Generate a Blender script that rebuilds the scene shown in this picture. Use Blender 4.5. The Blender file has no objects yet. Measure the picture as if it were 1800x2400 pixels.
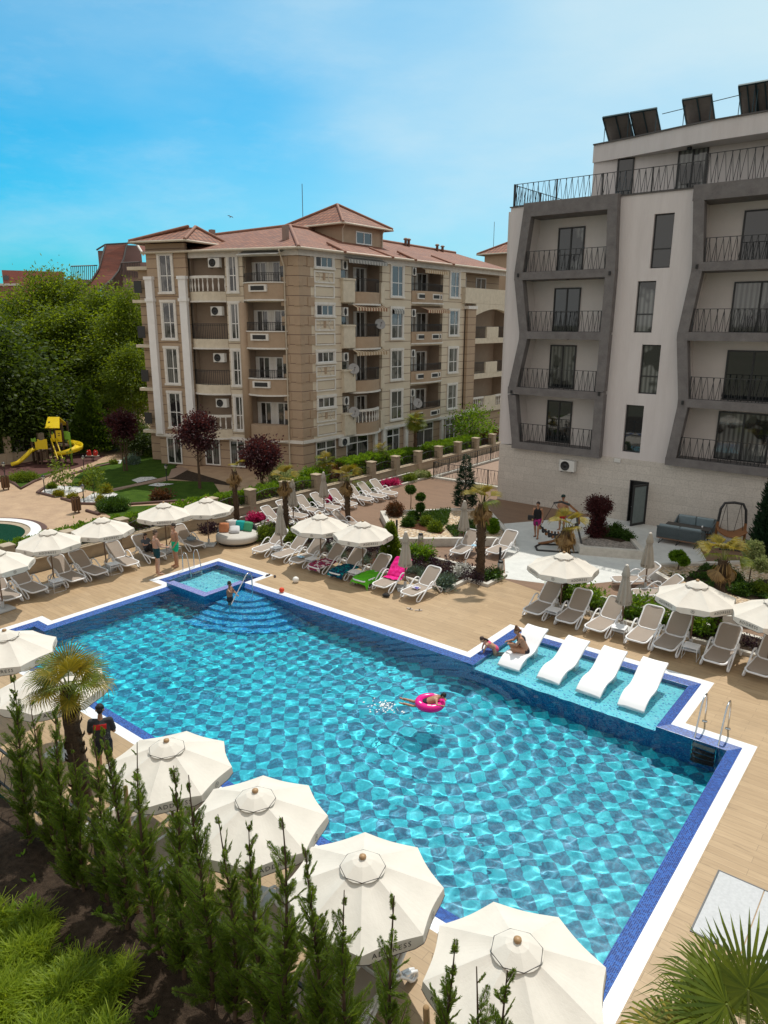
import bpy, math, random
import numpy as np
from mathutils import Vector, Matrix, Euler
random.seed(7)
np.random.seed(7)
PI = math.pi
R = math.radians
sc = bpy.context.scene
col = sc.collection
CAM_H = 9.8
F_PX, PITCH, ROLL, YAW = 1680.86, R(14.8089), R(0.18034), R(-38.487)
FW = np.array([math.sin(YAW) * math.cos(PITCH), math.cos(YAW) * math.cos(PITCH), -math.sin(PITCH)])
_r = np.array([math.cos(YAW), -math.sin(YAW), 0.0])
_u = np.cross(_r, FW)
RT = _r * math.cos(ROLL) + _u * math.sin(ROLL)
UP = -_r * math.sin(ROLL) + _u * math.cos(ROLL)
C0 = np.array([0, 0, CAM_H])
def ray(px, py):
 return FW * F_PX + RT * (px - 900) + UP * (1200 - py)
def gp(px, py, z=0.0):
 """surveyed ground position of a photo point (full-size photo pixels) at height z"""
 d = ray(px, py)
 t = (z - CAM_H) / d[2]
 p = C0 + d * t
 return Vector((p[0], p[1], z))
def on_y(px, py, y):
 d = ray(px, py)
 p = C0 + d * (y / d[1])
 return Vector(p)
def on_x(px, py, x):
 d = ray(px, py)
 p = C0 + d * (x / d[0])
 return Vector(p)
FRAME = [None]        # placement applied to every new mesh while a facade is being built
class MB:
 def __init__(s):
  s.v, s.f, s.m, s.s, s.M = [], [], [], [], FRAME[0]
 def add(s, verts, faces, m=0, smooth=False):
  b = len(s.v)
  if s.M is not None:
   verts = [s.M @ Vector(v) for v in verts]
  s.v += [tuple(v) for v in verts]
  s.f += [tuple(b + i for i in f) for f in faces]
  s.m += [m] * len(faces)
  s.s += [smooth] * len(faces)
  return s
 def quad(s, a, b, c, d, m=0):
  return s.add([a, b, c, d], [(0, 1, 2, 3)], m)
 def poly(s, pts, m=0):
  return s.add(pts, [tuple(range(len(pts)))], m)
 def box(s, x0, y0, z0, x1, y1, z1, m=0):
  if x0 > x1: x0, x1 = x1, x0
  if y0 > y1: y0, y1 = y1, y0
  if z0 > z1: z0, z1 = z1, z0
  v = [(x0, y0, z0), (x1, y0, z0), (x1, y1, z0), (x0, y1, z0), (x0, y0, z1), (x1, y0, z1), (x1, y1, z1), (x0, y1, z1)]
  return s.add(v, [(0, 3, 2, 1), (4, 5, 6, 7), (0, 1, 5, 4), (1, 2, 6, 5), (2, 3, 7, 6), (3, 0, 4, 7)], m)
 def bar(s, a, b, w, h, m=0, up=(0, 0, 1)):
  """rectangular bar from a to b, w sideways, h along up"""
  a, b = Vector(a), Vector(b)
  d = (b - a).normalized()
  sd = d.cross(Vector(up))
  if sd.length < 1e-5: sd = d.cross(Vector((1, 0, 0)))
  sd.normalize()
  u = sd.cross(d)
  c = [(-w / 2, -h / 2), (w / 2, -h / 2), (w / 2, h / 2), (-w / 2, h / 2)]
  v = [a + sd * x + u * y for x, y in c] + [b + sd * x + u * y for x, y in c]
  return s.add(v, [(3, 2, 1, 0), (4, 5, 6, 7), (0, 1, 5, 4), (1, 2, 6, 5), (2, 3, 7, 6), (3, 0, 4, 7)], m)
 def prism(s, poly, z0, z1, m=0, top=True, bottom=True):
  n = len(poly)
  ar = sum(poly[i][0] * poly[(i + 1) % n][1] - poly[(i + 1) % n][0] * poly[i][1] for i in range(n))
  if ar < 0: poly = poly[::-1]
  v = [(p[0], p[1], z0) for p in poly] + [(p[0], p[1], z1) for p in poly]
  f = [(i, (i + 1) % n, n + (i + 1) % n, n + i) for i in range(n)]
  if top: f.append(tuple(range(n, 2 * n)))
  if bottom: f.append(tuple(range(n - 1, -1, -1)))
  return s.add(v, f, m)
 def tube(s, pts, r, n=8, m=0, caps=True, closed=False, smooth=True, flat=1.0):
  pts = [Vector(p) for p in pts]
  k = len(pts)
  rr = r if isinstance(r, (list, tuple)) else [r] * k
  v, f = [], []
  ref = None
  for i, p in enumerate(pts):
   if closed:
    d = pts[(i + 1) % k] - pts[i - 1]
   else:
    d = pts[min(i + 1, k - 1)] - pts[max(i - 1, 0)]
   d.normalize()
   if ref is None:
    ref = Vector((0, 0, 1)) if abs(d.z) < .9 else Vector((1, 0, 0))
   a = d.cross(ref)
   if a.length < 1e-4: a = d.cross(Vector((0, 1, 0)))
   a.normalize()
   b = a.cross(d)
   ref = b
   for j in range(n):
    t = 2 * PI * j / n
    v.append(p + a * (math.cos(t) * rr[i]) + b * (math.sin(t) * rr[i] * flat))
  for i in range(k if closed else k - 1):
   for j in range(n):
    i2 = (i + 1) % k
    f.append((i * n + j, i * n + (j + 1) % n, i2 * n + (j + 1) % n, i2 * n + j))
  s.add(v, f, m, smooth)
  if caps and not closed:
   s.add(v[:n], [tuple(range(n - 1, -1, -1))], m)
   s.add(v[-n:], [tuple(range(n))], m)
  return s
 def lathe(s, prof, n=16, c=(0, 0, 0), m=0, smooth=True, ph=0.0):
  v, f = [], []
  for r, z in prof:
   for j in range(n):
    t = 2 * PI * j / n + ph
    v.append((c[0] + r * math.cos(t), c[1] + r * math.sin(t), c[2] + z))
  for i in range(len(prof) - 1):
   for j in range(n):
    f.append((i * n + j, i * n + (j + 1) % n, (i + 1) * n + (j + 1) % n, (i + 1) * n + j))
  f.append(tuple(range(n - 1, -1, -1)))
  f.append(tuple(range((len(prof) - 1) * n, len(prof) * n)))
  return s.add(v, f, m, smooth)
 def ball(s, c, rx, ry=None, rz=None, n=12, k=8, m=0):
  ry = ry or rx
  rz = rz or rx
  v, f = [], []
  for i in range(k + 1):
   a = -PI / 2 + PI * i / k
   for j in range(n):
    t = 2 * PI * j / n
    v.append((c[0] + rx * math.cos(a) * math.cos(t), c[1] + ry * math.cos(a) * math.sin(t), c[2] + rz * math.sin(a)))
  for i in range(k):
   for j in range(n):
    f.append((i * n + j, i * n + (j + 1) % n, (i + 1) * n + (j + 1) % n, (i + 1) * n + j))
  return s.add(v, f, m, True)
 def grid(s, fn, nu, nv, m=0, smooth=True):
  v = [fn(i / nu, j / nv) for j in range(nv + 1) for i in range(nu + 1)]
  f = [(j * (nu + 1) + i, j * (nu + 1) + i + 1, (j + 1) * (nu + 1) + i + 1, (j + 1) * (nu + 1) + i) for j in range(nv) for i in range(nu)]
  return s.add(v, f, m, smooth)
 def build(s, name, mats, parent=None, world=False, bevel=0.0):
  me = bpy.data.meshes.new(name)
  v = s.v
  if world and parent is not None:
   inv = (Matrix.Translation(parent.location) @ parent.rotation_euler.to_matrix().to_4x4()).inverted()
   if parent.parent is not None or parent.type != 'EMPTY':
    q = parent
    inv = Matrix.Identity(4)
    chain = []
    while q is not None:
     chain.append(q); q = q.parent
    for q in reversed(chain):
     inv = (Matrix.Translation(q.location) @ q.rotation_euler.to_matrix().to_4x4()).inverted() @ inv
   v = [tuple(inv @ Vector(p)) for p in v]
  me.from_pydata(v, [], s.f)
  if not isinstance(mats, (list, tuple)): mats = [mats]
  for x in mats: me.materials.append(x)
  me.polygons.foreach_set('material_index', s.m)
  me.polygons.foreach_set('use_smooth', s.s)
  me.update()
  o = bpy.data.objects.new(name, me)
  col.objects.link(o)
  if parent is not None: o.parent = parent
  if bevel:
   bv = o.modifiers.new('bevel', 'BEVEL')
   bv.width = bevel
   bv.segments = 2
   bv.limit_method = 'ANGLE'
   bv.angle_limit = R(40)
  return o
def tag(o, label, cat, group=None, kind=None):
 if label: o['label'] = label
 if cat: o['category'] = cat
 if group: o['group'] = group
 if kind: o['kind'] = kind
 return o
def thing(name, label, cat, loc=(0, 0, 0), rz=0.0, group=None):
 o = bpy.data.objects.new(name, None)
 o.empty_display_size = .2
 col.objects.link(o)
 o.location = loc
 o.rotation_euler = (0, 0, rz)
 return tag(o, label, cat, group)
def struct(name, mb, mats):
 return tag(mb.build(name, mats), None, None, kind='structure')
def copy_tree(o, parent=None):
 c = o.copy()
 col.objects.link(c)
 if parent is not None: c.parent = parent
 for ch in list(o.children):
  copy_tree(ch, c)
 return c
def dup(proto, loc, rz=0.0, label=None, group=None, scale=None):
 o = copy_tree(proto)
 o.location = loc
 o.rotation_euler = (0, 0, rz)
 if scale is not None: o.scale = (scale,) * 3 if not isinstance(scale, (tuple, list)) else scale
 if label: o['label'] = label
 if group: o['group'] = group
 return o
def nt(name):
 m = bpy.data.materials.new(name)
 m.use_nodes = True
 t = m.node_tree
 b = t.nodes['Principled BSDF']
 return m, t, b, t.nodes['Material Output']
def N(t, typ, **kw):
 n = t.nodes.new(typ)
 for k, v in kw.items():
  if k.startswith('i_'):
   key = k[2:]
   key = int(key) if key.isdigit() else key.replace('_', ' ')
   n.inputs[key].default_value = v
  else:
   setattr(n, k, v)
 return n
def L(t, a, b): t.links.new(a, b)
def c4(c): return (c[0], c[1], c[2], 1)
def mixc(t, fac, a, b, blend='MIX'):
 n = N(t, 'ShaderNodeMix', data_type='RGBA', blend_type=blend)
 for sock, val in ((n.inputs[0], fac), (n.inputs[6], a), (n.inputs[7], b)):
  if hasattr(val, 'is_linked'): L(t, val, sock)
  elif isinstance(val, (int, float)): sock.default_value = val
  else: sock.default_value = c4(val)
 return n.outputs[2]
def math_(t, op, a, b=0.0, c=None):
 n = N(t, 'ShaderNodeMath', operation=op)
 for i, v in enumerate((a, b, c)):
  if v is None: continue
  if hasattr(v, 'is_linked'): L(t, v, n.inputs[i])
  else: n.inputs[i].default_value = v
 return n.outputs[0]
def ramp(t, fac, stops, interp='LINEAR'):
 n = N(t, 'ShaderNodeValToRGB')
 n.color_ramp.interpolation = interp
 e = n.color_ramp.elements
 while len(e) < len(stops): e.new(.5)
 for i, (p, c) in enumerate(stops):
  e[i].position = p
  e[i].color = c4(c) if not isinstance(c, (int, float)) else (c, c, c, 1)
 L(t, fac, n.inputs[0])
 return n.outputs[0]
def coords(t, kind='Object', scale=(1, 1, 1), rot=(0, 0, 0)):
 tc = N(t, 'ShaderNodeTexCoord')
 mp = N(t, 'ShaderNodeMapping')
 mp.inputs['Scale'].default_value = scale
 mp.inputs['Rotation'].default_value = rot
 L(t, tc.outputs[kind], mp.inputs[0])
 return mp.outputs[0]
def noise(t, vec, scale, detail=4, rough=.55):
 n = N(t, 'ShaderNodeTexNoise')
 n.inputs['Scale'].default_value = scale
 n.inputs['Detail'].default_value = detail
 n.inputs['Roughness'].default_value = rough
 L(t, vec, n.inputs['Vector'])
 return n.outputs[0]
def bump(t, b, height, strength=.3, dist=.01):
 n = N(t, 'ShaderNodeBump')
 n.inputs['Strength'].default_value = strength
 n.inputs['Distance'].default_value = dist
 L(t, height, n.inputs['Height'])
 L(t, n.outputs[0], b.inputs['Normal'])
def pmat(name, c, rough=.6, c2=None, scale=6.0, bmp=0.0, bdist=.01, metal=0.0, spec=.4, rand=0.0, kind='Object', stretch=(1, 1, 1)):
 """general painted / mineral / textile surface: two-tone noise, fine grain, optional bump"""
 m, t, b, o = nt(name)
 v = coords(t, kind, stretch)
 c2 = c2 or tuple(x * .82 for x in c)
 n1 = noise(t, v, scale, 5)
 n2 = noise(t, v, scale * 7, 3)
 f = ramp(t, math_(t, 'ADD', math_(t, 'MULTIPLY', n1, .65), math_(t, 'MULTIPLY', n2, .35)), [(.32, 0.0), (.68, 1.0)])
 cc = mixc(t, f, c2, c)
 if rand:
  oi = N(t, 'ShaderNodeObjectInfo')
  hs = N(t, 'ShaderNodeHueSaturation')
  L(t, math_(t, 'ADD', math_(t, 'MULTIPLY', oi.outputs['Random'], rand * 2), 1 - rand), hs.inputs['Value'])
  L(t, cc, hs.inputs['Color'])
  cc = hs.outputs[0]
 L(t, cc, b.inputs['Base Color'])
 b.inputs['Roughness'].default_value = rough
 b.inputs['Metallic'].default_value = metal
 b.inputs['Specular IOR Level'].default_value = spec
 if bmp: bump(t, b, n2, bmp, bdist)
 return m
def leafmat(name, c, c2, trans=.35, scale=1.5, tc=None, rough=.55):
 """foliage: light and dark clumps, sun shining through the leaves"""
 m, t, b, o = nt(name)
 v = coords(t, 'Object')
 g = N(t, 'ShaderNodeNewGeometry')
 n1 = noise(t, v, scale, 3)
 f = ramp(t, math_(t, 'ADD', math_(t, 'MULTIPLY', n1, .6), math_(t, 'MULTIPLY', g.outputs['Random Per Island'], .4)), [(.28, 0.0), (.72, 1.0)])
 cc = mixc(t, f, c2, c)
 L(t, cc, b.inputs['Base Color'])
 b.inputs['Roughness'].default_value = rough
 b.inputs['Specular IOR Level'].default_value = .25
 tr = N(t, 'ShaderNodeBsdfTranslucent')
 tcol = tc or (min(1, c[0] * 1.9 + .01), min(1, c[1] * 1.7), c[2] * .6)
 L(t, mixc(t, f, tuple(x * .6 for x in tcol), tcol), tr.inputs[0])
 mx = N(t, 'ShaderNodeMixShader')
 mx.inputs[0].default_value = trans
 L(t, b.outputs[0], mx.inputs[1])
 L(t, tr.outputs[0], mx.inputs[2])
 L(t, mx.outputs[0], o.inputs[0])
 return m
def face_uv(o):
 """u along the level direction of each face, v up its slope (metres)"""
 me = o.data
 uv = me.uv_layers.new(name='UVMap')
 for p in me.polygons:
  n = p.normal
  u = Vector((0, 0, 1)).cross(n)
  u = u.normalized() if u.length > 1e-4 else Vector((1, 0, 0))
  v = n.cross(u)
  for li in p.loop_indices:
   c = me.vertices[me.loops[li].vertex_index].co
   uv.data[li].uv = (c.dot(u), c.dot(v))
 return o
cd = bpy.data.cameras.new('camera')
co = bpy.data.objects.new('camera', cd)
col.objects.link(co)
cd.sensor_fit = 'VERTICAL'
cd.sensor_height = 36
cd.lens = F_PX / 2400 * 36
cd.clip_start = .05
cd.clip_end = 5000
mw = Matrix.Identity(4)
for i in range(3):
 mw[i][0], mw[i][1], mw[i][2], mw[i][3] = RT[i], UP[i], -FW[i], C0[i]
co.matrix_world = mw
sc.camera = co
sc.view_settings.view_transform = 'Standard'
sc.view_settings.look = 'None'
sc.view_settings.exposure = 0
sc.cycles.use_denoising = True
sc.cycles.max_bounces = 10
sc.cycles.transparent_max_bounces = 12
sc.cycles.transmission_bounces = 8
sc.cycles.diffuse_bounces = 3
sc.cycles.glossy_bounces = 3
SUN_EL = R(63)
SUN_DIR = Vector((-.14, .49, 0)).normalized() * math.cos(SUN_EL) + Vector((0, 0, math.sin(SUN_EL)))  # towards the sun
sd = bpy.data.lights.new('sun', 'SUN')
so = bpy.data.objects.new('sun', sd)
col.objects.link(so)
sd.energy = 3.7
sd.angle = R(.53)
sd.color = (1.0, .945, .86)
so.rotation_euler = SUN_DIR.to_track_quat('Z', 'Y').to_euler()
so.location = (0, 30, 40)
sd.cycles.is_caustics_light = True
w = bpy.data.worlds.new('World')
sc.world = w
w.use_nodes = True
t = w.node_tree
bg = t.nodes['Background']
sky = N(t, 'ShaderNodeTexSky', sky_type='NISHITA')
sky.sun_disc = False
sky.sun_elevation = SUN_EL
sky.sun_rotation = math.atan2(SUN_DIR.x, SUN_DIR.y)
sky.air_density = 1.0
sky.dust_density = 1.2
sky.ozone_density = 1.5
bg.inputs[1].default_value = .1
tc = N(t, 'ShaderNodeTexCoord')
nrm = N(t, 'ShaderNodeVectorMath', operation='NORMALIZE')
L(t, tc.outputs['Generated'], nrm.inputs[0])
dirv = nrm.outputs[0]
mp = N(t, 'ShaderNodeMapping')
mp.inputs['Scale'].default_value = (1.0, 1.0, 3.2)
mp.inputs['Rotation'].default_value = (R(8), R(-10), R(25))
L(t, dirv, mp.inputs[0])
n1 = noise(t, mp.outputs[0], 2.6, 8, .55)
n2 = noise(t, mp.outputs[0], 1.2, 3, .5)
dt = N(t, 'ShaderNodeVectorMath', operation='DOT_PRODUCT')
L(t, dirv, dt.inputs[0])
dt.inputs[1].default_value = (-.955, .295, .02)
side = ramp(t, dt.outputs['Value'], [(.0, 1.0), (.42, .96), (.62, .86), (.80, .58), (.90, .30), (1.0, 0.04)], 'EASE')
cl = math_(t, 'ADD', math_(t, 'MULTIPLY', n1, .60), math_(t, 'MULTIPLY', n2, .40))
cl = math_(t, 'MULTIPLY', math_(t, 'SUBTRACT', cl, .5), 1.05)
fac = math_(t, 'ADD', side, cl)
fac = ramp(t, fac, [(.0, 0.0), (.35, .34), (.75, .78), (1.1, .97)])
tint = mixc(t, 1.0, sky.outputs[0], (.05, 1.10, 1.42), 'MULTIPLY')
wisp = ramp(t, noise(t, mp.outputs[0], 5.5, 9, .62), [(.50, 0.0), (.80, .18)])
cloud = mixc(t, fac, tint, (6.3, 8.3, 9.1))
cloud = mixc(t, wisp, cloud, (8.2, 9.1, 9.5))
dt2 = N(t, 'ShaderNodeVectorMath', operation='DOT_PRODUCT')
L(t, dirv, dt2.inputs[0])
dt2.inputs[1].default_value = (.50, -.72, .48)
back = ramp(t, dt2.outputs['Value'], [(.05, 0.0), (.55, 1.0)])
cloud = mixc(t, back, cloud, (7.3, 6.95, 6.6))  # warm bright sky added out of view behind the camera, fills the shaded walls
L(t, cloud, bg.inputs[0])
def mosaic(name, base, alt, light=None, tile=.03, share=.5, rim=False):
 """small glass mosaic: random tint per chip, pale joints"""
 m, t, b, o = nt(name)
 v = coords(t, 'Object', (1 / tile,) * 3)
 fl = N(t, 'ShaderNodeVectorMath', operation='FLOOR')
 off = N(t, 'ShaderNodeVectorMath', operation='ADD')
 off.inputs[1].default_value = (.013, .017, .031)
 L(t, v, off.inputs[0])
 L(t, off.outputs[0], fl.inputs[0])
 wn = N(t, 'ShaderNodeTexWhiteNoise', noise_dimensions='3D')
 L(t, fl.outputs[0], wn.inputs[0])
 c = ramp(t, wn.outputs[0], [(0, base), (share, base), (min(.97, share + .03), alt), (1.0, light or alt)])
 L(t, c, b.inputs['Base Color'])
 b.inputs['Roughness'].default_value = .25
 return m, t, b, c
def tilemat(name, base, alt, light=None, tile=.03, share=.5, joint=(.55, .6, .75), jw=.12):
 m, t, b, c = mosaic(name, base, alt, light, tile, share)
 v = coords(t, 'Object', (1 / tile,) * 3)
 fr = N(t, 'ShaderNodeVectorMath', operation='FRACTION')
 L(t, v, fr.inputs[0])
 s = N(t, 'ShaderNodeSeparateXYZ')
 L(t, fr.outputs[0], s.inputs[0])
 j = math_(t, 'MAXIMUM', math_(t, 'LESS_THAN', s.outputs[0], jw), math_(t, 'LESS_THAN', s.outputs[1], jw))
 L(t, mixc(t, j, c, joint), b.inputs['Base Color'])
 return m
def floormat():
 """pool floor: checker laid diagonally, pale turquoise and deep teal mosaic"""
 m, t, b, c = mosaic('pool_floor_mosaic', (.002, .13, .25), (.003, .20, .33), (.015, .29, .44), .04, .45)
 v = coords(t, 'Object', (1 / .3465,) * 3, (0, 0, R(45)))
 ck = N(t, 'ShaderNodeTexChecker')
 ck.inputs['Scale'].default_value = 1.0
 ck.inputs['Color1'].default_value = (1, 1, 1, 1)
 ck.inputs['Color2'].default_value = (0, 0, 0, 1)
 L(t, v, ck.inputs[0])
 v2 = coords(t, 'Object', (25, 25, 25))
 fl = N(t, 'ShaderNodeVectorMath', operation='FLOOR')
 L(t, v2, fl.inputs[0])
 wn = N(t, 'ShaderNodeTexWhiteNoise', noise_dimensions='3D')
 L(t, fl.outputs[0], wn.inputs[0])
 lightc = ramp(t, wn.outputs[0], [(0, (.005, .51, .63)), (.7, (.008, .60, .71)), (1, (.04, .72, .80))])
 cc = mixc(t, ck.outputs[1], c, lightc)
 n = noise(t, coords(t, 'Object'), .35, 2)
 cc = mixc(t, ramp(t, n, [(.3, 0.0), (.7, .25)]), cc, (.01, .36, .50))
 L(t, cc, b.inputs['Base Color'])
 b.inputs['Roughness'].default_value = .4
 return m
M_FLOOR = floormat()
M_WALL, _t, _b, _c = mosaic('pool_wall_mosaic', (.004, .10, .28), (.006, .16, .36), (.02, .24, .45), .03, .5)
M_SHELF, _t, _b, _c = mosaic('pool_shelf_mosaic', (.22, .74, .84), (.02, .22, .52), (.34, .80, .88), .04, .74)
M_STEP, _t, _b, _c = mosaic('pool_step_mosaic', (.015, .24, .56), (.02, .38, .66), (.10, .6, .8), .04, .5)
M_RIM = tilemat('blue_rim_tile', (.004, .035, .20), (.008, .065, .32), (.02, .11, .42), .032, .5, (.17, .23, .42), .10)
M_LEDGE = tilemat('violet_ledge_tile', (.10, .13, .38), (.16, .20, .46), (.22, .26, .55), .032, .5, (.40, .42, .6), .12)
def gutter_mat():
 m, t, b, o = nt('white_gutter_grate')
 v = coords(t, 'Object', (1 / .032,) * 3)
 fr = N(t, 'ShaderNodeVectorMath', operation='FRACTION')
 L(t, v, fr.inputs[0])
 s = N(t, 'ShaderNodeSeparateXYZ')
 L(t, fr.outputs[0], s.inputs[0])
 g = N(t, 'ShaderNodeNewGeometry')
 at = N(t, 'ShaderNodeAttribute', attribute_name='along_x')
 f = N(t, 'ShaderNodeMix', data_type='FLOAT')
 L(t, at.outputs['Fac'], f.inputs[0])
 L(t, s.outputs[1], f.inputs[2])
 L(t, s.outputs[0], f.inputs[3])
 slot = math_(t, 'LESS_THAN', f.outputs[0], .26)
 L(t, mixc(t, slot, (.80, .82, .84), (.42, .44, .47)), b.inputs['Base Color'])
 b.inputs['Roughness'].default_value = .4
 return m
M_GUT = gutter_mat()
M_WHITE_PLASTIC = pmat('white_plastic', (.82, .82, .80), .35, (.76, .76, .75), 3)
WZ = -.045          # water level
DEPTH = 1.4
OUT = [(-2.43, 8.17), (-2.43, 17.46), (-4.10, 17.46), (-4.10, 20.15), (-10.58, 20.15), (-10.58, 17.46), (-20.34, 17.46), (-20.34, 18.48),
       (-23.73, 18.48), (-23.73, 15.02), (-22.83, 15.02), (-22.83, 10.64), (-23.48, 10.64), (-23.48, 5.4), (-20.15, 5.4), (-20.15, 8.17)]
def inset(poly, d):
 n = len(poly)
 out = []
 for i in range(n):
  a, b, c = Vector(poly[i - 1]), Vector(poly[i]), Vector(poly[(i + 1) % n])
  e1, e2 = (b - a).normalized(), (c - b).normalized()
  n1, n2 = Vector((-e1.y, e1.x)), Vector((-e2.y, e2.x))
  out.append(tuple(b + n1 * d + n2 * d))
 return out
RIM = inset(OUT, .27)
WAT = inset(OUT, .55)
def ring(mb, a, za, b, zb, m=0):
 n = len(a)
 for i in range(n):
  j = (i + 1) % n
  mb.quad((*a[i], za), (*a[j], za), (*b[j], zb), (*b[i], zb), m)
mb = MB()
ring(mb, OUT, 0, RIM, -.004)
gut = struct('gutter_grating', mb, M_GUT)
at = gut.data.attributes.new('along_x', 'FLOAT', 'FACE')
n_ = len(OUT)
at.data.foreach_set('value', [1.0 if abs(OUT[i][1] - OUT[(i + 1) % n_][1]) < .01 else 0.0 for i in range(n_)])
mb = MB()
ring(mb, RIM, -.004, WAT, WZ - .006)
struct('pool_rim', mb, M_RIM)
mb = MB()
ring(mb, WAT, WZ - .006, WAT, -DEPTH, 1)
x0, x1, y0, y1 = -23.2, -2.9, 3.0, 17.0
mb.quad((-23.0, 5.3, -DEPTH), (-2.5, 5.3, -DEPTH), (-2.5, 18.5, -DEPTH), (-23.0, 18.5, -DEPTH), 0)
struct('pool_basin', mb, [M_FLOOR, M_WALL])
sx0, sx1 = WAT[4][0], WAT[3][0]
mb = MB()
mb.quad((sx0, 16.91, -.30), (sx1, 16.91, -.30), (sx1, 19.62, -.30), (sx0, 19.62, -.30), 0)
mb.quad((sx0, 16.91, -DEPTH + .003), (sx1, 16.91, -DEPTH + .003), (sx1, 16.91, -.30), (sx0, 16.91, -.30), 1)
struct('pool_shelf', mb, [M_SHELF, M_WALL])
tx0, tx1, ty0, ty1 = WAT[8][0], -20.62, 15.42, WAT[8][1]
mb = MB()
mb.quad((tx0, ty0, -.62), (tx1, ty0, -.62), (tx1, ty1, -.62), (tx0, ty1, -.62), 0)
for a, b, c, d in ((-22.63, 15.08, -20.35, 15.40), (-20.64, 15.40, -20.35, 17.02)):
 mb.box(a, b, -DEPTH + .004, c, d, .12, 1)
 mb.quad((a, b, .123), (c, b, .123), (c, d, .123), (a, d, .123), 2)
struct('hot_tub', mb, [M_SHELF, M_WALL, M_LEDGE])
mb = MB()
for i in range(6):
 r = .75 + .42 * (5 - i) * 1.0
 r0 = 3.35 - i * .42
 z = -.30 - .19 * (5 - i)
 pts = [(-20.34, 16.9)]
 for k in range(25):
  a = -PI / 2 + PI / 2 * k / 24
  pts.append((-20.34 + r0 * 1.05 * math.cos(a), 16.9 + r0 * .82 * math.sin(a)))
 mb.prism(pts, -DEPTH + .002, z, 0, bottom=False)
struct('pool_steps', mb, M_STEP)
SWIM = gp(1015, 1640, 0)
def wave(x, y):
 d = np.hypot(x - SWIM.x - .4, y - SWIM.y + .1)
 k = 2 * PI / .48
 reg = .75 + .55 / (1 + np.exp((x + 11 + .6 * (y - 13)) * .45))
 reg = reg * (.55 + .9 * (.5 + .5 * np.sin(.55 * x + 1.3 * np.sin(.4 * y)) * np.sin(.7 * y + .6 * np.sin(.5 * x))))
 h = (.0075 * np.exp(-((d - 1.0) / 2.4) ** 2) + .0028 * np.exp(-((d - 3.5) / 4.5) ** 2)) * np.sin(k * d + .5 * np.sin(3 * np.arctan2(y - SWIM.y, x - SWIM.x))) * np.clip(d / .6, 0, 1)
 for (ang, lam, amp, ph) in WAVES:
  kx, ky = math.cos(ang) * 2 * PI / lam, math.sin(ang) * 2 * PI / lam
  q = ph + .8 * np.sin(x * .9 + y * .5 + ph) + .6 * np.sin(y * 1.1 - x * .4 + 2 * ph)
  h = h + amp * reg * np.sin(kx * x + ky * y + q)
 return h
WAVES = []
for i in range(26):
 lam = .17 * (1.105 ** i) * random.uniform(.9, 1.1)
 WAVES.append((random.gauss(R(115), .75), lam, (.0031 if lam < .6 else .0015) * lam, random.uniform(0, 6.28)))
def water_mat():
 m, t, b, o = nt('pool_water')
 b.inputs['Base Color'].default_value = (.86, .985, 1.0, 1)
 b.inputs['Roughness'].default_value = 0.0
 b.inputs['IOR'].default_value = 1.33
 b.inputs['Transmission Weight'].default_value = 1.0
 return m
M_WATER = water_mat()
def water_sheet(name, x0, y0, x1, y1, z, step=.055, holes=()):
 nx, ny = int((x1 - x0) / step), int((y1 - y0) / step)
 xs, ys = np.linspace(x0, x1, nx + 1), np.linspace(y0, y1, ny + 1)
 X, Y = np.meshgrid(xs, ys)
 Z = z + wave(X, Y)
 co_ = np.stack([X, Y, Z], -1).reshape(-1, 3)
 cx, cy = (xs[:-1] + xs[1:]) / 2, (ys[:-1] + ys[1:]) / 2
 CX, CY = np.meshgrid(cx, cy)
 keep = np.ones(CX.shape, bool)
 for hx0, hy0, hx1, hy1 in holes:
  keep &= ~((CX > hx0) & (CX < hx1) & (CY > hy0) & (CY < hy1))
 J, I = np.nonzero(keep)
 a = J * (nx + 1) + I
 return co_, np.stack([a, a + 1, a + nx + 2, a + nx + 1], -1)
def np_mesh(name, co_, faces, mats, smooth=True, parent=None):
 me = bpy.data.meshes.new(name)
 k = faces.shape[1]
 me.vertices.add(len(co_))
 me.vertices.foreach_set('co', np.ascontiguousarray(co_, dtype=np.float32).ravel())
 me.loops.add(faces.size)
 me.polygons.add(len(faces))
 me.loops.foreach_set('vertex_index', np.ascontiguousarray(faces, dtype=np.int32).ravel())
 me.polygons.foreach_set('loop_start', np.arange(0, faces.size, k, dtype=np.int32))
 me.polygons.foreach_set('loop_total', np.full(len(faces), k, dtype=np.int32))
 me.polygons.foreach_set('use_smooth', np.full(len(faces), smooth, dtype=bool))
 if not isinstance(mats, (list, tuple)): mats = [mats]
 for x in mats: me.materials.append(x)
 me.update(calc_edges=True)
 me.validate()
 o = bpy.data.objects.new(name, me)
 col.objects.link(o)
 if parent is not None: o.parent = parent
 return o
def sheets(*args):
 V, F, n = [], [], 0
 for a in args:
  c_, f_ = water_sheet('', *a)
  V.append(c_); F.append(f_ + n); n += len(c_)
 return np.concatenate(V), np.concatenate(F)
V_, F_ = sheets((WAT[9][0] - .0, WAT[0][1], WAT[1][0], 16.91, WZ, .042, [(-25, 15.03, -20.35, 17.2), (-24, 8, -22.26, 17)]),
    (-22.93, 5.95, -20.68, 10.09, WZ, .055, [(-22.26, 8.72, -20, 11)]),
    (sx0, 16.91, sx1, 19.61, WZ, .055))
wat = np_mesh('water', V_, F_, M_WATER)
wat['kind'] = 'structure'
wat.cycles.is_caustics_caster = True
V_, F_ = sheets((tx0, ty0, -20.64, ty1, WZ + .03, .055, ()))
wat2 = np_mesh('hot_tub_water', V_, F_, M_WATER)
wat2['kind'] = 'structure'
wat2.cycles.is_caustics_caster = True
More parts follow.
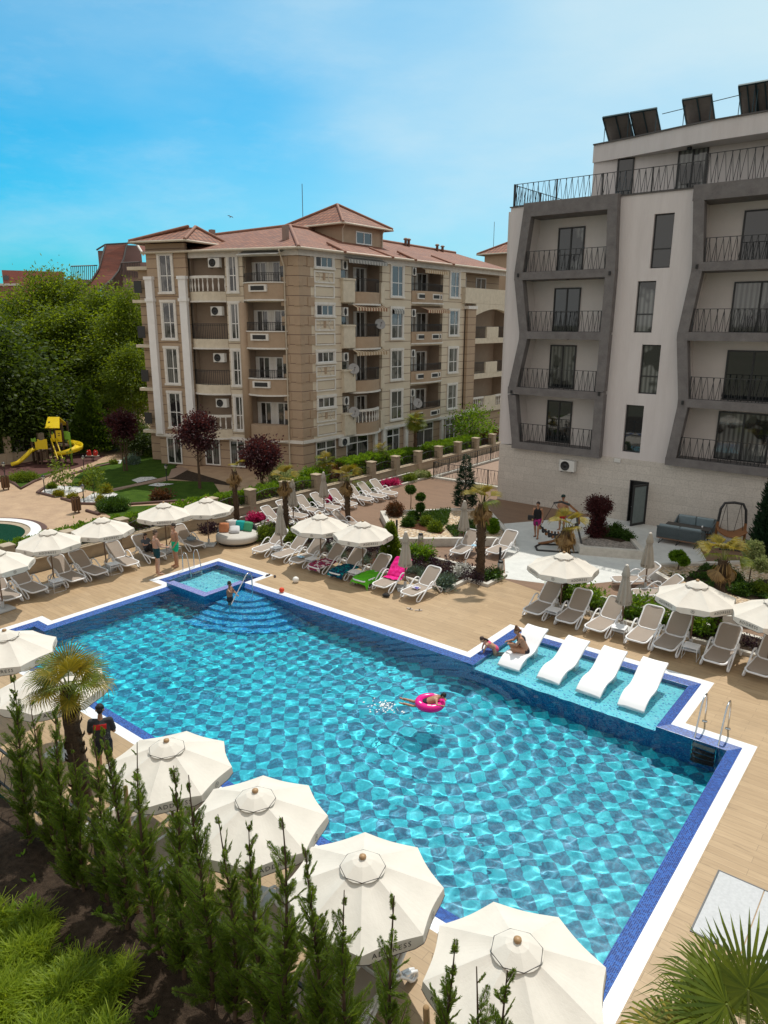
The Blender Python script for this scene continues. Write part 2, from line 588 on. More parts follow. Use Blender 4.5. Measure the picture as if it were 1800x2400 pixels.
for nm in ('pool_basin', 'pool_shelf', 'hot_tub', 'pool_steps'):
 bpy.data.objects[nm].cycles.is_caustics_receiver = True
def crop(ox, oy, s):
 return lambda x, y, z=0.0: gp(ox + x / s, oy + y / s, z)
CA, CB, CC, CD, CE = crop(0, 1080, 2.676), crop(500, 1050, 2.37), crop(1100, 1080, 2.37), crop(850, 1050, 4.1475), crop(0, 550, 3.16)
CU, CS, CT = crop(0, 960, 5.027), crop(1220, 1130, 6.38), crop(1500, 1160, 5.53)
def deck_mat(name, c1, c2, grout, stretch=(1, 1)):
 m, t, b, o = nt(name)
 v = coords(t, 'Object')
 br = N(t, 'ShaderNodeTexBrick')
 br.offset = .37
 br.inputs['Scale'].default_value = 1.0
 br.inputs['Brick Width'].default_value = 1.2
 br.inputs['Row Height'].default_value = .2
 br.inputs['Mortar Size'].default_value = .0035
 br.inputs['Mortar Smooth'].default_value = .2
 br.inputs['Color1'].default_value = (.15, .15, .15, 1)
 br.inputs['Color2'].default_value = (.85, .85, .85, 1)
 L(t, v, br.inputs[0])
 g = coords(t, 'Object', (.9, 11, 1))
 n1 = noise(t, g, 1.6, 6, .65)
 n2 = noise(t, coords(t, 'Object', (.35, .9, 1)), 1.0, 4, .6)
 sp = N(t, 'ShaderNodeSeparateColor')
 L(t, br.outputs[0], sp.inputs[0])
 f = math_(t, 'ADD', math_(t, 'MULTIPLY', n1, .62), math_(t, 'MULTIPLY', sp.outputs[0], .22))
 f = math_(t, 'ADD', f, math_(t, 'MULTIPLY', n2, .25))
 cc = mixc(t, ramp(t, f, [(.30, 0.0), (.72, 1.0)]), c2, c1)
 knots = ramp(t, noise(t, coords(t, 'Object', (1.1, 6, 1)), 1.3, 2), [(.66, 0.0), (.76, .5)])
 cc = mixc(t, knots, cc, tuple(x * .55 for x in c2))
 wet = ramp(t, noise(t, coords(t, 'Object', (.5, .5, .5)), 1.1, 5, .62), [(.57, 0.0), (.68, .42)])
 cc = mixc(t, wet, cc, tuple(x * .62 for x in c1))
 L(t, mixc(t, br.outputs['Fac'], cc, grout), b.inputs['Base Color'])
 b.inputs['Roughness'].default_value = .5
 b.inputs['Specular IOR Level'].default_value = .3
 bump(t, b, math_(t, 'SUBTRACT', n1, math_(t, 'MULTIPLY', br.outputs['Fac'], .8)), .25, .004)
 return m
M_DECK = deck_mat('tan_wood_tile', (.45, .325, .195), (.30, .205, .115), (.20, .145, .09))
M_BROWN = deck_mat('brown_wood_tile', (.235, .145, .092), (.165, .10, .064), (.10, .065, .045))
M_PALE = pmat('pale_terrazzo', (.66, .67, .64), .55, (.52, .53, .51), 2.2, .1)
M_STONE = pmat('white_travertine', (.62, .59, .53), .6, (.46, .43, .38), 5, .15)
M_TRAV = pmat('beige_travertine', (.42, .34, .24), .65, (.30, .235, .165), 3, .2, stretch=(1, 1, 3))
M_SOIL = pmat('dark_soil', (.085, .060, .042), .95, (.026, .018, .013), 9, .9, .05, spec=.1)
M_MULCH = pmat('bark_mulch', (.16, .062, .032), .9, (.07, .03, .018), 30, 1.0, .03, spec=.1)
M_LAWN = pmat('lawn_grass', (.058, .105, .014), .95, (.024, .052, .008), 1.6, .8, .03, spec=.05)
M_RUBBER = pmat('dark_red_rubber', (.085, .030, .024), .9, (.06, .022, .018), 20, .2)
M_STAMP = pmat('stamped_concrete', (.46, .32, .20), .7, (.31, .205, .13), 1.3, .3)
M_PATH = pmat('path_pavers', (.33, .225, .165), .75, (.24, .165, .12), 6, .2)
M_EDGE = pmat('brown_edging', (.11, .055, .042), .7, (.08, .04, .03), 8)
def gravel_mat(name, a, b_, c, scale):
 m, t, b, o = nt(name)
 v = coords(t, 'Object')
 vo = N(t, 'ShaderNodeTexVoronoi', feature='F1')
 vo.inputs['Scale'].default_value = scale
 L(t, v, vo.inputs['Vector'])
 sp = N(t, 'ShaderNodeSeparateColor')
 L(t, vo.outputs['Color'], sp.inputs[0])
 cc = ramp(t, sp.outputs[0], [(0, a), (.5, b_), (1, c)])
 d = ramp(t, vo.outputs['Distance'], [(.25, 0.0), (.75, .75)])
 cc = mixc(t, d, cc, tuple(x * .3 for x in b_))
 L(t, cc, b.inputs['Base Color'])
 b.inputs['Roughness'].default_value = .8
 bump(t, b, math_(t, 'MULTIPLY', vo.outputs['Distance'], -1.0), 1.0, .03)
 return m
M_PEACH = gravel_mat('peach_pebbles', (.62, .50, .34), (.55, .38, .22), (.74, .66, .55), 9)
M_WGRAV = gravel_mat('white_pebbles', (.80, .79, .77), (.72, .71, .69), (.86, .86, .85), 14)
M_GREYGRAV = gravel_mat('grey_pebbles', (.30, .27, .24), (.40, .35, .30), (.24, .21, .19), 10)
mb = MB()
B0, B1, B2, B3 = -24.4, 5.08, -1.9, 20.7
E_ = 2500
mb.quad((-E_, -E_, -.04), (E_, -E_, -.04), (E_, B1, -.04), (-E_, B1, -.04))
mb.quad((-E_, B3, -.04), (E_, B3, -.04), (E_, E_, -.04), (-E_, E_, -.04))
mb.quad((-E_, B1, -.04), (B0, B1, -.04), (B0, B3, -.04), (-E_, B3, -.04))
mb.quad((B2, B1, -.04), (E_, B1, -.04), (E_, B3, -.04), (B2, B3, -.04))
struct('ground', mb, pmat('far_ground', (.14, .125, .09), .9, (.08, .085, .05), .05))
def inside(p, poly):
 r = False
 n = len(poly)
 for i in range(n):
  a, b = poly[i], poly[(i + 1) % n]
  if (a[1] > p[1]) != (b[1] > p[1]) and p[0] < (b[0] - a[0]) * (p[1] - a[1]) / (b[1] - a[1]) + a[0]:
   r = not r
 return r
mb = MB()
xs = sorted({p[0] for p in OUT} | {-27.9, 6.0})
ys = sorted({p[1] for p in OUT} | {5.32, 25.2})
for i in range(len(xs) - 1):
 for j in range(len(ys) - 1):
  c = ((xs[i] + xs[i + 1]) / 2, (ys[j] + ys[j + 1]) / 2)
  if ys[j] < 5.32 or inside(c, OUT): continue
  mb.quad((xs[i], ys[j], 0), (xs[i + 1], ys[j], 0), (xs[i + 1], ys[j + 1], 0), (xs[i], ys[j + 1], 0))
struct('pool_deck', mb, M_DECK)
def flat(name, pts, z, mat):
 p = [(q[0], q[1], z) for q in pts]
 ar = sum(p[i][0] * p[(i + 1) % len(p)][1] - p[(i + 1) % len(p)][0] * p[i][1] for i in range(len(p)))
 if ar < 0: p = p[::-1]
 mb = MB()
 mb.poly(p)
 return struct(name, mb, mat)
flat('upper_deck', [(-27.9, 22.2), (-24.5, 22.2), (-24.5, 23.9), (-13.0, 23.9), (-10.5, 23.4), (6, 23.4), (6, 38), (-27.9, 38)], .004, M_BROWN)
white_zone = [CC(190, 350), CC(645, 312), (-13.0, 35.6), (-5.6, 35.6), CT(750, 640), CT(860, 850), CT(640, 880), (-8.8, 28.6), (-9.30, 26.54), (-10.62, 24.71), (-12.90, 23.97),
              CC(192, 470), CC(260, 470)]
flat('pale_paving', white_zone, .008, M_PALE)
def kerb_ring(mb, poly, w, z0, z1, m=0, closed=True):
 n = len(poly)
 ar = sum(poly[i][0] * poly[(i + 1) % n][1] - poly[(i + 1) % n][0] * poly[i][1] for i in range(n))
 P = [Vector((p[0], p[1])) for p in (poly if ar > 0 else poly[::-1])]
 Q = []
 for i in range(n):
  a, b, c = P[i - 1], P[i], P[(i + 1) % n]
  e1, e2 = (b - a).normalized(), (c - b).normalized()
  n1, n2 = Vector((-e1.y, e1.x)), Vector((-e2.y, e2.x))
  d = (n1 + n2)
  d = d / max(.3, d.length_squared) * 2
  Q.append(b + d * w)
 for i in range(n):
  j = (i + 1) % n
  mb.quad((*P[i], z1), (*P[j], z1), (*Q[j], z1), (*Q[i], z1), m)
  mb.quad((*P[i], z0), (*P[j], z0), (*P[j], z1), (*P[i], z1), m)
  mb.quad((*Q[j], z0), (*Q[i], z0), (*Q[i], z1), (*Q[j], z1), m)
 return [tuple(q) for q in Q]
def planter(name, label, poly, w, h, fillz, fills, bm=M_STONE):
 t = thing(name, label, 'planter', (poly[0][0], poly[0][1], 0))
 mb = MB()
 Q = kerb_ring(mb, poly, w, 0, h)
 mb.build('rim', bm, t, world=True)
 base = MB()
 base.poly([(q[0], q[1], fillz) for q in Q])
 base.build('bed', fills[0], t, world=True)
 for k, (nm, pts, mat) in enumerate(fills[1:]):
  mb = MB()
  p = [(q[0], q[1], fillz + .006 + .004 * k) for q in pts]
  ar = sum(p[i][0] * p[(i + 1) % len(p)][1] - p[(i + 1) % len(p)][0] * p[i][1] for i in range(len(p)))
  mb.poly(p if ar > 0 else p[::-1])
  mb.build(nm, mat, t, world=True)
 return t
P2 = [(-22.49, 27.97), (-20.65, 26.20), (-18.80, 24.55), (-14.68, 28.08), (-18.30, 31.85), (-19.6, 31.05)]
planter('raised_planter', 'raised white stone planter with peach pebbles, ball topiaries and a dark spruce', 'planter' and P2, .22, .38, .28,
  [M_PEACH, ('mulch_patch', [CD(350, 760, .28), CD(500, 690, .28), CD(700, 720, .28), CD(800, 800, .28), CD(760, 840, .28), CD(560, 800, .28)], M_MULCH),
         ('soil_patch', [CD(620, 640, .28), CD(860, 605, .28), CD(815, 740, .28), CD(780, 770, .28), CD(640, 720, .28), CD(520, 670, .28)], M_SOIL),
         ('flower_soil', [CD(800, 770, .28), CD(960, 735, .28), CD(1080, 720, .28), CD(1120, 865, .28), CD(890, 870, .28)], M_SOIL)])
P3 = [CS(890, 962, .38), CC(985, 505, .38), CC(905, 415, .38), CS(1440, 670, .38), CS(1180, 690, .38), CS(790, 850, .38)]
planter('raised_planter', 'raised pale stone planter with the clipped dark red topiary beside the doorway', P3, .22, .38, .28,
  [M_GREYGRAV, ('soil_patch', [CS(1180, 720, .28), CS(1440, 690, .28), CS(1659, 860, .28), CS(1500, 900, .28), CS(1180, 830, .28)], M_SOIL)])
P4 = [CT(100, 945, .38), CT(430, 1145, .38), CT(700, 1380, .38), CT(900, 1560, .38), CT(1659, 1590, .38), (2.5, 24.6), (2.5, 32.4), CT(1659, 835, .38), CT(640, 868, .38), CT(190, 882, .38)]
planter('raised_planter', 'raised stone planter at the right with pebbles, a low palm and cloud-pruned trees', P4, .22, .38, .28,
  [M_PEACH, ('soil_patch', [CT(870, 890, .28), CT(1080, 870, .28), CT(1260, 1000, .28), CT(1400, 1150, .28), CT(1659, 1090, .28), CT(1659, 1420, .28), CT(1200, 1300, .28), CT(560, 1120, .28), CT(330, 1040, .28), CT(600, 1070, .28)], M_SOIL)])
BED1 = [(-25.9, 21.30), (-13.85, 21.30), (-13.85, 22.70), (-12.95, 22.70), (-12.95, 24.2), (-26.0, 24.2)]
planter('flower_bed', 'long kerbed flower bed of shrubs behind the towel loungers', BED1, .16, .12, .07,
  [M_SOIL, ('mulch_patch', [CB(850, 625, .07), CB(960, 600, .07), CB(930, 680, .07), CB(840, 650, .07)], M_MULCH)])
BED5 = [(-10.75, 22.55), (5.5, 22.55), (5.5, 23.75), (-9.6, 24.3), (-10.75, 24.6)]
planter('flower_bed', 'narrow kerbed bed of hedge plants behind the right-hand row of loungers', BED5, .16, .12, .07, [M_SOIL])
BEDF = [(-27.95, 22.3), (-26.15, 22.3), (-26.15, 38.0), (-27.95, 38.0)]
planter('flower_bed', 'strip of pink flowers and young shrubs along the stone fence', BEDF, .14, .12, .07, [M_SOIL])
hx = MB()
pt = [gp(1685, 2045), gp(1880, 2107), gp(1800, 2250), gp(1620, 2180)]
pt = [(-2.06, 12.6), (-.4, 12.6), (-.4, 10.85), (-2.06, 10.85)]
hatch = thing('deck_hatch', 'pale square two-leaf hatch cover set flush in the deck at the right', 'hatch cover', (-1.2, 11.7, 0))
M_HATCH = pmat('hatch_plate', (.50, .51, .52), .5, (.40, .41, .42), 18, .3)
mb = MB()
mb.box(-2.05, 10.87, .002, -1.31, 12.58, .014)
mb.box(-1.29, 10.87, .002, -.42, 12.58, .014)
mb.build('leaf_panel', M_HATCH, hatch, world=True)
mb = MB()
kerb_ring(mb, [(-2.08, 10.84), (-.39, 10.84), (-.39, 12.61), (-2.08, 12.61)], .025, .001, .016)
mb.build('frame', pmat('dark_steel', (.12, .12, .12), .4), hatch, world=True)
flat('garden_paving', [(-28.5, 2), (-28.5, 34), (-34, 34), (-47, 52), (-75, 62), (-75, 2)], .0, M_STAMP)
flat('lawn', [CE(515, 1860), CE(560, 1790), CE(720, 1700), CE(900, 1665), CE(1030, 1640), CE(1180, 1605), CE(1330, 1640), CE(1300, 1720), CE(1240, 1790), CE(1000, 1845), CE(840, 1888), CE(700, 1905)], .02, M_LAWN)
flat('lawn', [CE(830, 1905), CE(1000, 1868), CE(1250, 1822), CE(1580, 1835), CE(1660, 1960), CE(1300, 1975), CE(1000, 1998), CE(820, 1990)], .02, M_LAWN)
flat('lawn', [CU(-60, 790), CU(130, 775), CU(430, 775), CU(650, 722), CU(600, 770), CU(400, 850), CU(245, 940), CU(180, 885), CU(110, 850), CU(-60, 840)], .02, M_LAWN)
flat('lawn', [CE(720, 2035), CE(1000, 2012), CE(1500, 1990), CE(1560, 2080), CE(1100, 2160), CE(860, 2110)], .02, M_LAWN)
flat('garden_lawn', [CE(1180, 1605), CE(1330, 1640), CE(1300, 1720), (-33.6, 28.2), (-40, 26.6), (-45, 33)], .016, M_SOIL)
flat('play_surface', [CU(-90, 700), CU(0, 660), CU(300, 625), CU(640, 560), CU(1000, 520), CU(1250, 545), CU(1100, 620), CU(860, 700), CU(660, 718), CU(430, 772), CU(-90, 780)], .012, M_RUBBER)
flat('garden_path', [CU(1330, 945), CU(1330, 935), CU(1659, 868), CE(1250, 1790), CE(1270, 1740), CE(1340, 1720), CE(1400, 1740), CE(1290, 1800), CE(1180, 1830), CU(1659, 895), CU(1330, 955)], .03, M_PATH)
WG = [[CU(485, 985), CU(570, 910), CU(700, 905), CU(960, 915), CU(1000, 960), CU(880, 1000), CU(660, 1040)],
      [CU(860, 1085), CU(1000, 1050), CU(1100, 990), CU(1200, 980), CU(1330, 985), CU(1390, 1005), CU(1270, 1090), CU(1150, 1115), CU(960, 1112)],
      [CE(975, 1822), CE(1040, 1800), CE(1130, 1798), CE(1165, 1810), CE(1020, 1842)],
      [CE(1095, 1862), CE(1160, 1843), CE(1290, 1850), CE(1180, 1870)],
      [CU(1230, 650), CU(1380, 600), CU(1440, 598), CU(1420, 640), CU(1300, 648)]]
mb = MB()
for g in WG:
 p = [(q[0], q[1], .045) for q in g]
 ar = sum(p[i][0] * p[(i + 1) % len(p)][1] - p[(i + 1) % len(p)][0] * p[i][1] for i in range(len(p)))
 mb.poly(p if ar > 0 else p[::-1])
tag(mb.build('white_gravel', M_WGRAV), 'bright white pebble beds in the garden lawn', 'gravel', kind='stuff')
mb = MB()
for line in ([CU(-60, 850), CU(110, 850), CU(180, 885), CU(245, 942), CU(400, 855), CU(600, 775), CU(760, 700)],
             [CU(1400, 625), CU(1100, 690), CU(870, 762), CU(600, 880), CU(440, 985), CU(650, 1035)],
             [CU(725, 1055), CU(860, 1095), CU(960, 1118), CU(1150, 1122)],
             [CE(960, 2002), CE(1300, 1980), CE(1700, 1962)], [CU(1020, 1200), CU(1170, 1245)]):
 mb.tube([(p[0], p[1], .05) for p in line], .09, 6)
tag(mb.build('lawn_edging', M_EDGE), None, None, kind='structure')
a, b, c = CA(0, 362), CA(180, 372), CA(300, 425)
d_ = 2 * (a.x * (b.y - c.y) + b.x * (c.y - a.y) + c.x * (a.y - b.y))
ux = ((a.x ** 2 + a.y ** 2) * (b.y - c.y) + (b.x ** 2 + b.y ** 2) * (c.y - a.y) + (c.x ** 2 + c.y ** 2) * (a.y - b.y)) / d_
uy = ((a.x ** 2 + a.y ** 2) * (c.x - b.x) + (b.x ** 2 + b.y ** 2) * (a.x - c.x) + (c.x ** 2 + c.y ** 2) * (b.x - a.x)) / d_
rp = math.hypot(a.x - ux, a.y - uy)
rp2 = min(rp, 4.5)
ctr = Vector((a.x + (ux - a.x) * rp2 / rp, a.y + (uy - a.y) * rp2 / rp))
mb = MB()
NS = 64
rad = [rp2, rp2 - .28, rp2 - .30, rp2 - .75, rp2 - .77, rp2 - 1.0]
zz = [.05, .05, .10, .10, .05, .02]
for i in range(len(rad) - 1):
 for j in range(NS):
  a0, a1 = 2 * PI * j / NS, 2 * PI * (j + 1) / NS
  q = lambda r, a_, z: (ctr.x + r * math.cos(a_), ctr.y + r * math.sin(a_), z)
  mb.quad(q(rad[i], a0, zz[i]), q(rad[i], a1, zz[i]), q(rad[i + 1], a1, zz[i + 1]), q(rad[i + 1], a0, zz[i + 1]), 0 if i < 1 else (1 if i < 3 else 2))
struct('round_pool_rim', mb, [M_EDGE, M_WHITE_PLASTIC, M_TRAV])
mb = MB()
mb.poly([(ctr.x + (rp2 - 1.0) * math.cos(2 * PI * j / NS), ctr.y + (rp2 - 1.0) * math.sin(2 * PI * j / NS), .021) for j in range(NS)])
gm, t, b_, o = nt('green_pool_water')
b_.inputs['Base Color'].default_value = (.012, .055, .035, 1)
b_.inputs['Roughness'].default_value = .06
struct('round_pool_water', mb, gm)
M_IRON = pmat('black_iron', (.018, .020, .022), .45, (.03, .03, .03), 20, spec=.5)
fence = thing('garden_fence', 'long low travertine wall with stone pillars and black iron panels along the neighbouring garden', 'fence', (-28.2, 11, 0))
mb = MB()
mb.box(-28.35, 2.0, -.04, -28.02, 62, .50)
mb.box(-28.39, 2.0, .503, -27.98, 62, .56)
mb.build('base_wall', M_TRAV, fence, world=True)
py0 = 14.25
pil = [py0 + 2.49 * k for k in range(-4, 18)]
for y in pil:
 mb = MB()
 mb.box(-28.42, y - .21, .0, -27.97, y + .21, 1.30)
 mb.box(-28.46, y - .25, 1.302, -27.93, y + .25, 1.37)
 mb.build('pillar', M_TRAV, fence, world=True, bevel=.012)
for y in pil[:-1]:
 mb = MB()
 a, b = y + .22, y + 2.27
 X = -28.2
 mb.tube([(X, a, .66), (X, b, .66)], .014, 5)
 top = [(X, a + (b - a) * k / 10, 1.02 + .14 * math.sin(PI * k / 10)) for k in range(11)]
 mb.tube(top, .016, 5)
 n = 7
 for k in range(n + 1):
  yy = a + (b - a) * k / n
  zt = 1.02 + .14 * math.sin(PI * k / n)
  if k in (0, n) or k % 2 == 0:
   mb.tube([(X, yy, .58), (X, yy, zt)], .010, 4)
  if k < n:
   y2 = a + (b - a) * (k + 1) / n
   zt2 = 1.02 + .14 * math.sin(PI * (k + 1) / n)
   mb.tube([(X, yy, .68), (X, (yy * .3 + y2 * .7), (.68 + zt2) / 2), (X, yy * .6 + y2 * .4, zt - .02)], .008, 4)
   mb.tube([(X, y2, .68), (X, (y2 * .3 + yy * .7), (.68 + zt) / 2), (X, y2 * .6 + yy * .4, zt2 - .02)], .008, 4)
 mb.build('iron_panel', M_IRON, fence, world=True)
M_CREAM = pmat('cream_render', (.62, .58, .46), .8, (.55, .51, .40), 2)
mb = MB()
mb.quad((-26.1, 38.02, .02), (-20.2, 38.02, .02), (-20.2, 62, -1.6), (-26.1, 62, -1.6))
struct('ramp', mb, M_CREAM)
flat('service_court', [(-27.9, 38.0), (6, 38.0), (6, 62), (-27.9, 62)], -.02, M_PATH)
def zig_panel(mb, a, b, z0, z1, step=.13, r=.008, post=True, seed=1):
 """railing of paired slanting rods between two rails, from a to b"""
 rnd = random.Random(seed)
 a, b = Vector((a[0], a[1], 0)), Vector((b[0], b[1], 0))
 Ln = (b - a).length
 d = (b - a) / Ln
 up = Vector((0, 0, 1))
 mb.bar(a + up * z1, b + up * z1, .04, .025)
 mb.bar(a + up * (z0 + .06), b + up * (z0 + .06), .03, .02)
 n = max(2, int(Ln / step))
 for k in range(n):
  s0, s1 = Ln * k / n, Ln * (k + 1) / n
  if k % 2: s0, s1 = s1, s0
  j = rnd.uniform(-.25, .25) * step
  mb.tube([a + d * max(0, min(Ln, s0 + j)) + up * (z0 + .06), a + d * max(0, min(Ln, s1 + j)) + up * z1], r, 4, caps=False)
  if k % 3 == 0:
   mb.tube([a + d * s1 + up * (z0 + .06), a + d * s1 + up * z1], r, 4, caps=False)
def zig_posts(par, a, b, z0, z1, gap=1.8, w=.045, name='post'):
 a, b = Vector((a[0], a[1], 0)), Vector((b[0], b[1], 0))
 Ln = (b - a).length
 n = max(1, round(Ln / gap))
 for k in range(n + 1):
  p = a + (b - a) * (k / n)
  mb = MB()
  mb.box(p.x - w / 2, p.y - w / 2, z0, p.x + w / 2, p.y + w / 2, z1 + .02)
  mb.build(name, M_IRON, par, world=True)
rl = thing('ramp_railing', 'black zig-zag railing around the ramp behind the upper deck', 'railing', (-23, 37.9, 0))
for k, (a, b) in enumerate((((-26.0, 37.88), (-19.9, 37.88)), ((-26.0, 37.88), (-26.0, 56)))):
 mb = MB()
 zig_panel(mb, a, b, .1, 1.05, .12, .009, seed=k)
 mb.build('rail_panel', M_IRON, rl, world=True)
 zig_posts(rl, a, b, 0, 1.05)
mb = MB()
mb.box(-26.15, 37.75, 0, -19.9, 38.0, .1)
mb.box(-26.15, 38.003, 0, -25.88, 60, .1)
mb.build('kerb', M_STONE, rl, world=True)
M_PLASTER = pmat('white_plaster', (.65, .605, .59), .85, (.575, .53, .515), 1.1, .06, stretch=(2.2, 2.2, .3))
M_PLASTER_IN = pmat('loggia_plaster', (.66, .61, .58), .85, (.61, .57, .54), 1.5, .05)
M_GREYBAND = pmat('grey_concrete_band', (.195, .180, .176), .8, (.12, .11, .108), 2.6, .12)
M_DARKALU = pmat('dark_aluminium', (.022, .024, .026), .4, (.03, .03, .03), 10)
M_METALCAP = pmat('metal_capping', (.09, .08, .075), .5)
def limestone_clad():
 m, t, b, o = nt('limestone_cladding')
 v = coords(t, 'Object', (1, 1, 1), (R(90), 0, 0))
 tc = N(t, 'ShaderNodeTexCoord')
 sp = N(t, 'ShaderNodeSeparateXYZ')
 L(t, tc.outputs['Object'], sp.inputs[0])
 cb = N(t, 'ShaderNodeCombineXYZ')
 L(t, sp.outputs[0], cb.inputs[0])
 L(t, sp.outputs[2], cb.inputs[1])
 br = N(t, 'ShaderNodeTexBrick')
 br.inputs['Scale'].default_value = 1
 br.inputs['Brick Width'].default_value = 1.25
 br.inputs['Row Height'].default_value = .42
 br.inputs['Mortar Size'].default_value = .004
 br.inputs['Color1'].default_value = (.56, .515, .46, 1)
 br.inputs['Color2'].default_value = (.63, .58, .52, 1)
 br.inputs['Mortar'].default_value = (.25, .23, .21, 1)
 L(t, cb.outputs[0], br.inputs[0])
 n = noise(t, tc.outputs['Object'], 14, 6, .7)
 n2 = noise(t, tc.outputs['Object'], 2, 4, .6)
 cc = mixc(t, ramp(t, n, [(.42, .45), (.52, 0.0)]), br.outputs[0], (.36, .32, .28))
 cc = mixc(t, ramp(t, n2, [(.35, .3), (.65, 0.0)]), cc, (.45, .41, .36))
 L(t, cc, b.inputs['Base Color'])
 b.inputs['Roughness'].default_value = .75
 bump(t, b, n, .2, .01)
 return m
M_CLAD = limestone_clad()
def glass_mat(name, tint, rough=.03, cur=None):
 """window pane: dark room behind, pale curtain folds, sky in the reflection"""
 m, t, b, o = nt(name)
 tc = N(t, 'ShaderNodeTexCoord')
 if cur:
  w_ = N(t, 'ShaderNodeTexWave', wave_type='BANDS', bands_direction='DIAGONAL')
  w_.inputs['Scale'].default_value = 3.0
  w_.inputs['Distortion'].default_value = 1.2
  fl_ = N(t, 'ShaderNodeMapping')
  fl_.inputs['Scale'].default_value = (1, 1, 0)
  L(t, tc.outputs['Object'], fl_.inputs[0])
  L(t, fl_.outputs[0], w_.inputs[0])
  n = noise(t, tc.outputs['Object'], .8, 2)
  f = math_(t, 'MULTIPLY', ramp(t, n, [(.45, 0.0), (.5, 1.0)]), math_(t, 'ADD', math_(t, 'MULTIPLY', w_.outputs[1], .6), .3))
  L(t, mixc(t, f, tint, cur), b.inputs['Base Color'])
 else:
  b.inputs['Base Color'].default_value = c4(tint)
 b.inputs['Roughness'].default_value = rough
 b.inputs['Specular IOR Level'].default_value = .75
 b.inputs['Coat Weight'].default_value = .6
 b.inputs['Coat Roughness'].default_value = .01
 return m
M_GLASS = glass_mat('dark_window_glass', (.012, .016, .018))
M_GLASS_CUR = glass_mat('curtained_glass', (.012, .015, .016), .05, (.20, .21, .20))
M_GLASS_OLD = glass_mat('net_curtain_glass', (.020, .020, .020), .06, (.17, .165, .155))
M_LAMP = pmat('lamp_housing', (.02, .02, .02), .5)
YF, YR, YB = 35.5, 36.7, 35.08      # wall face, loggia back wall, front of the grey frames
rb = thing('apartment_building', 'modern white apartment block with zigzag grey balcony frames and solar panels on its roof', 'building', (-12, 36, 0))
def WF(x, y, yp):
 return on_y(1140 + x / 2.212, 180 + y / 2.212, yp)
def slab_xz(mb, pts, y0, y1, m=0):
 """extrude an outline given as (x, z) from y0 (front) to y1"""
 n = len(pts)
 ar = sum(pts[i][0] * pts[(i + 1) % n][1] - pts[(i + 1) % n][0] * pts[i][1] for i in range(n))
 if ar < 0: pts = pts[::-1]
 v = [(p[0], y0, p[1]) for p in pts] + [(p[0], y1, p[1]) for p in pts]
 f = [tuple(range(n)), tuple(range(2 * n - 1, n - 1, -1))] + [((i + 1) % n, i, n + i, n + (i + 1) % n) for i in range(n)]
 return mb.add(v, f, m)
def XZ(lst, yp): return [((q := WF(x, y, yp)).x, q.z) for x, y in lst]
XR = 9.0                                        # the block runs on to the right, out of frame
XL = -19.84
ZP = WF(600, 1965, YF).z                        # top of the limestone base
ZT = WF(700, 620, YF).z                         # terrace parapet
legA = XZ([(215, 690), (165, 1030), (190, 1342), (130, 1635), (150, 1910)], YB)
legB = XZ([(655, 625), (640, 1020), (612, 1342), (585, 1645), (560, 1975)], YB)
legC = XZ([(1105, 560), (1092, 985), (1015, 1345), (1018, 1690), (950, 2005)], YB)
legD = [(legB[i][0] - legA[i][0] + legC[i][0] + 2.5, legC[i][1]) for i in range(5)]
for lg in (legA, legB, legC, legD):
 lg[0] = (lg[0][0], ZT)
 lg[-1] = (lg[-1][0], min(lg[-1][1], ZP + .3))
zb = [legB[i][1] for i in range(5)]
mb = MB()
slab_xz(mb, [(XL, ZP)] + [(p[0], p[1]) for p in legA[::-1]] + [(XL, ZT)], YF, YF + .3)
mb.build('wall', M_PLASTER, rb, world=True)
win_px = [[(870, 710), (978, 705), (948, 990), (848, 993)], [(785, 1060), (882, 1057), (855, 1327), (762, 1325)],
          [(803, 1390), (907, 1388), (880, 1648), (788, 1642)], [(722, 1700), (818, 1705), (795, 1950), (705, 1945)]]
wins = []
for wp in win_px:
 q = XZ(wp, YF)
 wins.append(((q[0][0] + q[3][0]) / 2, (q[1][0] + q[2][0]) / 2, (q[2][1] + q[3][1]) / 2, (q[0][1] + q[1][1]) / 2))
def xat(leg, z):
 for i in range(4):
  if leg[i][1] >= z >= leg[i + 1][1]:
   f = (leg[i][1] - z) / (leg[i][1] - leg[i + 1][1])
   return leg[i][0] + (leg[i + 1][0] - leg[i][0]) * f
 return leg[0][0] if z > leg[0][1] else leg[-1][0]
def leg_pts(leg, z0, z1):
 return [(xat(leg, z1), z1)] + [p for p in leg if z0 < p[1] < z1] + [(xat(leg, z0), z0)]
mb = MB()
cuts = sorted({ZT, ZP} | {w_[2] for w_ in wins} | {w_[3] for w_ in wins})
for i in range(len(cuts) - 1):
 z0, z1 = cuts[i], cuts[i + 1]
 lft, rgt = leg_pts(legB, z0, z1), leg_pts(legC, z0, z1)
 hit = [w_ for w_ in wins if w_[2] <= z0 + .01 and w_[3] >= z1 - .01]
 if hit:
  w_ = hit[0]
  mb.poly([(x, YF, z) for x, z in lft] + [(w_[0], YF, z0), (w_[0], YF, z1)])
  mb.poly([(w_[1], YF, z1), (w_[1], YF, z0)] + [(x, YF, z) for x, z in rgt[::-1]])
 else:
  mb.poly([(x, YF, z) for x, z in lft] + [(x, YF, z) for x, z in rgt[::-1]])
for w_ in wins:
 a, b, c, d = w_
 for p0, p1 in (((a, c), (b, c)), ((b, c), (b, d)), ((b, d), (a, d)), ((a, d), (a, c))):
  mb.quad((p0[0], YF, p0[1]), (p0[0], YF + .22, p0[1]), (p1[0], YF + .22, p1[1]), (p1[0], YF, p1[1]))
mb.build('wall', M_PLASTER, rb, world=True)
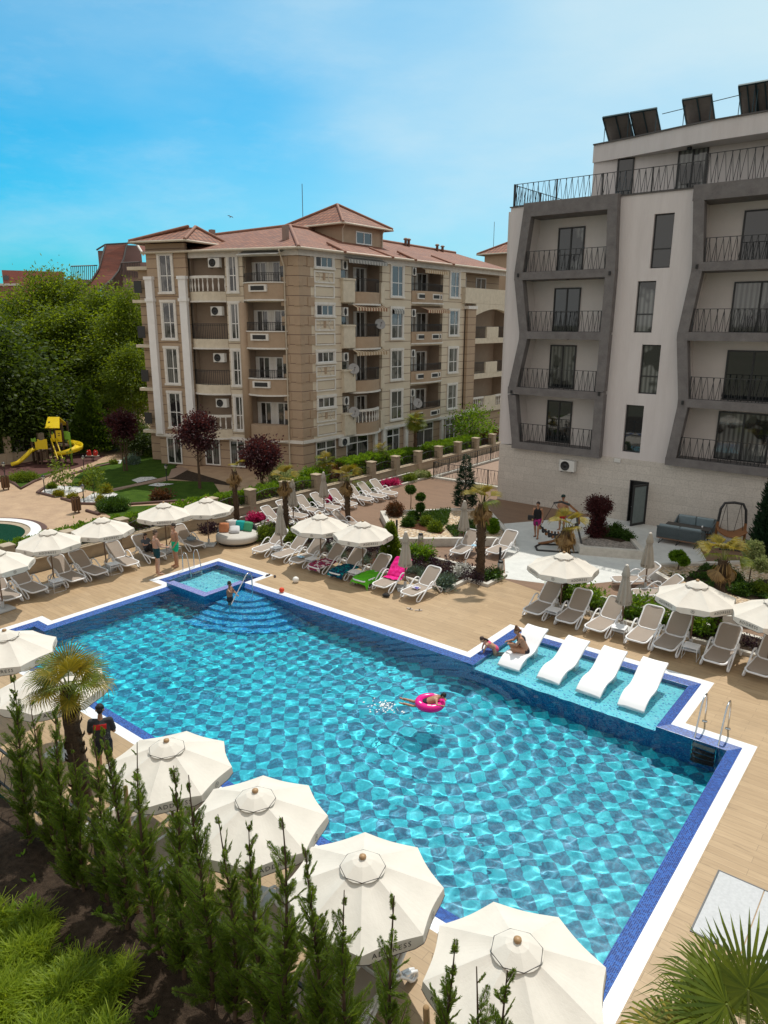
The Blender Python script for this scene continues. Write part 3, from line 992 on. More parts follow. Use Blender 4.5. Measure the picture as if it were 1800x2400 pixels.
def window(par, a, b, c, d, y, fw=.06, mull=(), trans=(), glass=None, mat=None, name='window', depth=.06):
 """frame bars + pane in the plane y; mull: fractions across, trans: fractions up"""
 mat = mat or M_DARKALU
 mb = MB()
 mb.box(a, y, c, a + fw, y + depth, d)
 mb.box(b - fw, y, c, b, y + depth, d)
 mb.box(a + fw, y + .001, c, b - fw, y + depth - .001, c + fw)
 mb.box(a + fw, y + .001, d - fw, b - fw, y + depth - .001, d)
 for f in mull:
  x = a + (b - a) * f
  mb.box(x - fw * .55, y + .002, c + fw, x + fw * .55, y + depth - .002, d - fw)
 for f in trans:
  z = c + (d - c) * f
  mb.box(a + fw, y + .003, z - fw * .5, b - fw, y + depth - .003, z + fw * .5)
 o = mb.build(name, mat, par, world=True)
 g = MB()
 g.quad((a + fw * .5, y + depth * .6, c + fw * .5), (b - fw * .5, y + depth * .6, c + fw * .5), (b - fw * .5, y + depth * .6, d - fw * .5), (a + fw * .5, y + depth * .6, d - fw * .5))
 g.build('pane', glass or M_GLASS, o, world=True)
 return o
for k, w_ in enumerate(wins):
 window(rb, *w_, YF + .13, .055, trans=(.36,), glass=M_GLASS_CUR if k in (1, 2) else M_GLASS)
mb = MB()
DX0, DX1, DZ1 = WF(748, 2090, YF).x, WF(846, 2100, YF).x, WF(800, 2095, YF).z
mb.box(XL - .02, YF - .06, -.03, DX0, YF + .3, ZP)
mb.box(DX1, YF - .06, -.03, XR, YF + .3, ZP)
mb.box(DX0, YF - .06, DZ1, DX1, YF + .3, ZP)
mb.build('stone_base', M_CLAD, rb, world=True)
mb = MB()
mb.box(XL, YF + .301, -.03, XR, 50, ZP + .02)
mb.box(XL, YR + .02, ZP + .021, XR, 50, ZT - .02)
mb.build('core', M_PLASTER_IN, rb, world=True)
mb = MB()
mb.box(DX0 + .02, YF + .302, .0, DX1 - .02, YF + .30, DZ1)
for q in ((DX0, DX0 + .05), (DX1 - .05, DX1)):
 mb.box(q[0], YF - .07, 0, q[1], YF + .1, DZ1)
mb.box(DX0 + .05, YF - .069, DZ1 - .06, DX1 - .05, YF + .099, DZ1)
dr = mb.build('door_frame', M_DARKALU, rb, world=True)
mb = MB()
mb.quad((DX0 + .05, YF + .12, 0), (DX1 - .05, YF + .12, 0), (DX1 - .05, YF + .12, DZ1 - .06), (DX0 + .05, YF + .12, DZ1 - .06))
dg, t, b_, o = nt('doorway_dark')
b_.inputs['Base Color'].default_value = (.01, .01, .01, 1)
mb.build('doorway', dg, rb, world=True)
ang = R(-100)
mb = MB()
mb.M = Matrix.Translation((DX1 - .06, YF - .06, 0)) @ Matrix.Rotation(R(248), 4, 'Z')
mb.box(0, -.03, .03, .08, .03, DZ1 - .08)
mb.box(.9, -.03, .03, .98, .03, DZ1 - .08)
mb.box(.08, -.029, .03, .9, .029, .14)
mb.box(.08, -.029, DZ1 - .18, .9, .029, DZ1 - .08)
lf = mb.build('door_leaf', M_DARKALU, rb, world=True)
mb2 = MB()
mb2.M = mb.M
mb2.box(.08, -.012, .14, .9, .012, DZ1 - .18)
fg = pmat('frosted_glass', (.16, .20, .20), .2)
mb2.build('pane', fg, lf, world=True)
mb2 = MB()
mb2.M = mb.M
mb2.tube([(.94, -.04, 1.0), (.94, -.09, 1.0), (.82, -.09, 1.0)], .012, 6)
mb2.build('handle', pmat('steel_handle', (.5, .5, .5), .3, metal=1.0), lf, world=True)
DOORS_A = [(372, 508, 755, 1000), (350, 486, 1077, 1312), (328, 462, 1386, 1616), (312, 441, 1676, 1912)]
DOORS_C = [(1326, 1505, 668, 965), (1274, 1455, 1040, 1320), (1238, 1424, 1400, 1675), (1190, 1372, 1737, 2010)]
for side, (lg0, lg1, doors) in enumerate(((legA, legB, DOORS_A), (legC, legD, DOORS_C))):
 mb = MB()
 z_bot = min(lg0[-1][1], lg1[-1][1])
 mb.quad((lg0[0][0] - 2, YR, z_bot), (lg1[0][0] + 2, YR, z_bot), (lg1[0][0] + 2, YR, ZT), (lg0[0][0] - 2, YR, ZT))
 for lg, flip in ((lg0, 0), (lg1, 1)):
  for i in range(4):
   a, b = lg[i], lg[i + 1]
   q = [(a[0], YF - .02, a[1]), (b[0], YF - .02, b[1]), (b[0], YR, b[1]), (a[0], YR, a[1])]
   mb.quad(*(q if not flip else q[::-1]))
 mb.build('loggia_wall', M_PLASTER_IN, rb, world=True)
 bands = ([(195, 695, 615), (205, 695, 685)], )
 half = .21
 for i in range(5):
  z0_, z1_ = lg0[i][1], lg1[i][1]
  zc = (z0_ + z1_) / 2 if i else ZT - .24
  x0_, x1_ = lg0[i][0], lg1[i][0]
  ext = .235
  mb = MB()
  h = .19 if 0 < i else .33
  if i == 4: zc += .10
  mb.box(x0_ - ext, YB, zc - h, x1_ + ext, YR - .002, zc + h - (.12 if i else 0))
  if i: mb.box(x0_ - ext, YB, zc + h - .119, x1_ + ext, YB + .25, zc + h)
  mb.build('band', M_GREYBAND, rb, world=True)
  if i:
   lp = MB()
   lp.lathe([(.07, -.03), (.07, 0)], 10, ((x0_ + x1_) / 2, YF + .3, zc - h - .001 if False else zc - h))
   lp.build('ceiling_lamp', M_LAMP, rb, world=True)
 for lg in (lg0, lg1):
  for i in range(4):
   a, b = lg[i], lg[i + 1]
   za = a[1] - (.30 if i else .60)
   zb_ = b[1] + .30
   hw = .235
   mb = MB()
   sgn = 1
   slab_xz(mb, [(a[0] - hw, a[1] - .15), (a[0] + hw, a[1] - .15), (b[0] + hw, b[1] + .15), (b[0] - hw, b[1] + .15)], YB + .004 + .003 * i, YF + .02)
   mb.build('frame_leg', M_GREYBAND, rb, world=True)
   lp = MB()
   lp.box(b[0] - .05, YB - .06, b[1] - .08, b[0] + .05, YB - .002, b[1] + .1)
   if i in (0, 2): lp.build('wall_lamp', M_LAMP, rb, world=True)
 for i in range(4):
  zf = (lg0[i + 1][1] + lg1[i + 1][1]) / 2 + (.10 if i == 3 else 0) + .12
  d0, d1, yt, yb_ = doors[i]
  q0, q1 = WF(d0, (yt + yb_) / 2, YR), WF(d1, (yt + yb_) / 2, YR)
  zt_ = zf + 2.28
  if side == 1:
   q1 = q0 + Vector((2.3, 0, 0))
  window(rb, q0.x, q1.x, zf, zt_, YR - .07, .07, mull=(.5,), glass=M_GLASS_CUR if (i + side) % 2 == 0 else M_GLASS, name='balcony_door')
  za, zb2 = lg0[i + 1][1], lg1[i + 1][1]
  rx0, rx1 = xat(lg0, zf + .5) + .30, xat(lg1, zf + .5) - .30
  mb = MB()
  zig_panel(mb, (rx0, YB + .12), (rx1, YB + .12), zf + .02, zf + 1.08, .14, .012, seed=i + 7 * side)
  mb.build('railing', M_IRON, rb, world=True)
  zig_posts(rb, (rx0, YB + .12), (rx1, YB + .12), zf, zf + 1.08, 3, name='railing_post')
mb = MB()
mb.poly([(x, YF, z) for x, z in leg_pts(legD, ZP, ZT)] + [(XR, YF, ZP), (XR, YF, ZT)])
mb.build('wall', M_PLASTER, rb, world=True)
mb = MB()
mb.box(XL - .05, YF - .06, ZT, XR, YF + .42, ZT + .05)
mb.box(XL - .05, YF + .421, ZT, XL + .35, 49, ZT + .05)
mb.build('parapet_cap', M_METALCAP, rb, world=True)
mb = MB()
mb.box(XL + .3, YF + .4, ZT - .15, XR, 50, ZT - .02)
mb.build('terrace', M_STONE, rb, world=True)
XB1 = legC[0][0] + .1
for k, (a, b, z1_) in enumerate((((XL + .1, YF + .1), (XB1, YF + .1), 1.12), ((XB1 + .03, YB + .1), (XR, YB + .1), 1.3), ((XL + .1, YF + .2), (XL + .1, 44), 1.1))):
 mb = MB()
 zig_panel(mb, a, b, ZT + .03, ZT + z1_, .15, .012, seed=20 + k)
 mb.build('railing', M_IRON, rb, world=True)
 zig_posts(rb, a, b, ZT + .03, ZT + z1_, 2.6, .06, name='railing_post')
YP = 38.2
px0 = WF(553, 500, YP).x
zf0, zf1 = WF(555, 447, YP).z, WF(555, 358, YP).z
mb = MB()
mb.box(px0, YP, ZT - .1, XR, 49, zf1 - .3)
mb.build('penthouse_wall', M_PLASTER, rb, world=True)
mb = MB()
line = [(px0 - .05, YP - .05), (px0 + 2.0, YP - .35), (px0 + 4.2, YP - .85), (px0 + 6.0, YP - 1.2), (px0 + 9, YP - 1.35), (XR, YP - 1.4)]
zl = zf0
n = len(line)
for i in range(n - 1):
 a, b = line[i], line[i + 1]
 mb.quad((*a, zl), (*b, zl), (*b, zf1), (*a, zf1))
mb.poly([(x, y, zf1) for x, y in line] + [(XR, 49, zf1), (px0 - .05, 49, zf1)])
mb.poly(([(x, y, zl) for x, y in line] + [(XR, YP + .01, zl), (px0 - .05, YP + .01, zl)])[::-1])
mb.build('penthouse_roof', M_PLASTER, rb, world=True)
mb = MB()
for i in range(n - 1):
 a, b = line[i], line[i + 1]
 mb.bar((a[0], a[1], zf1 + .03), (b[0], b[1], zf1 + .03), .16, .06)
mb.build('roof_edge', M_METALCAP, rb, world=True)
for (d0, d1, mull) in ((676, 762, ()), (985, 1140, (.5,))):
 q0, q1 = WF(d0, 520, YP), WF(d1, 520, YP)
 window(rb, q0.x, q1.x, ZT, ZT + 2.25, YP - .05, .07, mull=mull, glass=M_GLASS_CUR if mull else M_GLASS, name='terrace_door')
mb = MB()
q = WF(1042, 366, YP - .9)
mb.lathe([(.12, -.12), (.12, 0)], 10, (q.x, YP - .6, zl))
mb.build('ceiling_lamp', M_LAMP, rb, world=True)
for k, (yy, zz_) in enumerate(((40.5, 4), (40.5, 7.4), (40.5, 13.1))):
 mb = MB()
 mb.box(XL - 1.15, yy, zz_ - .35, XL - .002, yy + 4, zz_)
 mb.build('side_balcony', M_GREYBAND, rb, world=True)
 mb = MB()
 zig_panel(mb, (XL - 1.1, yy + .05), (XL - .05, yy + .05), zz_, zz_ + 1.1, .13, .008, seed=50 + k)
 zig_panel(mb, (XL - 1.1, yy + .05), (XL - 1.1, yy + 3.9), zz_, zz_ + 1.1, .13, .008, seed=60 + k)
 mb.build('railing', M_IRON, rb, world=True)
M_SOLARBACK = pmat('panel_back', (.13, .115, .105), .5, (.075, .068, .062), 1.2, metal=.2)
M_SOLARFRAME = pmat('panel_frame', (.03, .06, .07), .35, metal=.6)
panels = [(636, 768), (772, 908), (1040, 1186), (1316, 1400), (1402, 1490)]
M_SOLAR = glass_mat('solar_glass', (.01, .015, .04))
proto = None
for k, (a, b) in enumerate(panels):
 yy = YP + .9 - (0 if k < 2 else .6 if k < 3 else 1.2)
 q0, q1 = WF(a + 12, 330 if k < 2 else 245, yy), WF(b + 4, 300 if k < 2 else 240, yy)
 t_ = thing('solar_panel', ['solar panel leftmost on the roof edge beside the stair frame', 'second solar panel from the left, touching the leftmost one', 'single solar panel standing alone in the middle of the roof',
                               'tilted solar panel near the right edge of the photo', 'solar panel cut by the right edge of the photo'][k], 'solar panel', ((q0.x + q1.x) / 2, yy, zf1 + .02), 0, 'solar panels on the roof')
 wd = (q1.x - q0.x) / 2 + .03
 hz_ = 1.45
 mb = MB()
 mb.M = Matrix.Translation((0, 0, .05)) @ Matrix.Rotation(R(48), 4, 'X')
 mb.box(-wd, -.02, 0, wd, .02, hz_ + .15)
 mb.build('panel_back', M_SOLARBACK, t_)
 mb2 = MB()
 mb2.M = mb.M
 mb2.quad((wd, .022, .02), (-wd, .022, .02), (-wd, .022, hz_ + .13), (wd, .022, hz_ + .13))
 mb2.build('glass', M_SOLAR, t_)
 mb2 = MB()
 mb2.M = mb.M
 mb2.bar((-wd - .02, 0, hz_ + .18), (wd + .02, 0, hz_ + .18), .09, .07)
 mb2.bar((-wd - .02, 0, 0), (wd + .02, 0, 0), .09, .05)
 for s in (-1, -.0, 1): mb2.bar((s * wd, -.03, 0), (s * wd, -.03, hz_ + .15), .05, .05, up=(0, 1, 0))
 mb2.build('frame', M_SOLARFRAME, t_)
 mb2 = MB()
 top = (hz_ + .1) * math.sin(R(22))
 for s in (-1, 1):
  mb2.tube([(s * (wd - .05), .05, .03), (s * (wd - .05), -1.0, .03)], .02, 5)
  mb2.tube([(s * (wd - .05), -1.0, .03), (s * (wd - .05), -1.0, 1.2)], .018, 5)
 mb2.build('stand', M_SOLARFRAME, t_)
pipe = MB()
qa, qb = WF(905, 188, YP + .8), WF(1320, 122, YP)
pipe.tube([(qa.x, YP + 1.0, qa.z), (qb.x, YP + .4, qa.z + .1)], .02, 5)
tag(pipe.build('roof_pipe', M_SOLARFRAME), 'thin straight pipe running between the solar panels on the roof', 'pipe')
M_ACW = pmat('ac_white_metal', (.68, .67, .64), .45, (.6, .59, .56), 4)
M_DARK = pmat('dark_grille', (.03, .03, .03), .6)
def make_ac():
 r = thing('air_conditioner', '', 'air conditioner')
 mb = MB()
 mb.box(-.42, -.32, 0, .42, 0, .58)
 mb.build('casing', M_ACW, r, bevel=.015)
 mb = MB()
 mb.M = Matrix.Translation((-.1, -.323, .29)) @ Matrix.Rotation(R(90), 4, 'X')
 mb.lathe([(.25, -.002), (.25, .012), (.20, .012), (.20, .004), (.05, .004), (.05, .016)], 20)
 mb.build('fan_grille', M_DARK, r)
 mb = MB()
 for s in (-.3, .3):
  mb.bar((s, -.34, -.03), (s, .03, -.03), .04, .04)
 mb.build('bracket', M_METALCAP, r)
 return r
AC = make_ac()
q = WF(430, 2010, YF - .07)
AC.location = (q.x, YF - .08, WF(430, 2040, YF).z)
AC['label'] = 'air conditioner on the limestone base of the white block, below its lowest left balcony'
vb = MB()
q = WF(683, 1985, YF)
vb.box(q.x - .16, YF - .12, q.z - .12, q.x + .16, YF - .061, q.z + .08)
vb.build('meter_box', M_ACW, rb, world=True)
def banded(name, c1, c2, joint, step=.6):
 """rendered wall with shadow grooves every 60 cm"""
 m, t, b, o = nt(name)
 tc = N(t, 'ShaderNodeTexCoord')
 sp = N(t, 'ShaderNodeSeparateXYZ')
 L(t, tc.outputs['Object'], sp.inputs[0])
 fr = math_(t, 'FRACT', math_(t, 'DIVIDE', sp.outputs[2], step))
 g = math_(t, 'LESS_THAN', fr, .07)
 n = noise(t, tc.outputs['Object'], .8, 5, .6)
 n2 = noise(t, tc.outputs['Object'], 12, 3, .6)
 cc = mixc(t, ramp(t, math_(t, 'ADD', math_(t, 'MULTIPLY', n, .6), math_(t, 'MULTIPLY', n2, .4)), [(.35, 0.0), (.65, 1.0)]), c2, c1)
 cc = mixc(t, g, cc, joint)
 L(t, cc, b.inputs['Base Color'])
 b.inputs['Roughness'].default_value = .85
 bump(t, b, math_(t, 'SUBTRACT', math_(t, 'MULTIPLY', n2, .3), g), .5, .03)
 return m
M_CREAMW = banded('cream_render_wall', (.66, .575, .445), (.58, .50, .385), (.22, .15, .11))
M_BROWNW = banded('brown_render_wall', (.44, .325, .225), (.385, .28, .19), (.17, .11, .08))
M_BROWNP = pmat('brown_render', (.44, .325, .225), .85, (.375, .27, .185), 2)
M_CREAMP = pmat('cream_trim', (.70, .62, .49), .8, (.55, .48, .37), 3)
M_WTRIM = pmat('white_trim', (.78, .75, .70), .75, (.62, .59, .54), 3)
M_PILA = pmat('white_pilaster', (.82, .81, .80), .75, (.75, .74, .73), 3)
M_UPVC = pmat('white_window_frame', (.74, .73, .71), .4, (.70, .69, .67), 4)
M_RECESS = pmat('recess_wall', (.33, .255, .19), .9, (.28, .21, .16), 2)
def tile_roof():
 m, t, b, o = nt('clay_roof_tiles')
 uv = N(t, 'ShaderNodeUVMap')
 sp = N(t, 'ShaderNodeSeparateXYZ')
 L(t, uv.outputs[0], sp.inputs[0])
 fu = math_(t, 'FRACT', math_(t, 'DIVIDE', sp.outputs[0], .42))
 fv = math_(t, 'FRACT', math_(t, 'DIVIDE', sp.outputs[1], .50))
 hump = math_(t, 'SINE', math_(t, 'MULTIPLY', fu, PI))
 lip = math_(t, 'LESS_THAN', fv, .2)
 cu = math_(t, 'FLOOR', math_(t, 'DIVIDE', sp.outputs[0], .42))
 cv = math_(t, 'FLOOR', math_(t, 'DIVIDE', sp.outputs[1], .50))
 cb = N(t, 'ShaderNodeCombineXYZ')
 L(t, cu, cb.inputs[0])
 L(t, cv, cb.inputs[1])
 wn = N(t, 'ShaderNodeTexWhiteNoise', noise_dimensions='2D')
 L(t, cb.outputs[0], wn.inputs[0])
 cc = ramp(t, wn.outputs[0], [(0, (.20, .062, .028)), (.5, (.26, .09, .042)), (1, (.31, .12, .062))])
 n = noise(t, uv.outputs[0], .5, 4)
 cc = mixc(t, ramp(t, n, [(.4, 0.0), (.7, .45)]), cc, (.14, .07, .05))
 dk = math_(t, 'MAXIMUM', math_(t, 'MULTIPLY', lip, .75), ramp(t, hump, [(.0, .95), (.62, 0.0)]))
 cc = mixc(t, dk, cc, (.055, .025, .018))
 L(t, cc, b.inputs['Base Color'])
 b.inputs['Roughness'].default_value = .75
 bump(t, b, math_(t, 'SUBTRACT', hump, math_(t, 'MULTIPLY', lip, .5)), .8, .05)
 return m
M_ROOF = tile_roof()
M_RIDGE = pmat('ridge_tiles', (.30, .15, .10), .75, (.20, .09, .06), 5, .3)
M_GUTTER = pmat('cream_gutter', (.60, .53, .42), .5)
bb = thing('apartment_building', 'older beige apartment block with brown tiled hip roofs, bay balconies and white window surrounds', 'building', (-33.5, 33.5, 0))
P0 = Vector((-33.5, 33.5, 0))
dXl, nIl = Vector((.944, .33, 0)), Vector((-.33, .944, 0))
FR = Matrix(((0, -1, 0, P0.x), (1, 0, 0, P0.y), (0, 0, 1, 0), (0, 0, 0, 1)))
FL = Matrix(((dXl.x, nIl.x, 0, P0.x), (dXl.y, nIl.y, 0, P0.y), (0, 0, 1, 0), (0, 0, 0, 1)))
ZF = [2.2, 5.2, 8.2, 11.2]
EAVE = 14.2
def wall(mat, a, c, b, d, y=0.0, name='wall', thick=.25):
 mb = MB()
 mb.box(a, y, c, b, y + thick, d)
 return mb.build(name, mat, bb, world=True)
def trimbox(mat, *bx, name='trim'):
 for b in bx:
  mb = MB()
  mb.box(*b)
  mb.build(name, mat, bb, world=True)
def surround(a, b, c, d, w=.16, y=-.09, sill=True, mat=None):
 mb = MB()
 mb.box(a - w, y, c - .0, a, -.002, d)
 mb.box(b, y, c - .0, b + w, -.002, d)
 mb.box(a - w - .03, y - .02, d, b + w + .03, -.001, d + w)
 if sill: mb.box(a - w - .05, y - .05, c - w * .8, b + w + .05, -.001, c)
 return mb.build('surround', mat or M_WTRIM, bb, world=True)
def tall_window(a, b, c, d, old=True):
 surround(a, b, c, d)
 window(bb, a, b, c, d, -.05, .055, mull=(.6,), trans=(.44,), glass=M_GLASS_OLD if old else M_GLASS, mat=M_UPVC, depth=.045)
def bow(a, b, y0, amp, n=10):
 return [(a + (b - a) * k / n, y0 - amp * max(0.0, math.sin(PI * k / n)) ** .8) for k in range(n + 1)]
def bow_wall(mat, a, b, z0, z1, y0=-.05, amp=.45, name='balcony_front', th=.12):
 o = bow(a, b, y0, amp)
 mb = MB()
 mb.prism(o + [(b, .3), (a, .3)], z0, z1)
 return mb.build(name, mat, bb, world=True)
def bow_rail(a, b, z0, z1, y0=-.05, amp=.45):
 pts = bow(a, b, y0 + .05, amp, 16)
 mb = MB()
 mb.tube([(x, y, z1) for x, y in pts], .022, 5)
 mb.tube([(x, y, z0 + .05) for x, y in pts], .014, 4)
 mb.tube([(x, y, z1 - .1) for x, y in pts], .012, 4)
 fine = bow(a, b, y0 + .05, amp, int((b - a) / .13))
 for x, y in fine:
  mb.tube([(x, y, z0), (x, y, z1)], .018, 4, caps=False)
 return mb.build('railing', M_IRON, bb, world=True)
BAL = [(.05, 0), (.05, .06), (.035, .08), (.06, .22), (.065, .3), (.03, .5), (.028, .55), (.05, .6), (.05, .66)]
def balusters(a, b, z0, h=.8, y0=-.05, amp=.45):
 mb = MB()
 pts = bow(a, b, y0 + .08, amp, max(4, int((b - a) / .30)))
 for x, y in pts:
  mb.lathe([(r, z * h / .8) for r, z in BAL], 8, (x, y, z0))
 o = bow(a, b, y0, amp)
 i_ = bow(a, b, y0 + .18, amp)
 mb.prism(o + i_[::-1], z0 + h * .83, z0 + h)
 return mb.build('balustrade', M_WTRIM, bb, world=True)
def recess(a, b, z0, z1, depth, doors, zf):
 mb = MB()
 mb.box(a - .1, depth, z0, b + .1, depth + .1, z1)
 mb.box(a - .12, .251, z0, a - .002, depth, z1)
 mb.box(b + .002, .251, z0, b + .12, depth, z1)
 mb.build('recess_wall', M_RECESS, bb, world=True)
 for d0, d1 in doors:
  surround_at(d0, d1, zf + .1, zf + 2.35, depth)
  window(bb, d0, d1, zf + .1, zf + 2.35, depth - .05, .07, mull=(.5,), glass=M_GLASS_OLD, mat=M_UPVC, name='balcony_door', depth=.045)
def surround_at(a, b, c, d, y):
 trimbox(M_WTRIM, *[(q[0], y - .03, c, q[1], y - .001, d) for q in ((a - .22, a), (b, b + .22))], name='surround')
FRAME[0] = FR
wall(M_BROWNW, .0, 0, 1.05, EAVE)
for z in np.arange(2.4, 13.8, 1.2):
 trimbox(M_BROWNP, (-.02, -.05, z, .35, -.001, z + .55), (.75, -.05, z, 1.35, -.001, z + .55), name='quoin')
wall(M_CREAMW, 1.05, ZF[0], 3.95, EAVE)
wall(M_CREAMW, 8.35, ZF[0], 11.85, EAVE)
wall(M_CREAMW, 16.1, ZF[0], 19.4, EAVE)
wall(M_BROWNW, 1.05, 0, 27.0, ZF[0] - .02, .12)
trimbox(M_WTRIM, (-.05, -.14, ZF[0] - .2, 27.2, .05, ZF[0] - .001), name='string_course')
trimbox(M_WTRIM, (-.05, -.12, EAVE - .38, 27.2, -.001, EAVE - .02), name='cornice')
for i, zf in enumerate(ZF):
 surround(1.5, 3.1, zf + 2.02, zf + 2.7, .16)
 window(bb, 1.5, 3.1, zf + 2.02, zf + 2.7, -.05, .06, mull=(.33, .67), glass=M_GLASS_OLD if i < 2 else M_GLASS, mat=M_UPVC, depth=.045)
 for (c, d) in ((zf + 1.05, zf + 1.80), (zf + .12, zf + .92)):
  mb = MB()
  for q in ((1.34, 1.44), (3.16, 3.26)): mb.box(q[0], -.06, c, q[1], -.001, d)
  mb.box(1.44, -.059, c, 3.16, -.001, c + .09)
  mb.box(1.44, -.059, d - .09, 3.16, -.001, d)
  if c > zf + 1:
   for cx, a0, a1 in ((1.62, -80, 80), (2.98, 100, 260)):
    mb.tube([(cx + .30 * math.cos(R(a0 + (a1 - a0) * k / 8)), -.02, (c + d) / 2 + .27 * math.sin(R(a0 + (a1 - a0) * k / 8))) for k in range(9)], .022, 4)
  mb.build('wall_panel', M_WTRIM, bb, world=True)
  if c > zf + 1:
   trimbox(M_BROWNP, (2.2, -.04, c + .2, 2.4, -.001, d - .12), name='panel_boss')
 tall_window(9.42, 10.72, zf + .45, zf + 2.58, i != 3)
 tall_window(17.12, 18.36, zf + .6, zf + 2.55)
 top = zf + 3.0 if i < 3 else EAVE
 recess(3.95, 8.35, zf, top, 1.3, ((4.6, 5.9), (6.9, 7.9)), zf)
 trimbox(M_CREAMP, (3.9, -.25, zf - .1, 5.1, .25, zf + 1.32), (3.82, -.31, zf + 1.321, 5.12, .25, zf + 1.45), (8.0, -.2, zf - .1, 8.4, .25, zf + 1.3), name='balcony_cheek')
 bow_wall(M_BROWNP, 5.1, 8.0, zf - .15, zf + .62)
 bow_wall(M_WTRIM, 5.0, 8.1, zf - .26, zf - .152, -.1, .5, name='slab_trim')
 trimbox(M_CREAMP, (3.95, .02, zf - .15, 8.35, 1.3, zf + .02), name='slab')
 if i == 0: balusters(5.15, 7.95, zf + .63, .95)
 else: bow_rail(5.15, 7.95, zf + .62, zf + 1.48)
 recess(11.85, 16.1, zf, top, 1.3, ((12.6, 13.7), (14.3, 15.6)), zf)
 bow_wall(M_BROWNP, 11.9, 16.05, zf + .08, zf + .92, amp=.35)
 bow_wall(M_WTRIM, 11.85, 16.1, zf - .02, zf + .078, -.08, .38, name='slab_trim')
 trimbox(M_CREAMP, (11.85, .02, zf - .15, 16.1, 1.3, zf + .03), name='slab')
 for q in ((12.3, .33), (14.1, .35), (15.2, .3)):
  yb = -.05 - .35 * math.sin(PI * min(1, (q[0] + .5 - 11.9) / 4.15)) ** .8
  mb = MB()
  mb.box(q[0], yb - .05, zf + .32, q[0] + 1.0 if q[0] < 15 else q[0] + .5, yb + .1, zf + .74)
  nb = mb.build('opening_surround', M_WTRIM, bb, world=True)
  mb = MB()
  mb.box(q[0] + .1, yb - .056, zf + .40, (q[0] + 1.0 if q[0] < 15 else q[0] + .5) - .1, yb + .05, zf + .66)
  mb.build('opening', M_DARK, nb, world=True)
 bow_rail(11.95, 16.0, zf + .92, zf + 1.46, amp=.35)
def stripes(name, a, b_):
 m, t, b, o = nt(name)
 tc = N(t, 'ShaderNodeTexCoord')
 sp = N(t, 'ShaderNodeSeparateXYZ')
 L(t, tc.outputs['Object'], sp.inputs[0])
 f = math_(t, 'LESS_THAN', math_(t, 'FRACT', math_(t, 'DIVIDE', sp.outputs[1], .3)), .5)
 L(t, mixc(t, f, a, b_), b.inputs['Base Color'])
 b.inputs['Roughness'].default_value = .85
 return m
AW = [stripes('striped_grey_awning', (.42, .41, .38), (.22, .22, .21)), stripes('striped_brown_awning', (.60, .50, .34), (.24, .085, .05)), stripes('striped_tan_awning', (.55, .46, .33), (.36, .24, .14))]
for (s0, s1, z, mat, out) in ((4.1, 8.2, 14.05, 0, .6), (4.9, 8.3, 11.0, 1, .55), (4.9, 8.3, 8.0, 2, .55), (12.8, 15.9, 13.85, 2, .6), (12.9, 16.0, 10.95, 1, .8), (9.5, 10.7, 10.85, 0, .25)):
 mb = MB()
 mb.quad((s0, -.02, z), (s1, -.02, z), (s1, -out, z - .22), (s0, -out, z - .22))
 n = 14
 for k in range(n):
  a, b = s0 + (s1 - s0) * k / n, s0 + (s1 - s0) * (k + 1) / n
  mb.poly([(a, -out, z - .22), (b, -out, z - .22), (b, -out - .01, z - .42), ((a + b) / 2, -out - .01, z - .47), (a, -out - .01, z - .42)])
 mb.build('awning', AW[mat], bb, world=True)
wall(M_BROWNW, 19.4, ZF[0], 20.65, 11.0, -.35)
trimbox(M_WTRIM, (19.3, -.45, 10.9, 20.75, .25, 11.15), (19.3, -.45, ZF[0], 20.75, .2, ZF[0] + .35), name='capital')
for i, zf in enumerate(ZF[:3]):
 recess(20.65, 27, zf, zf + 3, 1.6, ((22, 23.4), (24.5, 26)), zf)
 trimbox(M_CREAMP, (20.65, -.3, zf - .15, 27, 1.6, zf + .3), name='slab')
 mb = MB()
 mb.box(22.6, -.32, zf + .301, 24.6, -.1, zf + 1.25)
 mb.build('balcony_front', M_CREAMP, bb, world=True)
 if i == 0: balusters(20.7, 26.9, zf + .3, .95, -.25, .02)
 else: bow_rail(20.7, 26.9, zf + .3, zf + 1.25, -.2, .02)
mb = MB()
arc = [(20.65 + 6.35 * k / 12, 10.4 + .55 * math.sin(PI * k / 12)) for k in range(13)]
slab_xz(mb, [(20.65, 11.35), (27, 11.35)] + arc[::-1], -.35, .1)
mb.build('arch', M_CREAMP, bb, world=True)
trimbox(M_CREAMP, (19.3, -.35, 11.36, 27, -.1, 12.6), (18.9, -.35, 11.36, 19.3, .3, 12.6), name='terrace_parapet')
wall(M_BROWNW, 19.4, 11.2, 27, EAVE, 1.2)
window(bb, 20.2, 21.3, 11.3, 13.6, 1.14, .07, mull=(.5,), glass=M_GLASS_OLD, mat=M_UPVC, name='balcony_door')
window(bb, 22.9, 24.6, 11.3, 13.6, 1.14, .07, mull=(.5,), glass=M_GLASS_OLD, mat=M_UPVC, name='balcony_door')
for a, b in ((1.3, 3.3), (4.4, 6.8), (9.0, 10.6), (12.6, 15.2), (17, 18.4)):
 window(bb, a, b, .1, 1.95, .06, .08, mull=(.5,), trans=(.7,), glass=M_GLASS_OLD, mat=M_UPVC, depth=.05)
for a in (7.4, 8.4, 11.2, 16.2):
 trimbox(M_WTRIM, (a, -.1, 0, a + .35, .11, 1.98), name='pilaster')
FRAME[0] = FL
wall(M_BROWNW, -1.0, 0, .0, EAVE)
for z in np.arange(2.4, 13.8, 1.2):
 trimbox(M_BROWNP, (-1.25, -.05, z, -.75, -.001, z + .55), (-.35, -.052, z, .03, -.001, z + .55), name='quoin')
wall(M_CREAMW, -5.25, ZF[0], -3.95, EAVE)
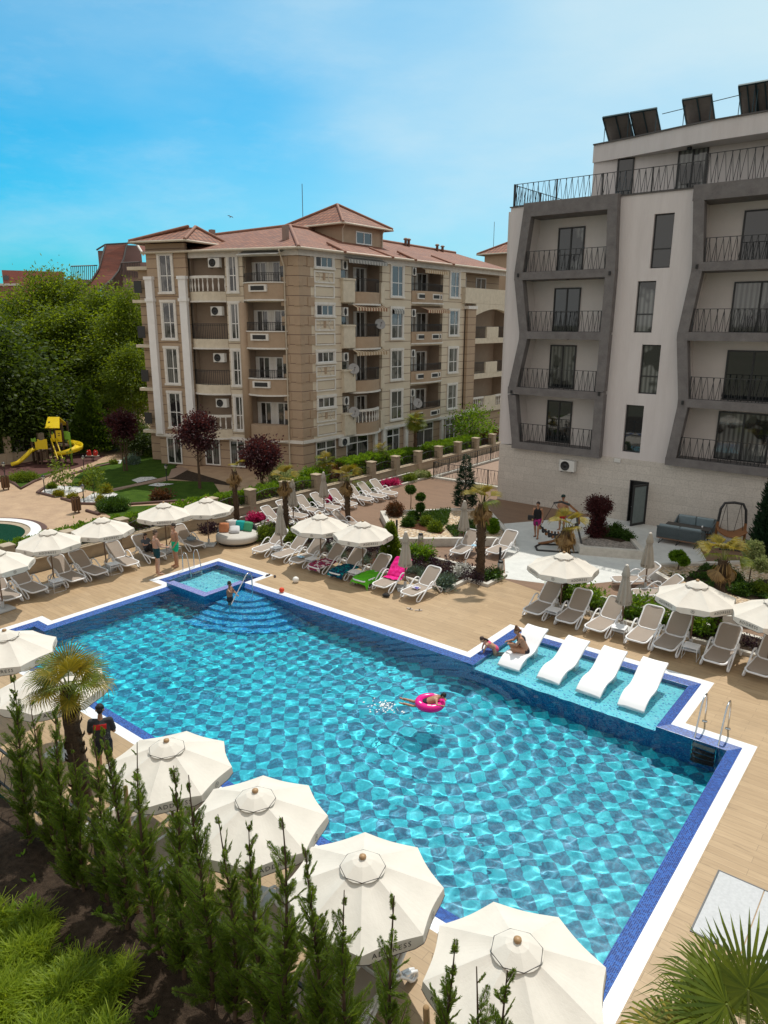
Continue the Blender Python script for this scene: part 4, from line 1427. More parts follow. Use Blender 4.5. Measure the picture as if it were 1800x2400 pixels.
wall(M_BROWNW, -11.0, 0, -7.95, EAVE + .55, -.35)
wall(M_BROWNW, -11.0, 0, -1.0, ZF[0] - .02, .1)
trimbox(M_WTRIM, (-11.2, -.5, ZF[0] - .2, -7.9, .05, ZF[0]), (-7.899, -.14, ZF[0] - .2, .05, .05, ZF[0] - .001), name='string_course')
trimbox(M_WTRIM, (-7.9, -.12, EAVE - .38, .05, -.001, EAVE - .02), name='cornice')
mb = MB()
mb.lathe([(.30, ZF[0]), (.30, 11.0)], 14, (-4.0, -.05, 0))
mb.build('half_column', M_BROWNP, bb, world=True)
for a in (-11.05, -8.45):
 trimbox(M_PILA, (a, -.62, ZF[0], a + .55, -.351, 11.1), (a - .06, -.68, 11.101, a + .61, -.34, 11.3), (a, -.62, 11.301, a + .55, -.351, 12.5), (a - .06, -.68, 12.501, a + .61, -.34, 12.7), name='pilaster')
for i, zf in enumerate(ZF):
 FRAME[0] = FL @ Matrix.Translation((0, -.35, 0))
 tall_window(-9.95, -9.05, zf + .5, zf + 2.85)
 FRAME[0] = FL
 top = zf + 3.0 if i < 3 else EAVE
 tall_window(-4.95, -4.4, zf + .5, zf + 2.75)
 recess(-7.95, -5.25, zf, top, 1.1, ((-7.75, -6.95), (-6.0, -5.4)), zf)
 trimbox(M_CREAMP, (-7.95, .02, zf - .15, -5.25, 1.1, zf + .05), name='slab')
 bow_wall(M_CREAMP, -8.0, -5.25, zf - .06, zf + .5, amp=.55)
 bow_wall(M_WTRIM, -8.05, -5.2, zf - .16, zf - .062, -.1, .6, name='slab_trim')
 if i in (0, 3): balusters(-7.95, -5.3, zf + .52, .98, amp=.55)
 else: bow_rail(-7.95, -5.3, zf + .5, zf + 1.47, amp=.55)
 recess(-3.85, -1.0, zf, top, 1.0, ((-3.6, -2.75), (-2.3, -1.3)), zf)
 trimbox(M_CREAMP, (-3.85, .02, zf - .15, -1.0, 1.0, zf + .05), name='slab')
 bow_wall(M_BROWNP, -3.9, -.95, zf + .0, zf + .98, amp=.65)
 bow_wall(M_WTRIM, -3.95, -.9, zf - .1, zf - .002, -.08, .7, name='slab_trim')
 if i:
  bow_wall(M_WTRIM, -3.95, -.9, zf + .982, zf + 1.05, -.08, .7, name='slab_trim')
  bow_rail(-3.85, -1.0, zf + 1.05, zf + 1.58, amp=.65)
  mb = MB()
  mb.box(-3.15, -.79, zf + .45, -1.9, -.5, zf + .88)
  nb = mb.build('opening_surround', M_WTRIM, bb, world=True)
  mb = MB()
  mb.box(-3.0, -.796, zf + .53, -2.05, -.55, zf + .80)
  mb.build('opening', M_DARK, nb, world=True)
mb = MB()
mb.quad((-3.9, -.1, 14.1), (-.9, -.1, 14.1), (-.95, -.95, 13.86), (-3.85, -.95, 13.86))
mb.build('awning', AW[0], bb, world=True)
for a, b in ((-10.4, -9.2), (-7.6, -6.4), (-5.6, -4.4)):
 window(bb, a, b, .1, 1.95, .04 if a > -9 else -.42, .08, mull=(.5,), glass=M_GLASS_OLD, mat=M_UPVC, depth=.05)
wall(M_BROWNW, -12.6, 0, -11.0, 13.2, .8)
for i, zf in enumerate(ZF):
 trimbox(M_CREAMP, (-12.9, .35, zf - .15, -11.7, .799, zf + .05), name='slab')
 mb = MB()
 mb.box(-12.7, .38, zf + .5, -12.1, .42, zf + 1.3)
 mb.build('railing', M_IRON, bb, world=True)
trimbox(M_CREAMP, (-13.1, .3, 13.2, -10.9, 3, 13.42), name='cornice')
for s, zt in ((-.95, EAVE - .1),):
 mb = MB()
 mb.tube([(s, -.75, zt), (s, -.4, zt - .5), (s, -.12, zt - .9), (s, -.12, .1)], .05, 6)
 mb.build('downpipe', M_GUTTER, bb, world=True)
FRAME[0] = None
def at_z(px, py, z):
 d = ray(px, py)
 return Vector(C0 + d * ((z - CAM_H) / d[2]))
def c1(x, y): return (300 + x / 2.765, 430 + y / 2.765)
RC = at_z(*c1(1050, 278), 16.5)
ex = .55
pe = P0 + Vector((ex, -ex * .9, EAVE))                    # eave corner
pl = P0 - dXl * 11.2 - nIl * ex + Vector((0, 0, EAVE))
pr = P0 + Vector((ex, 27.5, EAVE))
RL = RC - dXl * 8.5 + Vector((0, 0, -.55))
RR = Vector((RC.x, P0.y + 27.5, 16.2))
back = -6.5
bl = pl + nIl * 13
bc = RC + Vector((-6.2, 5.5, 0))
bc.z = EAVE
br = Vector((RC.x - 6, P0.y + 27.5, EAVE))
mb = MB()
for q in ((pl, pe, RC, RL), (pe, pr, RR, RC), (bl, pl, RL), (RL, RC, bc, bl), (RC, RR, br, bc)):
 mb.poly([tuple(p) for p in q])
mb.poly([(p.x, p.y, EAVE - .03) for p in (pl, bl, bc, br, pr, pe)])
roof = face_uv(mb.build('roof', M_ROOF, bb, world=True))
mb = MB()
mb.tube([pe + Vector((0, 0, .05)), RC + Vector((0, 0, .05))], .13, 6)
mb.tube([RC + Vector((0, 0, .05)), RR + Vector((0, 0, .05))], .13, 6)
mb.tube([RC + Vector((0, 0, .05)), RL + Vector((0, 0, .05))], .13, 6)
mb.build('ridge', M_RIDGE, bb, world=True)
mb = MB()
mb.tube([pl, pe, pr], .09, 6)
mb.build('gutter', M_GUTTER, bb, world=True)
def hip(name, pts, apexes, zb, over=True):
 """pts eave ring (ccw from outside), apexes: one or two ridge points"""
 mb = MB()
 n = len(pts)
 if len(apexes) == 1:
  for i in range(n): mb.poly([tuple(pts[i]), tuple(pts[(i + 1) % n]), tuple(apexes[0])])
 else:
  a, b = apexes
  mb.poly([tuple(p) for p in (pts[0], pts[1], b, a)])
  mb.poly([tuple(p) for p in (pts[1], pts[2], b)])
  mb.poly([tuple(p) for p in (pts[2], pts[3], a, b)])
  mb.poly([tuple(p) for p in (pts[3], pts[0], a)])
 mb.poly([(p[0], p[1], p[2] - .02) for p in pts][::-1])
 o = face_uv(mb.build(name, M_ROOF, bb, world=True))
 rg = MB()
 for i in range(n):
  ap = apexes[0] if len(apexes) == 1 or i in (0, 3) else apexes[1]
  rg.tube([Vector(pts[i]) + Vector((0, 0, .04)), Vector(ap) + Vector((0, 0, .06))], .11, 6)
 rg.build('ridge', M_RIDGE, o, world=True)
 gt = MB()
 gt.tube([Vector(p) + Vector((0, 0, -.04)) for p in pts], .08, 6, closed=True)
 gt.build('gutter', M_GUTTER, o, world=True)
 return o
def L3(s, y, z): return FL @ Vector((s, y, z))
hip('roof', [L3(-11.7, -1.1, 14.85), L3(-7.4, -1.1, 14.85), L3(-6.2, 2.6, 14.75), L3(-11.7, 4.5, 14.85)], [L3(-8.7, 1.3, 15.9), L3(-8.3, 1.6, 15.9)], 14.8)
for s0, s1 in ((3.6, 8.7), (11.4, 16.5)):
 a, b = FR @ Vector((s0, -.75, EAVE - .02)), FR @ Vector((s1, -.75, EAVE - .02))
 c, d = FR @ Vector((s1 + .2, 1.6, EAVE + .75)), FR @ Vector((s0 + .8, 1.6, EAVE + .75))
 mb = MB()
 mb.poly([tuple(a), tuple(b), tuple(c), tuple(d)])
 mb.poly([tuple(b), tuple(FR @ Vector((s1 + .3, .2, EAVE + .1))), tuple(c)])
 mb.poly([tuple(FR @ Vector((s0 - .2, .2, EAVE + .1))), tuple(a), tuple(d)])
 face_uv(mb.build('eave_roof', M_ROOF, bb, world=True))
 mb = MB()
 mb.tube([a + Vector((0, 0, .04)), d + Vector((0, 0, .05))], .09, 6)
 mb.tube([b + Vector((0, 0, .04)), c + Vector((0, 0, .05))], .09, 6)
 mb.build('ridge', M_RIDGE, bb, world=True)
tx1, tyA, tyB, tz0, tz1 = -37.0, 41.6, 46.3, 14.9, 16.72
tx0_ = -42.6
mb = MB()
mb.box(tx0_, tyA, tz0, tx1, tyB, tz1)
mb.build('tower_wall', M_BROWNP, bb, world=True)
o_ = .55
hip('tower_roof', [(tx0_ - o_, tyA - o_, tz1), (tx1 + o_, tyA - o_, tz1), (tx1 + o_, tyB + o_, tz1), (tx0_ - o_, tyB + o_, tz1)], [((tx0_ + tx1) / 2 + .2, (tyA + tyB) / 2, 18.45)], tz1)
FRAME[0] = Matrix(((0, -1, 0, tx1), (1, 0, 0, tyA), (0, 0, 1, 0), (0, 0, 0, 1)))
window(bb, 1.45, 3.3, 15.45, 16.35, -.05, .08, mull=(.5,), glass=M_GLASS, mat=M_UPVC)
FRAME[0] = None
for (yy, xx) in ((tyA - .06, tx1 + .06), (tyB - .2, tx1 + .08)):
 mb = MB()
 mb.tube([(tx1 + .5, yy - .2, tz1 - .05), (xx, yy, tz1 - .35), (xx, yy, tz0 + .3)], .05, 6)
 mb.build('downpipe', M_GUTTER, bb, world=True)
M_POT = pmat('flue_pots', (.30, .21, .17), .7)
for f, h in ((.42, .6), (.62, .55), (.64, .55), (.84, .5), (.88, .45)):
 p = RC + (RR - RC) * f
 mb = MB()
 mb.lathe([(.12, -.2), (.12, h * .7), (.2, h * .7), (.2, h * .85), (.1, h)], 8, (p.x + .3, p.y, p.z))
 mb.build('flue', M_POT, bb, world=True)
for (x, y) in ((545, 325), (1020, 300), (875, 360), (590, 372)):
 d_ = at_z(*c1(x, y), 15.6)
 mb = MB()
 mb.box(d_.x - .16, d_.y - .16, 14.6, d_.x + .16, d_.y + .16, 15.85)
 mb.build('flue', M_POT, bb, world=True)
mb = MB()
q = [L3(-10.9, .3, 0), L3(-1, 1.4, 0), P0 + Vector((-1.5, 2, 0)), P0 + Vector((-1.5, 27, 0)), P0 + Vector((-12, 27, 0)), L3(-10.9, 12, 0)]
mb.prism([(p.x, p.y) for p in q], 0, EAVE - .05)
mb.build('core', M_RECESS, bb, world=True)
M_ROOFBACK = M_ROOF
pv = thing('house', 'brown tiled hip roof of a farther house just left of the white block', 'house', (-45, 74, 0))
q0 = on_x(700 + 1155 / 2.765, 430 + 440 / 2.765, -42)
mb = MB()
mb.box(-41.4, q0.y + .6, 0, -27, q0.y + 10, q0.z - .3)
mb.build('wall', M_BROWNP, pv, world=True)
bbx = bb
bb = pv
zz_ = q0.z - .3
hip('roof', [(-42, q0.y, zz_), (-26, q0.y, zz_), (-26, q0.y + 12, zz_), (-42, q0.y + 12, zz_)], [(-35, q0.y + 6, zz_ + 3.3), (-33, q0.y + 6, zz_ + 3.3)], zz_)
bb = bbx
q = on_x(700 + 1263 / 2.765, 430 + 390 / 2.765, -44)
mb = MB()
mb.tube([(q.x, q.y, q.z - 1), (q.x, q.y, q.z + 2.3)], .03, 4)
tag(mb.build('lightning_rod', M_METALCAP), 'thin lightning rod beside the farther hip roof left of the white block', 'lightning rod')
q = on_x(300 + 1133 / 2.765, 430 + 215 / 2.765, -43)
mb = MB()
mb.tube([(q.x, q.y, q.z - 2.5), (q.x, q.y, q.z + 2.4)], .035, 4)
tag(mb.build('lightning_rod', M_METALCAP), 'tall thin lightning rod beside the roof tower of the beige block', 'lightning rod')
def place_l(s, y, z, face=FL):
 p = face @ Vector((s, y, z))
 return p
angL = math.atan2(.33, .944)
for i, zf in enumerate(ZF):
 p = place_l(-5.9, .05, zf + 2.0)
 dup(AC, p, angL, 'air conditioner above the %s balcony at the left front of the beige block' % ['lowest baluster', 'second-floor iron', 'third-floor iron', 'topmost baluster'][i], 'air conditioners on the beige block')
p = FL @ Vector((-3.0, .05, 1.2))
dup(AC, p, angL, 'air conditioner under the lowest bay at the left front of the beige block', 'air conditioners on the beige block')
p = FR @ Vector((3.9, .0, 1.4))
dup(AC, p, R(90), 'air conditioner between ground-floor windows on the cream front of the beige block', 'air conditioners on the beige block')
for i, zf in enumerate(ZF):
 for s in (4.15, 11.95):
  p = FR @ Vector((s + .2, .15, zf + 2.0))
  o = dup(AC, p, R(90), 'narrow air conditioner in the %s balcony of the %s balcony column, cream front' % (['lowest', 'second', 'third', 'top'][i], 'nearer' if s < 5 else 'farther'), 'air conditioners on the beige block', (.55, .7, 1.0))
M_DISH = pmat('dish_grey', (.36, .35, .34), .5)
def make_dish():
 r = thing('satellite_dish', '', 'satellite dish')
 mb = MB()
 mb.M = Matrix.Rotation(R(65), 4, 'X')
 mb.lathe([(.0, .0), (.2, .02), (.36, .07), (.40, .10), (.38, .11), (.2, .05), (0, .03)], 18)
 mb.build('dish', M_DISH, r)
 mb = MB()
 mb.tube([(0, 0, -.3), (0, -.32, .12)], .014, 5)
 mb.box(-.03, -.36, .10, .03, -.28, .18)
 mb.tube([(0, .02, -.5), (0, .02, 0)], .02, 5)
 mb.build('arm', M_METALCAP, r)
 return r
DISH = make_dish()
for k, (s, zf, lb) in enumerate(((7.7, ZF[2], 'white satellite dish at the right end of the third-floor balcony under the brown striped awning'), (4.8, ZF[1], 'satellite dish at the left end of the second balcony of the cream front'),
                                 (4.8, ZF[0], 'satellite dish at the left end of the lowest cream balcony with balusters'), (12.4, ZF[0], 'satellite dish in the lowest balcony of the farther balcony column'))):
 p = FR @ Vector((s, -.3, zf + 1.45))
 if k == 0:
  DISH.location = p
  DISH.rotation_euler = (0, 0, R(60))
  tag(DISH, lb, None, 'satellite dishes on the beige block')
 else:
  dup(DISH, p, R(60), lb, 'satellite dishes on the beige block')
M_PINK = pmat('pink_render', (.36, .155, .125), .85, (.30, .13, .105), 1.5)
M_MAUVE = pmat('mauve_render', (.29, .19, .175), .85, (.25, .165, .15), 1.5)
ph = thing('house', 'flat-roofed pink block far behind the trees at the left edge', 'house', (-90, 50, 0))
def far(px, py, dist):
 d = ray(px, py)
 return Vector(C0 + d * (dist / math.hypot(d[0], d[1])))
def far_box(par, name, mat, x0, x1, ytop, dist, deep, zb=0):
 a, b = far(x0, ytop, dist), far(x1, ytop, dist)
 u = (b - a)
 u.z = 0
 nrm_ = Vector((-u.y, u.x, 0)).normalized()
 mb = MB()
 mb.prism([(a.x, a.y), (b.x, b.y), (b.x + nrm_.x * deep, b.y + nrm_.y * deep), (a.x + nrm_.x * deep, a.y + nrm_.y * deep)], zb, (a.z + b.z) / 2)
 mb.build(name, mat, par, world=True)
 return a, b
far_box(ph, 'upper_storey', M_PINK, 4, 148, 635, 104, 12)
far_box(ph, 'lower_wing', M_PINK, -60, 160, 668, 100, 3.9)
mb = MB()
a, b = far(-60, 667, 99.9), far(50, 667, 99.9)
mb.bar(a, b, .3, .25)
mb.build('parapet_cap', M_WTRIM, ph, world=True)
for (x0, x1, y0, y1) in ((8, 20, 646, 656), (2, 12, 700, 712)):
 a, b = far(x0, y1, 99.8 if y0 > 660 else 103.8), far(x1, y0, 99.8 if y0 > 660 else 103.8)
 mb = MB()
 mb.poly([(a.x, a.y, a.z), (b.x, b.y, a.z), (b.x, b.y, b.z), (a.x, a.y, b.z)])
 mb.build('window', M_GLASS, ph, world=True)
M_REDROOF = pmat('red_clay_roof', (.20, .055, .032), .8, (.085, .026, .018), 2.2, .5, .05, stretch=(.3, .3, 3))
rh = thing('house', 'mauve house with a steep curved red tile roof and roof terrace behind the trees', 'house', (-75, 50, 0))
DR = 88
prof_l = [(247, 575), (240, 600), (232, 630), (216, 655), (190, 680)]
prof_r = [(297, 572), (290, 605), (278, 635), (262, 655), (230, 682)]
mb = MB()
for i in range(4):
 d0, d1 = DR - i * .9, DR - (i + 1) * .9
 q = [far(*prof_l[i + 1], d1), far(*prof_r[i + 1], d1), far(*prof_r[i], d0), far(*prof_l[i], d0)]
 mb.poly([tuple(p) for p in q])
face_uv(mb.build('roof', M_REDROOF, rh, world=True))
mb = MB()
for pr_ in (prof_l, prof_r):
 mb.tube([far(*p, DR - .1 - i * .9) for i, p in enumerate(pr_)], .11, 5)
mb.build('verge', M_METALCAP, rh, world=True)
far_box(rh, 'wall', M_MAUVE, 229, 262, 588, DR + 1.2, 6)
far_box(rh, 'wall', M_MAUVE, 243, 330, 574, DR + 1.3, 8)
far_box(rh, 'wall', M_MAUVE, 285, 345, 614, DR - 2, 3)
far_box(rh, 'wall', M_MAUVE, 152, 232, 655, DR + .5, 9)
mb = MB()
a, b = far(226, 586, DR + .9), far(320, 569, DR + .9)
mb.bar(a, far(247, 573, DR + .9), .3, .15)
mb.bar(far(247, 573, DR + .9), b, .3, .15)
mb.build('roof_edge', M_METALCAP, rh, world=True)
mb = MB()
q = [far(318, 570, DR), far(345, 572, DR), far(352, 598, DR - 2), far(335, 596, DR - 2)]
mb.poly([tuple(p) for p in q[::-1]])
mb.build('roof', M_REDROOF, rh, world=True)
mb = MB()
mb.tube([far(318, 568, DR - .1), far(336, 597, DR - 2.1)], .13, 5)
mb.build('verge', M_WTRIM, rh, world=True)
mb = MB()
mb.tube([far(166, 624, DR), far(228, 622, DR + 1)], .06, 4)
for k in range(14):
 mb.tube([far(166 + k * 4.6, 624, DR + k * .07), far(168 + k * 4.4, 656, DR + k * .07)], .04, 4)
mb.build('railing', M_METALCAP, rh, world=True)
mb = MB()
mb.tube([far(283, 616, DR - 2.2), far(330, 614, DR - 2.2)], .06, 4)
for k in range(12):
 mb.tube([far(283 + k * 4, 616, DR - 2.2), far(283 + k * 4, 650, DR - 2.2)], .04, 4)
mb.build('railing', M_METALCAP, rh, world=True)
rng = np.random.default_rng(11)
def unit(v): return v / np.maximum(1e-6, np.linalg.norm(v, axis=-1, keepdims=True))
def leaves(P, A, ln, wd, droop=None):
 """diamond leaves: base points P, axes A, lengths, widths -> verts, faces"""
 n = len(P)
 A = unit(A)
 S = unit(np.cross(A, unit(rng.normal(size=(n, 3)))))
 ln = np.broadcast_to(np.asarray(ln, float), (n,))[:, None]
 wd = np.broadcast_to(np.asarray(wd, float), (n,))[:, None]
 m = P + A * ln * .45
 v = np.stack([P, m + S * wd * .5, P + A * ln, m - S * wd * .5], 1).reshape(-1, 3)
 f = np.arange(4 * n).reshape(n, 4)
 return v, f
def ball_pts(n, c, r, shell=.5):
 d = unit(rng.normal(size=(n, 3)))
 q = (shell + (1 - shell) * rng.random((n, 1))) ** .8
 return np.asarray(c) + d * q * np.asarray(r), d
def clump_cloud(n_clumps, per, c, r, crad, ln, wd, shell=.45, droop=0.0, flat=1.0, top_bias=0.0, taper=0.0):
 """leaf clumps spread through an ellipsoid, gaps between"""
 C, D = ball_pts(n_clumps, c, r, shell)
 if taper:
  k_ = 1 - taper * (C[:, 2:3] - c[2]) / r[2]
  C[:, :2] = C[:, :2] * k_
 if top_bias:
  keep = rng.random(n_clumps) < np.clip(.6 + top_bias * D[:, 2], .15, 1)
  C, D = C[keep], D[keep]
 k = len(C)
 off = rng.normal(size=(k, per, 3)) * crad * np.array([1, 1, flat]) * (.6 + .8 * rng.random((k, 1, 1)))
 P = (C[:, None] + off).reshape(-1, 3)
 A = (D[:, None] * .6 + unit(off) * .6 + rng.normal(size=off.shape) * .45 + np.array([0, 0, -droop])).reshape(-1, 3)
 return leaves(P, A, ln * (.6 + .8 * rng.random(len(P))), wd * (.6 + .8 * rng.random(len(P))))
def join(*vf):
 V, F, n = [], [], 0
 for v, f in vf:
  V.append(v); F.append(f + n); n += len(v)
 return np.concatenate(V), np.concatenate(F)
M_BARK = pmat('grey_bark', (.14, .11, .08), .9, (.07, .055, .04), 8, .6, .02)
M_BIRCHBARK = pmat('pale_bark', (.42, .40, .36), .85, (.16, .14, .12), 6, .4)
M_TWIG = pmat('brown_twigs', (.10, .06, .035), .85, (.06, .035, .02), 8)
LM_BIRCH = leafmat('birch_leaves', (.105, .155, .011), (.028, .056, .005), .42, .35, (.34, .44, .015))
LM_BIRCH2 = leafmat('bright_birch_leaves', (.135, .19, .012), (.045, .088, .006), .42, .4, (.37, .46, .016))
LM_DARK = leafmat('dark_maple_leaves', (.060, .095, .009), (.018, .036, .004), .34, .6, (.15, .22, .010))
LM_PLUM = leafmat('purple_plum_leaves', (.060, .018, .024), (.022, .009, .013), .28, 1.2, (.20, .045, .035))
LM_THUJA = leafmat('thuja_foliage', (.075, .135, .012), (.025, .055, .006), .25, 1.5)
LM_HEDGE = leafmat('laurel_leaves', (.135, .26, .014), (.040, .105, .008), .36, 2.0, (.34, .52, .02))
LM_BOX = leafmat('boxwood_leaves', (.055, .12, .014), (.018, .05, .008), .25, 3.0)
LM_YELLOW = leafmat('golden_shrub_leaves', (.30, .27, .018), (.11, .13, .012), .3, 3.0, (.5, .45, .02))
LM_LIME = leafmat('lime_shrub_leaves', (.15, .21, .018), (.05, .10, .010), .3, 3.0, (.32, .40, .02))
LM_PALEV = leafmat('variegated_leaves', (.40, .42, .20), (.10, .17, .03), .3, 2.5, (.5, .55, .2))
LM_RED = leafmat('red_tip_leaves', (.12, .045, .022), (.035, .04, .012), .28, 3.0, (.3, .10, .03))
LM_REDTOP = leafmat('dark_red_topiary_leaves', (.085, .020, .022), (.03, .012, .012), .2, 3.0, (.2, .04, .03))
LM_PURPLE = leafmat('purple_groundcover', (.040, .020, .028), (.016, .010, .014), .2, 5.0, (.10, .03, .05))
LM_BLUE = leafmat('blue_fescue', (.13, .19, .16), (.05, .09, .075), .2, 5.0)
LM_SPRUCE = leafmat('dark_spruce_needles', (.018, .05, .022), (.007, .024, .011), .12, 2.0)
LM_CYP = leafmat('cypress_foliage', (.105, .165, .018), (.028, .056, .009), .48, 2.2, (.38, .50, .035))
LM_PALM = leafmat('palm_fan_green', (.15, .185, .016), (.050, .085, .010), .35, 2.5, (.42, .44, .02))
LM_PALMY = leafmat('palm_fan_yellow', (.30, .22, .022), (.12, .12, .014), .3, 2.5, (.5, .36, .02))
LM_DEAD = leafmat('palm_fan_dry', (.34, .22, .09), (.17, .10, .045), .25, 2.5, (.45, .28, .08))
LM_GRASS = leafmat('tall_grass', (.25, .32, .020), (.070, .130, .008), .5, 1.7, (.60, .70, .03))
LM_PINK = leafmat('pink_flowers', (.62, .03, .16), (.40, .015, .10), .25, 4.0, (.8, .05, .2))
LM_WHITE = leafmat('white_flowers', (.75, .74, .70), (.5, .5, .45), .2, 4.0, (.7, .7, .6))
def h_at(base, px, py):
 """height of photo point (px, py) if it stands above ground point base"""
 d = ray(px, py)
 t_ = math.hypot(base.x, base.y) / math.hypot(d[0], d[1])
 return CAM_H + d[2] * t_
def r_at(base, npx):
 """metres spanned by npx photo pixels at the distance of base"""
 d = Vector((base.x, base.y, (base.z if len(base) > 2 else 0) - CAM_H))
 return npx / F_PX * d.dot(Vector(FW))
def limbs(mb, base, top, r, n, spread, start=.35):
 """tapered trunk with limbs reaching into the crown"""
 base, top = Vector(base), Vector(top)
 ax = top - base
 k = 6
 pts = [base + ax * (i / k) + Vector((random.uniform(-1, 1), random.uniform(-1, 1), 0)) * r * .8 * (i > 0) for i in range(k + 1)]
 mb.tube(pts, [r * (1 - .8 * i / k) for i in range(k + 1)], 8)
 for j in range(n):
  f = start + (1 - start) * j / n * .9
  p = base + ax * f
  a = random.uniform(0, 2 * PI)
  d = Vector((math.cos(a), math.sin(a), random.uniform(.4, 1.0))) * spread * (1.1 - f * .6)
  q = p + d * .5 + Vector((0, 0, spread * .06))
  mb.tube([p, q, p + d], [r * .45 * (1 - f * .5), r * .3 * (1 - f * .5), r * .08], 5)
def tree(label, group, base, h, rx, rz, mat, bark=None, name='leafy_tree', n=150, per=60, ln=.30, wd=.16, crad=.55, trunk_r=None, cz=None, droop=.25, shell=.35, ry=None, multi=1, cat='tree', top_bias=.25, taper=0.0):
 t_ = thing(name, label, cat, tuple(base), random.uniform(0, 6.28), group)
 cz = cz if cz is not None else h - rz
 mb = MB()
 tr = trunk_r or max(.03, h * .014)
 for k in range(multi):
  off = Vector((random.uniform(-.15, .15), random.uniform(-.15, .15), 0)) * (multi > 1)
  lean = Vector((random.uniform(-1, 1), random.uniform(-1, 1), 0)) * (rx * .4 if multi > 1 else rx * .08)
  limbs(mb, off, Vector((0, 0, cz + rz * .55)) + lean, tr, 7, rx * .75, .4)
 mb.build('trunk', bark or M_BARK, t_)
 v, f = clump_cloud(n, per, (0, 0, cz), (rx, ry or rx, rz), crad, ln, wd, shell, droop, 1.0, top_bias, taper)
 np_mesh('crown', v, f, mat, False, t_)
 return t_
birch_spec = [(-25, 700, 70, 3.8, 0), (18, 668, 72, 3.5, 1), (75, 622, 74, 3.5, 0), (128, 618, 75, 3.1, 1), (182, 640, 73, 3.9, 0), (236, 655, 71, 3.9, 1), (296, 640, 66, 2.5, 2),
              (55, 740, 68, 3.9, 0), (120, 705, 69, 3.9, 1), (185, 705, 69, 3.8, 0), (252, 715, 66, 3.6, 2), (300, 790, 62, 2.5, 2)]
protos = {}
b_lab = ['birch at the far left edge of the wood, partly out of frame', 'tall birch under the pink block at the left', 'tallest birch of the wood, its top before the pink block', 'tall birch with thin top shoots right of the tallest one',
         'birch crown just below the curved red roof', 'birch right of the curved red roof, behind the thuja', 'bright yellow-green birch top against the corner of the beige block', 'dark birch in the front row behind the yellow play tower',
         'birch in the front row right of the play tower roof', 'drooping birch above the pointed thuja', 'lighter birch with pale hanging twigs left of the beige block', 'low bright birch touching the beige block wall']
for k, (px, py, dist, r, var) in enumerate(birch_spec):
 top = far(px, py, dist)
 hh = top.z
 if var not in protos:
  t_ = tree('', 'birch trees of the wood', (0, 0, 0), 12, 2.8, 5.0, (LM_BIRCH, LM_BIRCH, LM_BIRCH2)[var], M_BIRCHBARK, 'birch_tree', 260, 130, .22, .10, .42, .14, 6.6, .7, .25, taper=.55)
  protos[var] = t_
  o = t_
 else:
  o = copy_tree(protos[var])
 o.location = (top.x, top.y, 0)
 o.rotation_euler = (0, 0, k * 1.3)
 o.scale = (r / 2.9, r / 2.9, hh / 12.2)
 o['label'] = b_lab[k]
for k, (px, py, dist, r, lb) in enumerate(((-8, 890, 59, 3.2, 'dark broad-leaved tree at the left edge, in front of the birches'), (40, 880, 61, 2.9, 'dark maple behind the garden wall left of the play tower'),
                                          (-50, 750, 60, 4.0, 'tall dark tree cut by the left edge of the photo'), (150, 895, 63, 2.8, 'shadowy dark tree right behind the yellow play tower'),
                                          (330, 1000, 57, 1.6, 'dark laurel bush against the far corner of the beige block'), (285, 985, 60, 2.0, 'dark hedge tree between the plum tree and the beige block'))):
 top = far(px, py, dist)
 if k == 0:
  dk = tree(lb, 'dark trees in front of the birches', (top.x, top.y, 0), 8, 2.8, 4.0, LM_DARK, None, 'maple_tree', 230, 100, .24, .17, .50, .13, 4.2, .5, .3)
  dk.scale = (1, 1, top.z / 8)
 else:
  o = dup(dk, (top.x, top.y, 0), k * 1.7, lb, None, (r / 2.8, r / 2.8, top.z / 8))
def cone_tree(label, base, h, r, mat, name='thuja', n=5000, ln=.16, wd=.07, up=.9, gaps=0.0, group=None, pw=.9, z0=.05, layers=0, cat='tree'):
 t_ = thing(name, label, cat, tuple(base), random.uniform(0, 6), group)
 mb = MB()
 mb.tube([(0, 0, 0), (.02, 0, h * .5), (0, .01, h * .96)], [h * .018 + .01, h * .012 + .005, .006], 7)
 mb.build('trunk', M_BARK, t_)
 z = rng.random(n * 2)
 keep = rng.random(n * 2) < (1 - z) ** .8 + .06
 z = z[keep][:n]
 a = rng.random(len(z)) * 2 * PI
 env = r * (1 - z) ** pw
 if layers: env = env * (.55 + .45 * np.abs(np.sin(z * layers * PI)) ** .6)
 env = env * (1 + .22 * np.sin(a * 3 + z * 17) * np.sin(z * 23 + a))
 q = env * (.35 + .65 * rng.random(len(z)) ** .5) * (1 + gaps * rng.normal(size=len(z)))
 P = np.stack([np.cos(a) * q, np.sin(a) * q, z0 * h + z * h * (1 - z0)], 1)
 A = np.stack([np.cos(a), np.sin(a), np.full(len(z), up)], 1) + rng.normal(size=(len(z), 3)) * .35
 v, f = leaves(P, A, ln * (.6 + .8 * rng.random(len(z))), wd * (.6 + .8 * rng.random(len(z))))
 np_mesh('crown', v, f, mat, False, t_)
 return t_
b_ = CE(690, 1615)
cone_tree('pointed dark green thuja behind the red spring rocker', b_, h_at(b_, 218, 906), 1.75, LM_THUJA, n=9000, ln=.26, wd=.12, pw=.75)
b_ = Vector((-19.52, 31.41, .28))
cone_tree('narrow dark spruce at the back corner of the pebble planter', b_, h_at(b_, 1090, 1066) - .28, .62, LM_SPRUCE, 'spruce_tree', 4200, .17, .035, .35, .1, pw=.6, layers=7)
b_ = CT(1620, 990)
b_.z = .28
cone_tree('tall dark cypress at the right edge beside the white building', b_, h_at(b_, 1800, 1140) + .2, .62, LM_SPRUCE, 'cypress_tree', 7000, .2, .06, 1.2, .05, pw=.28)
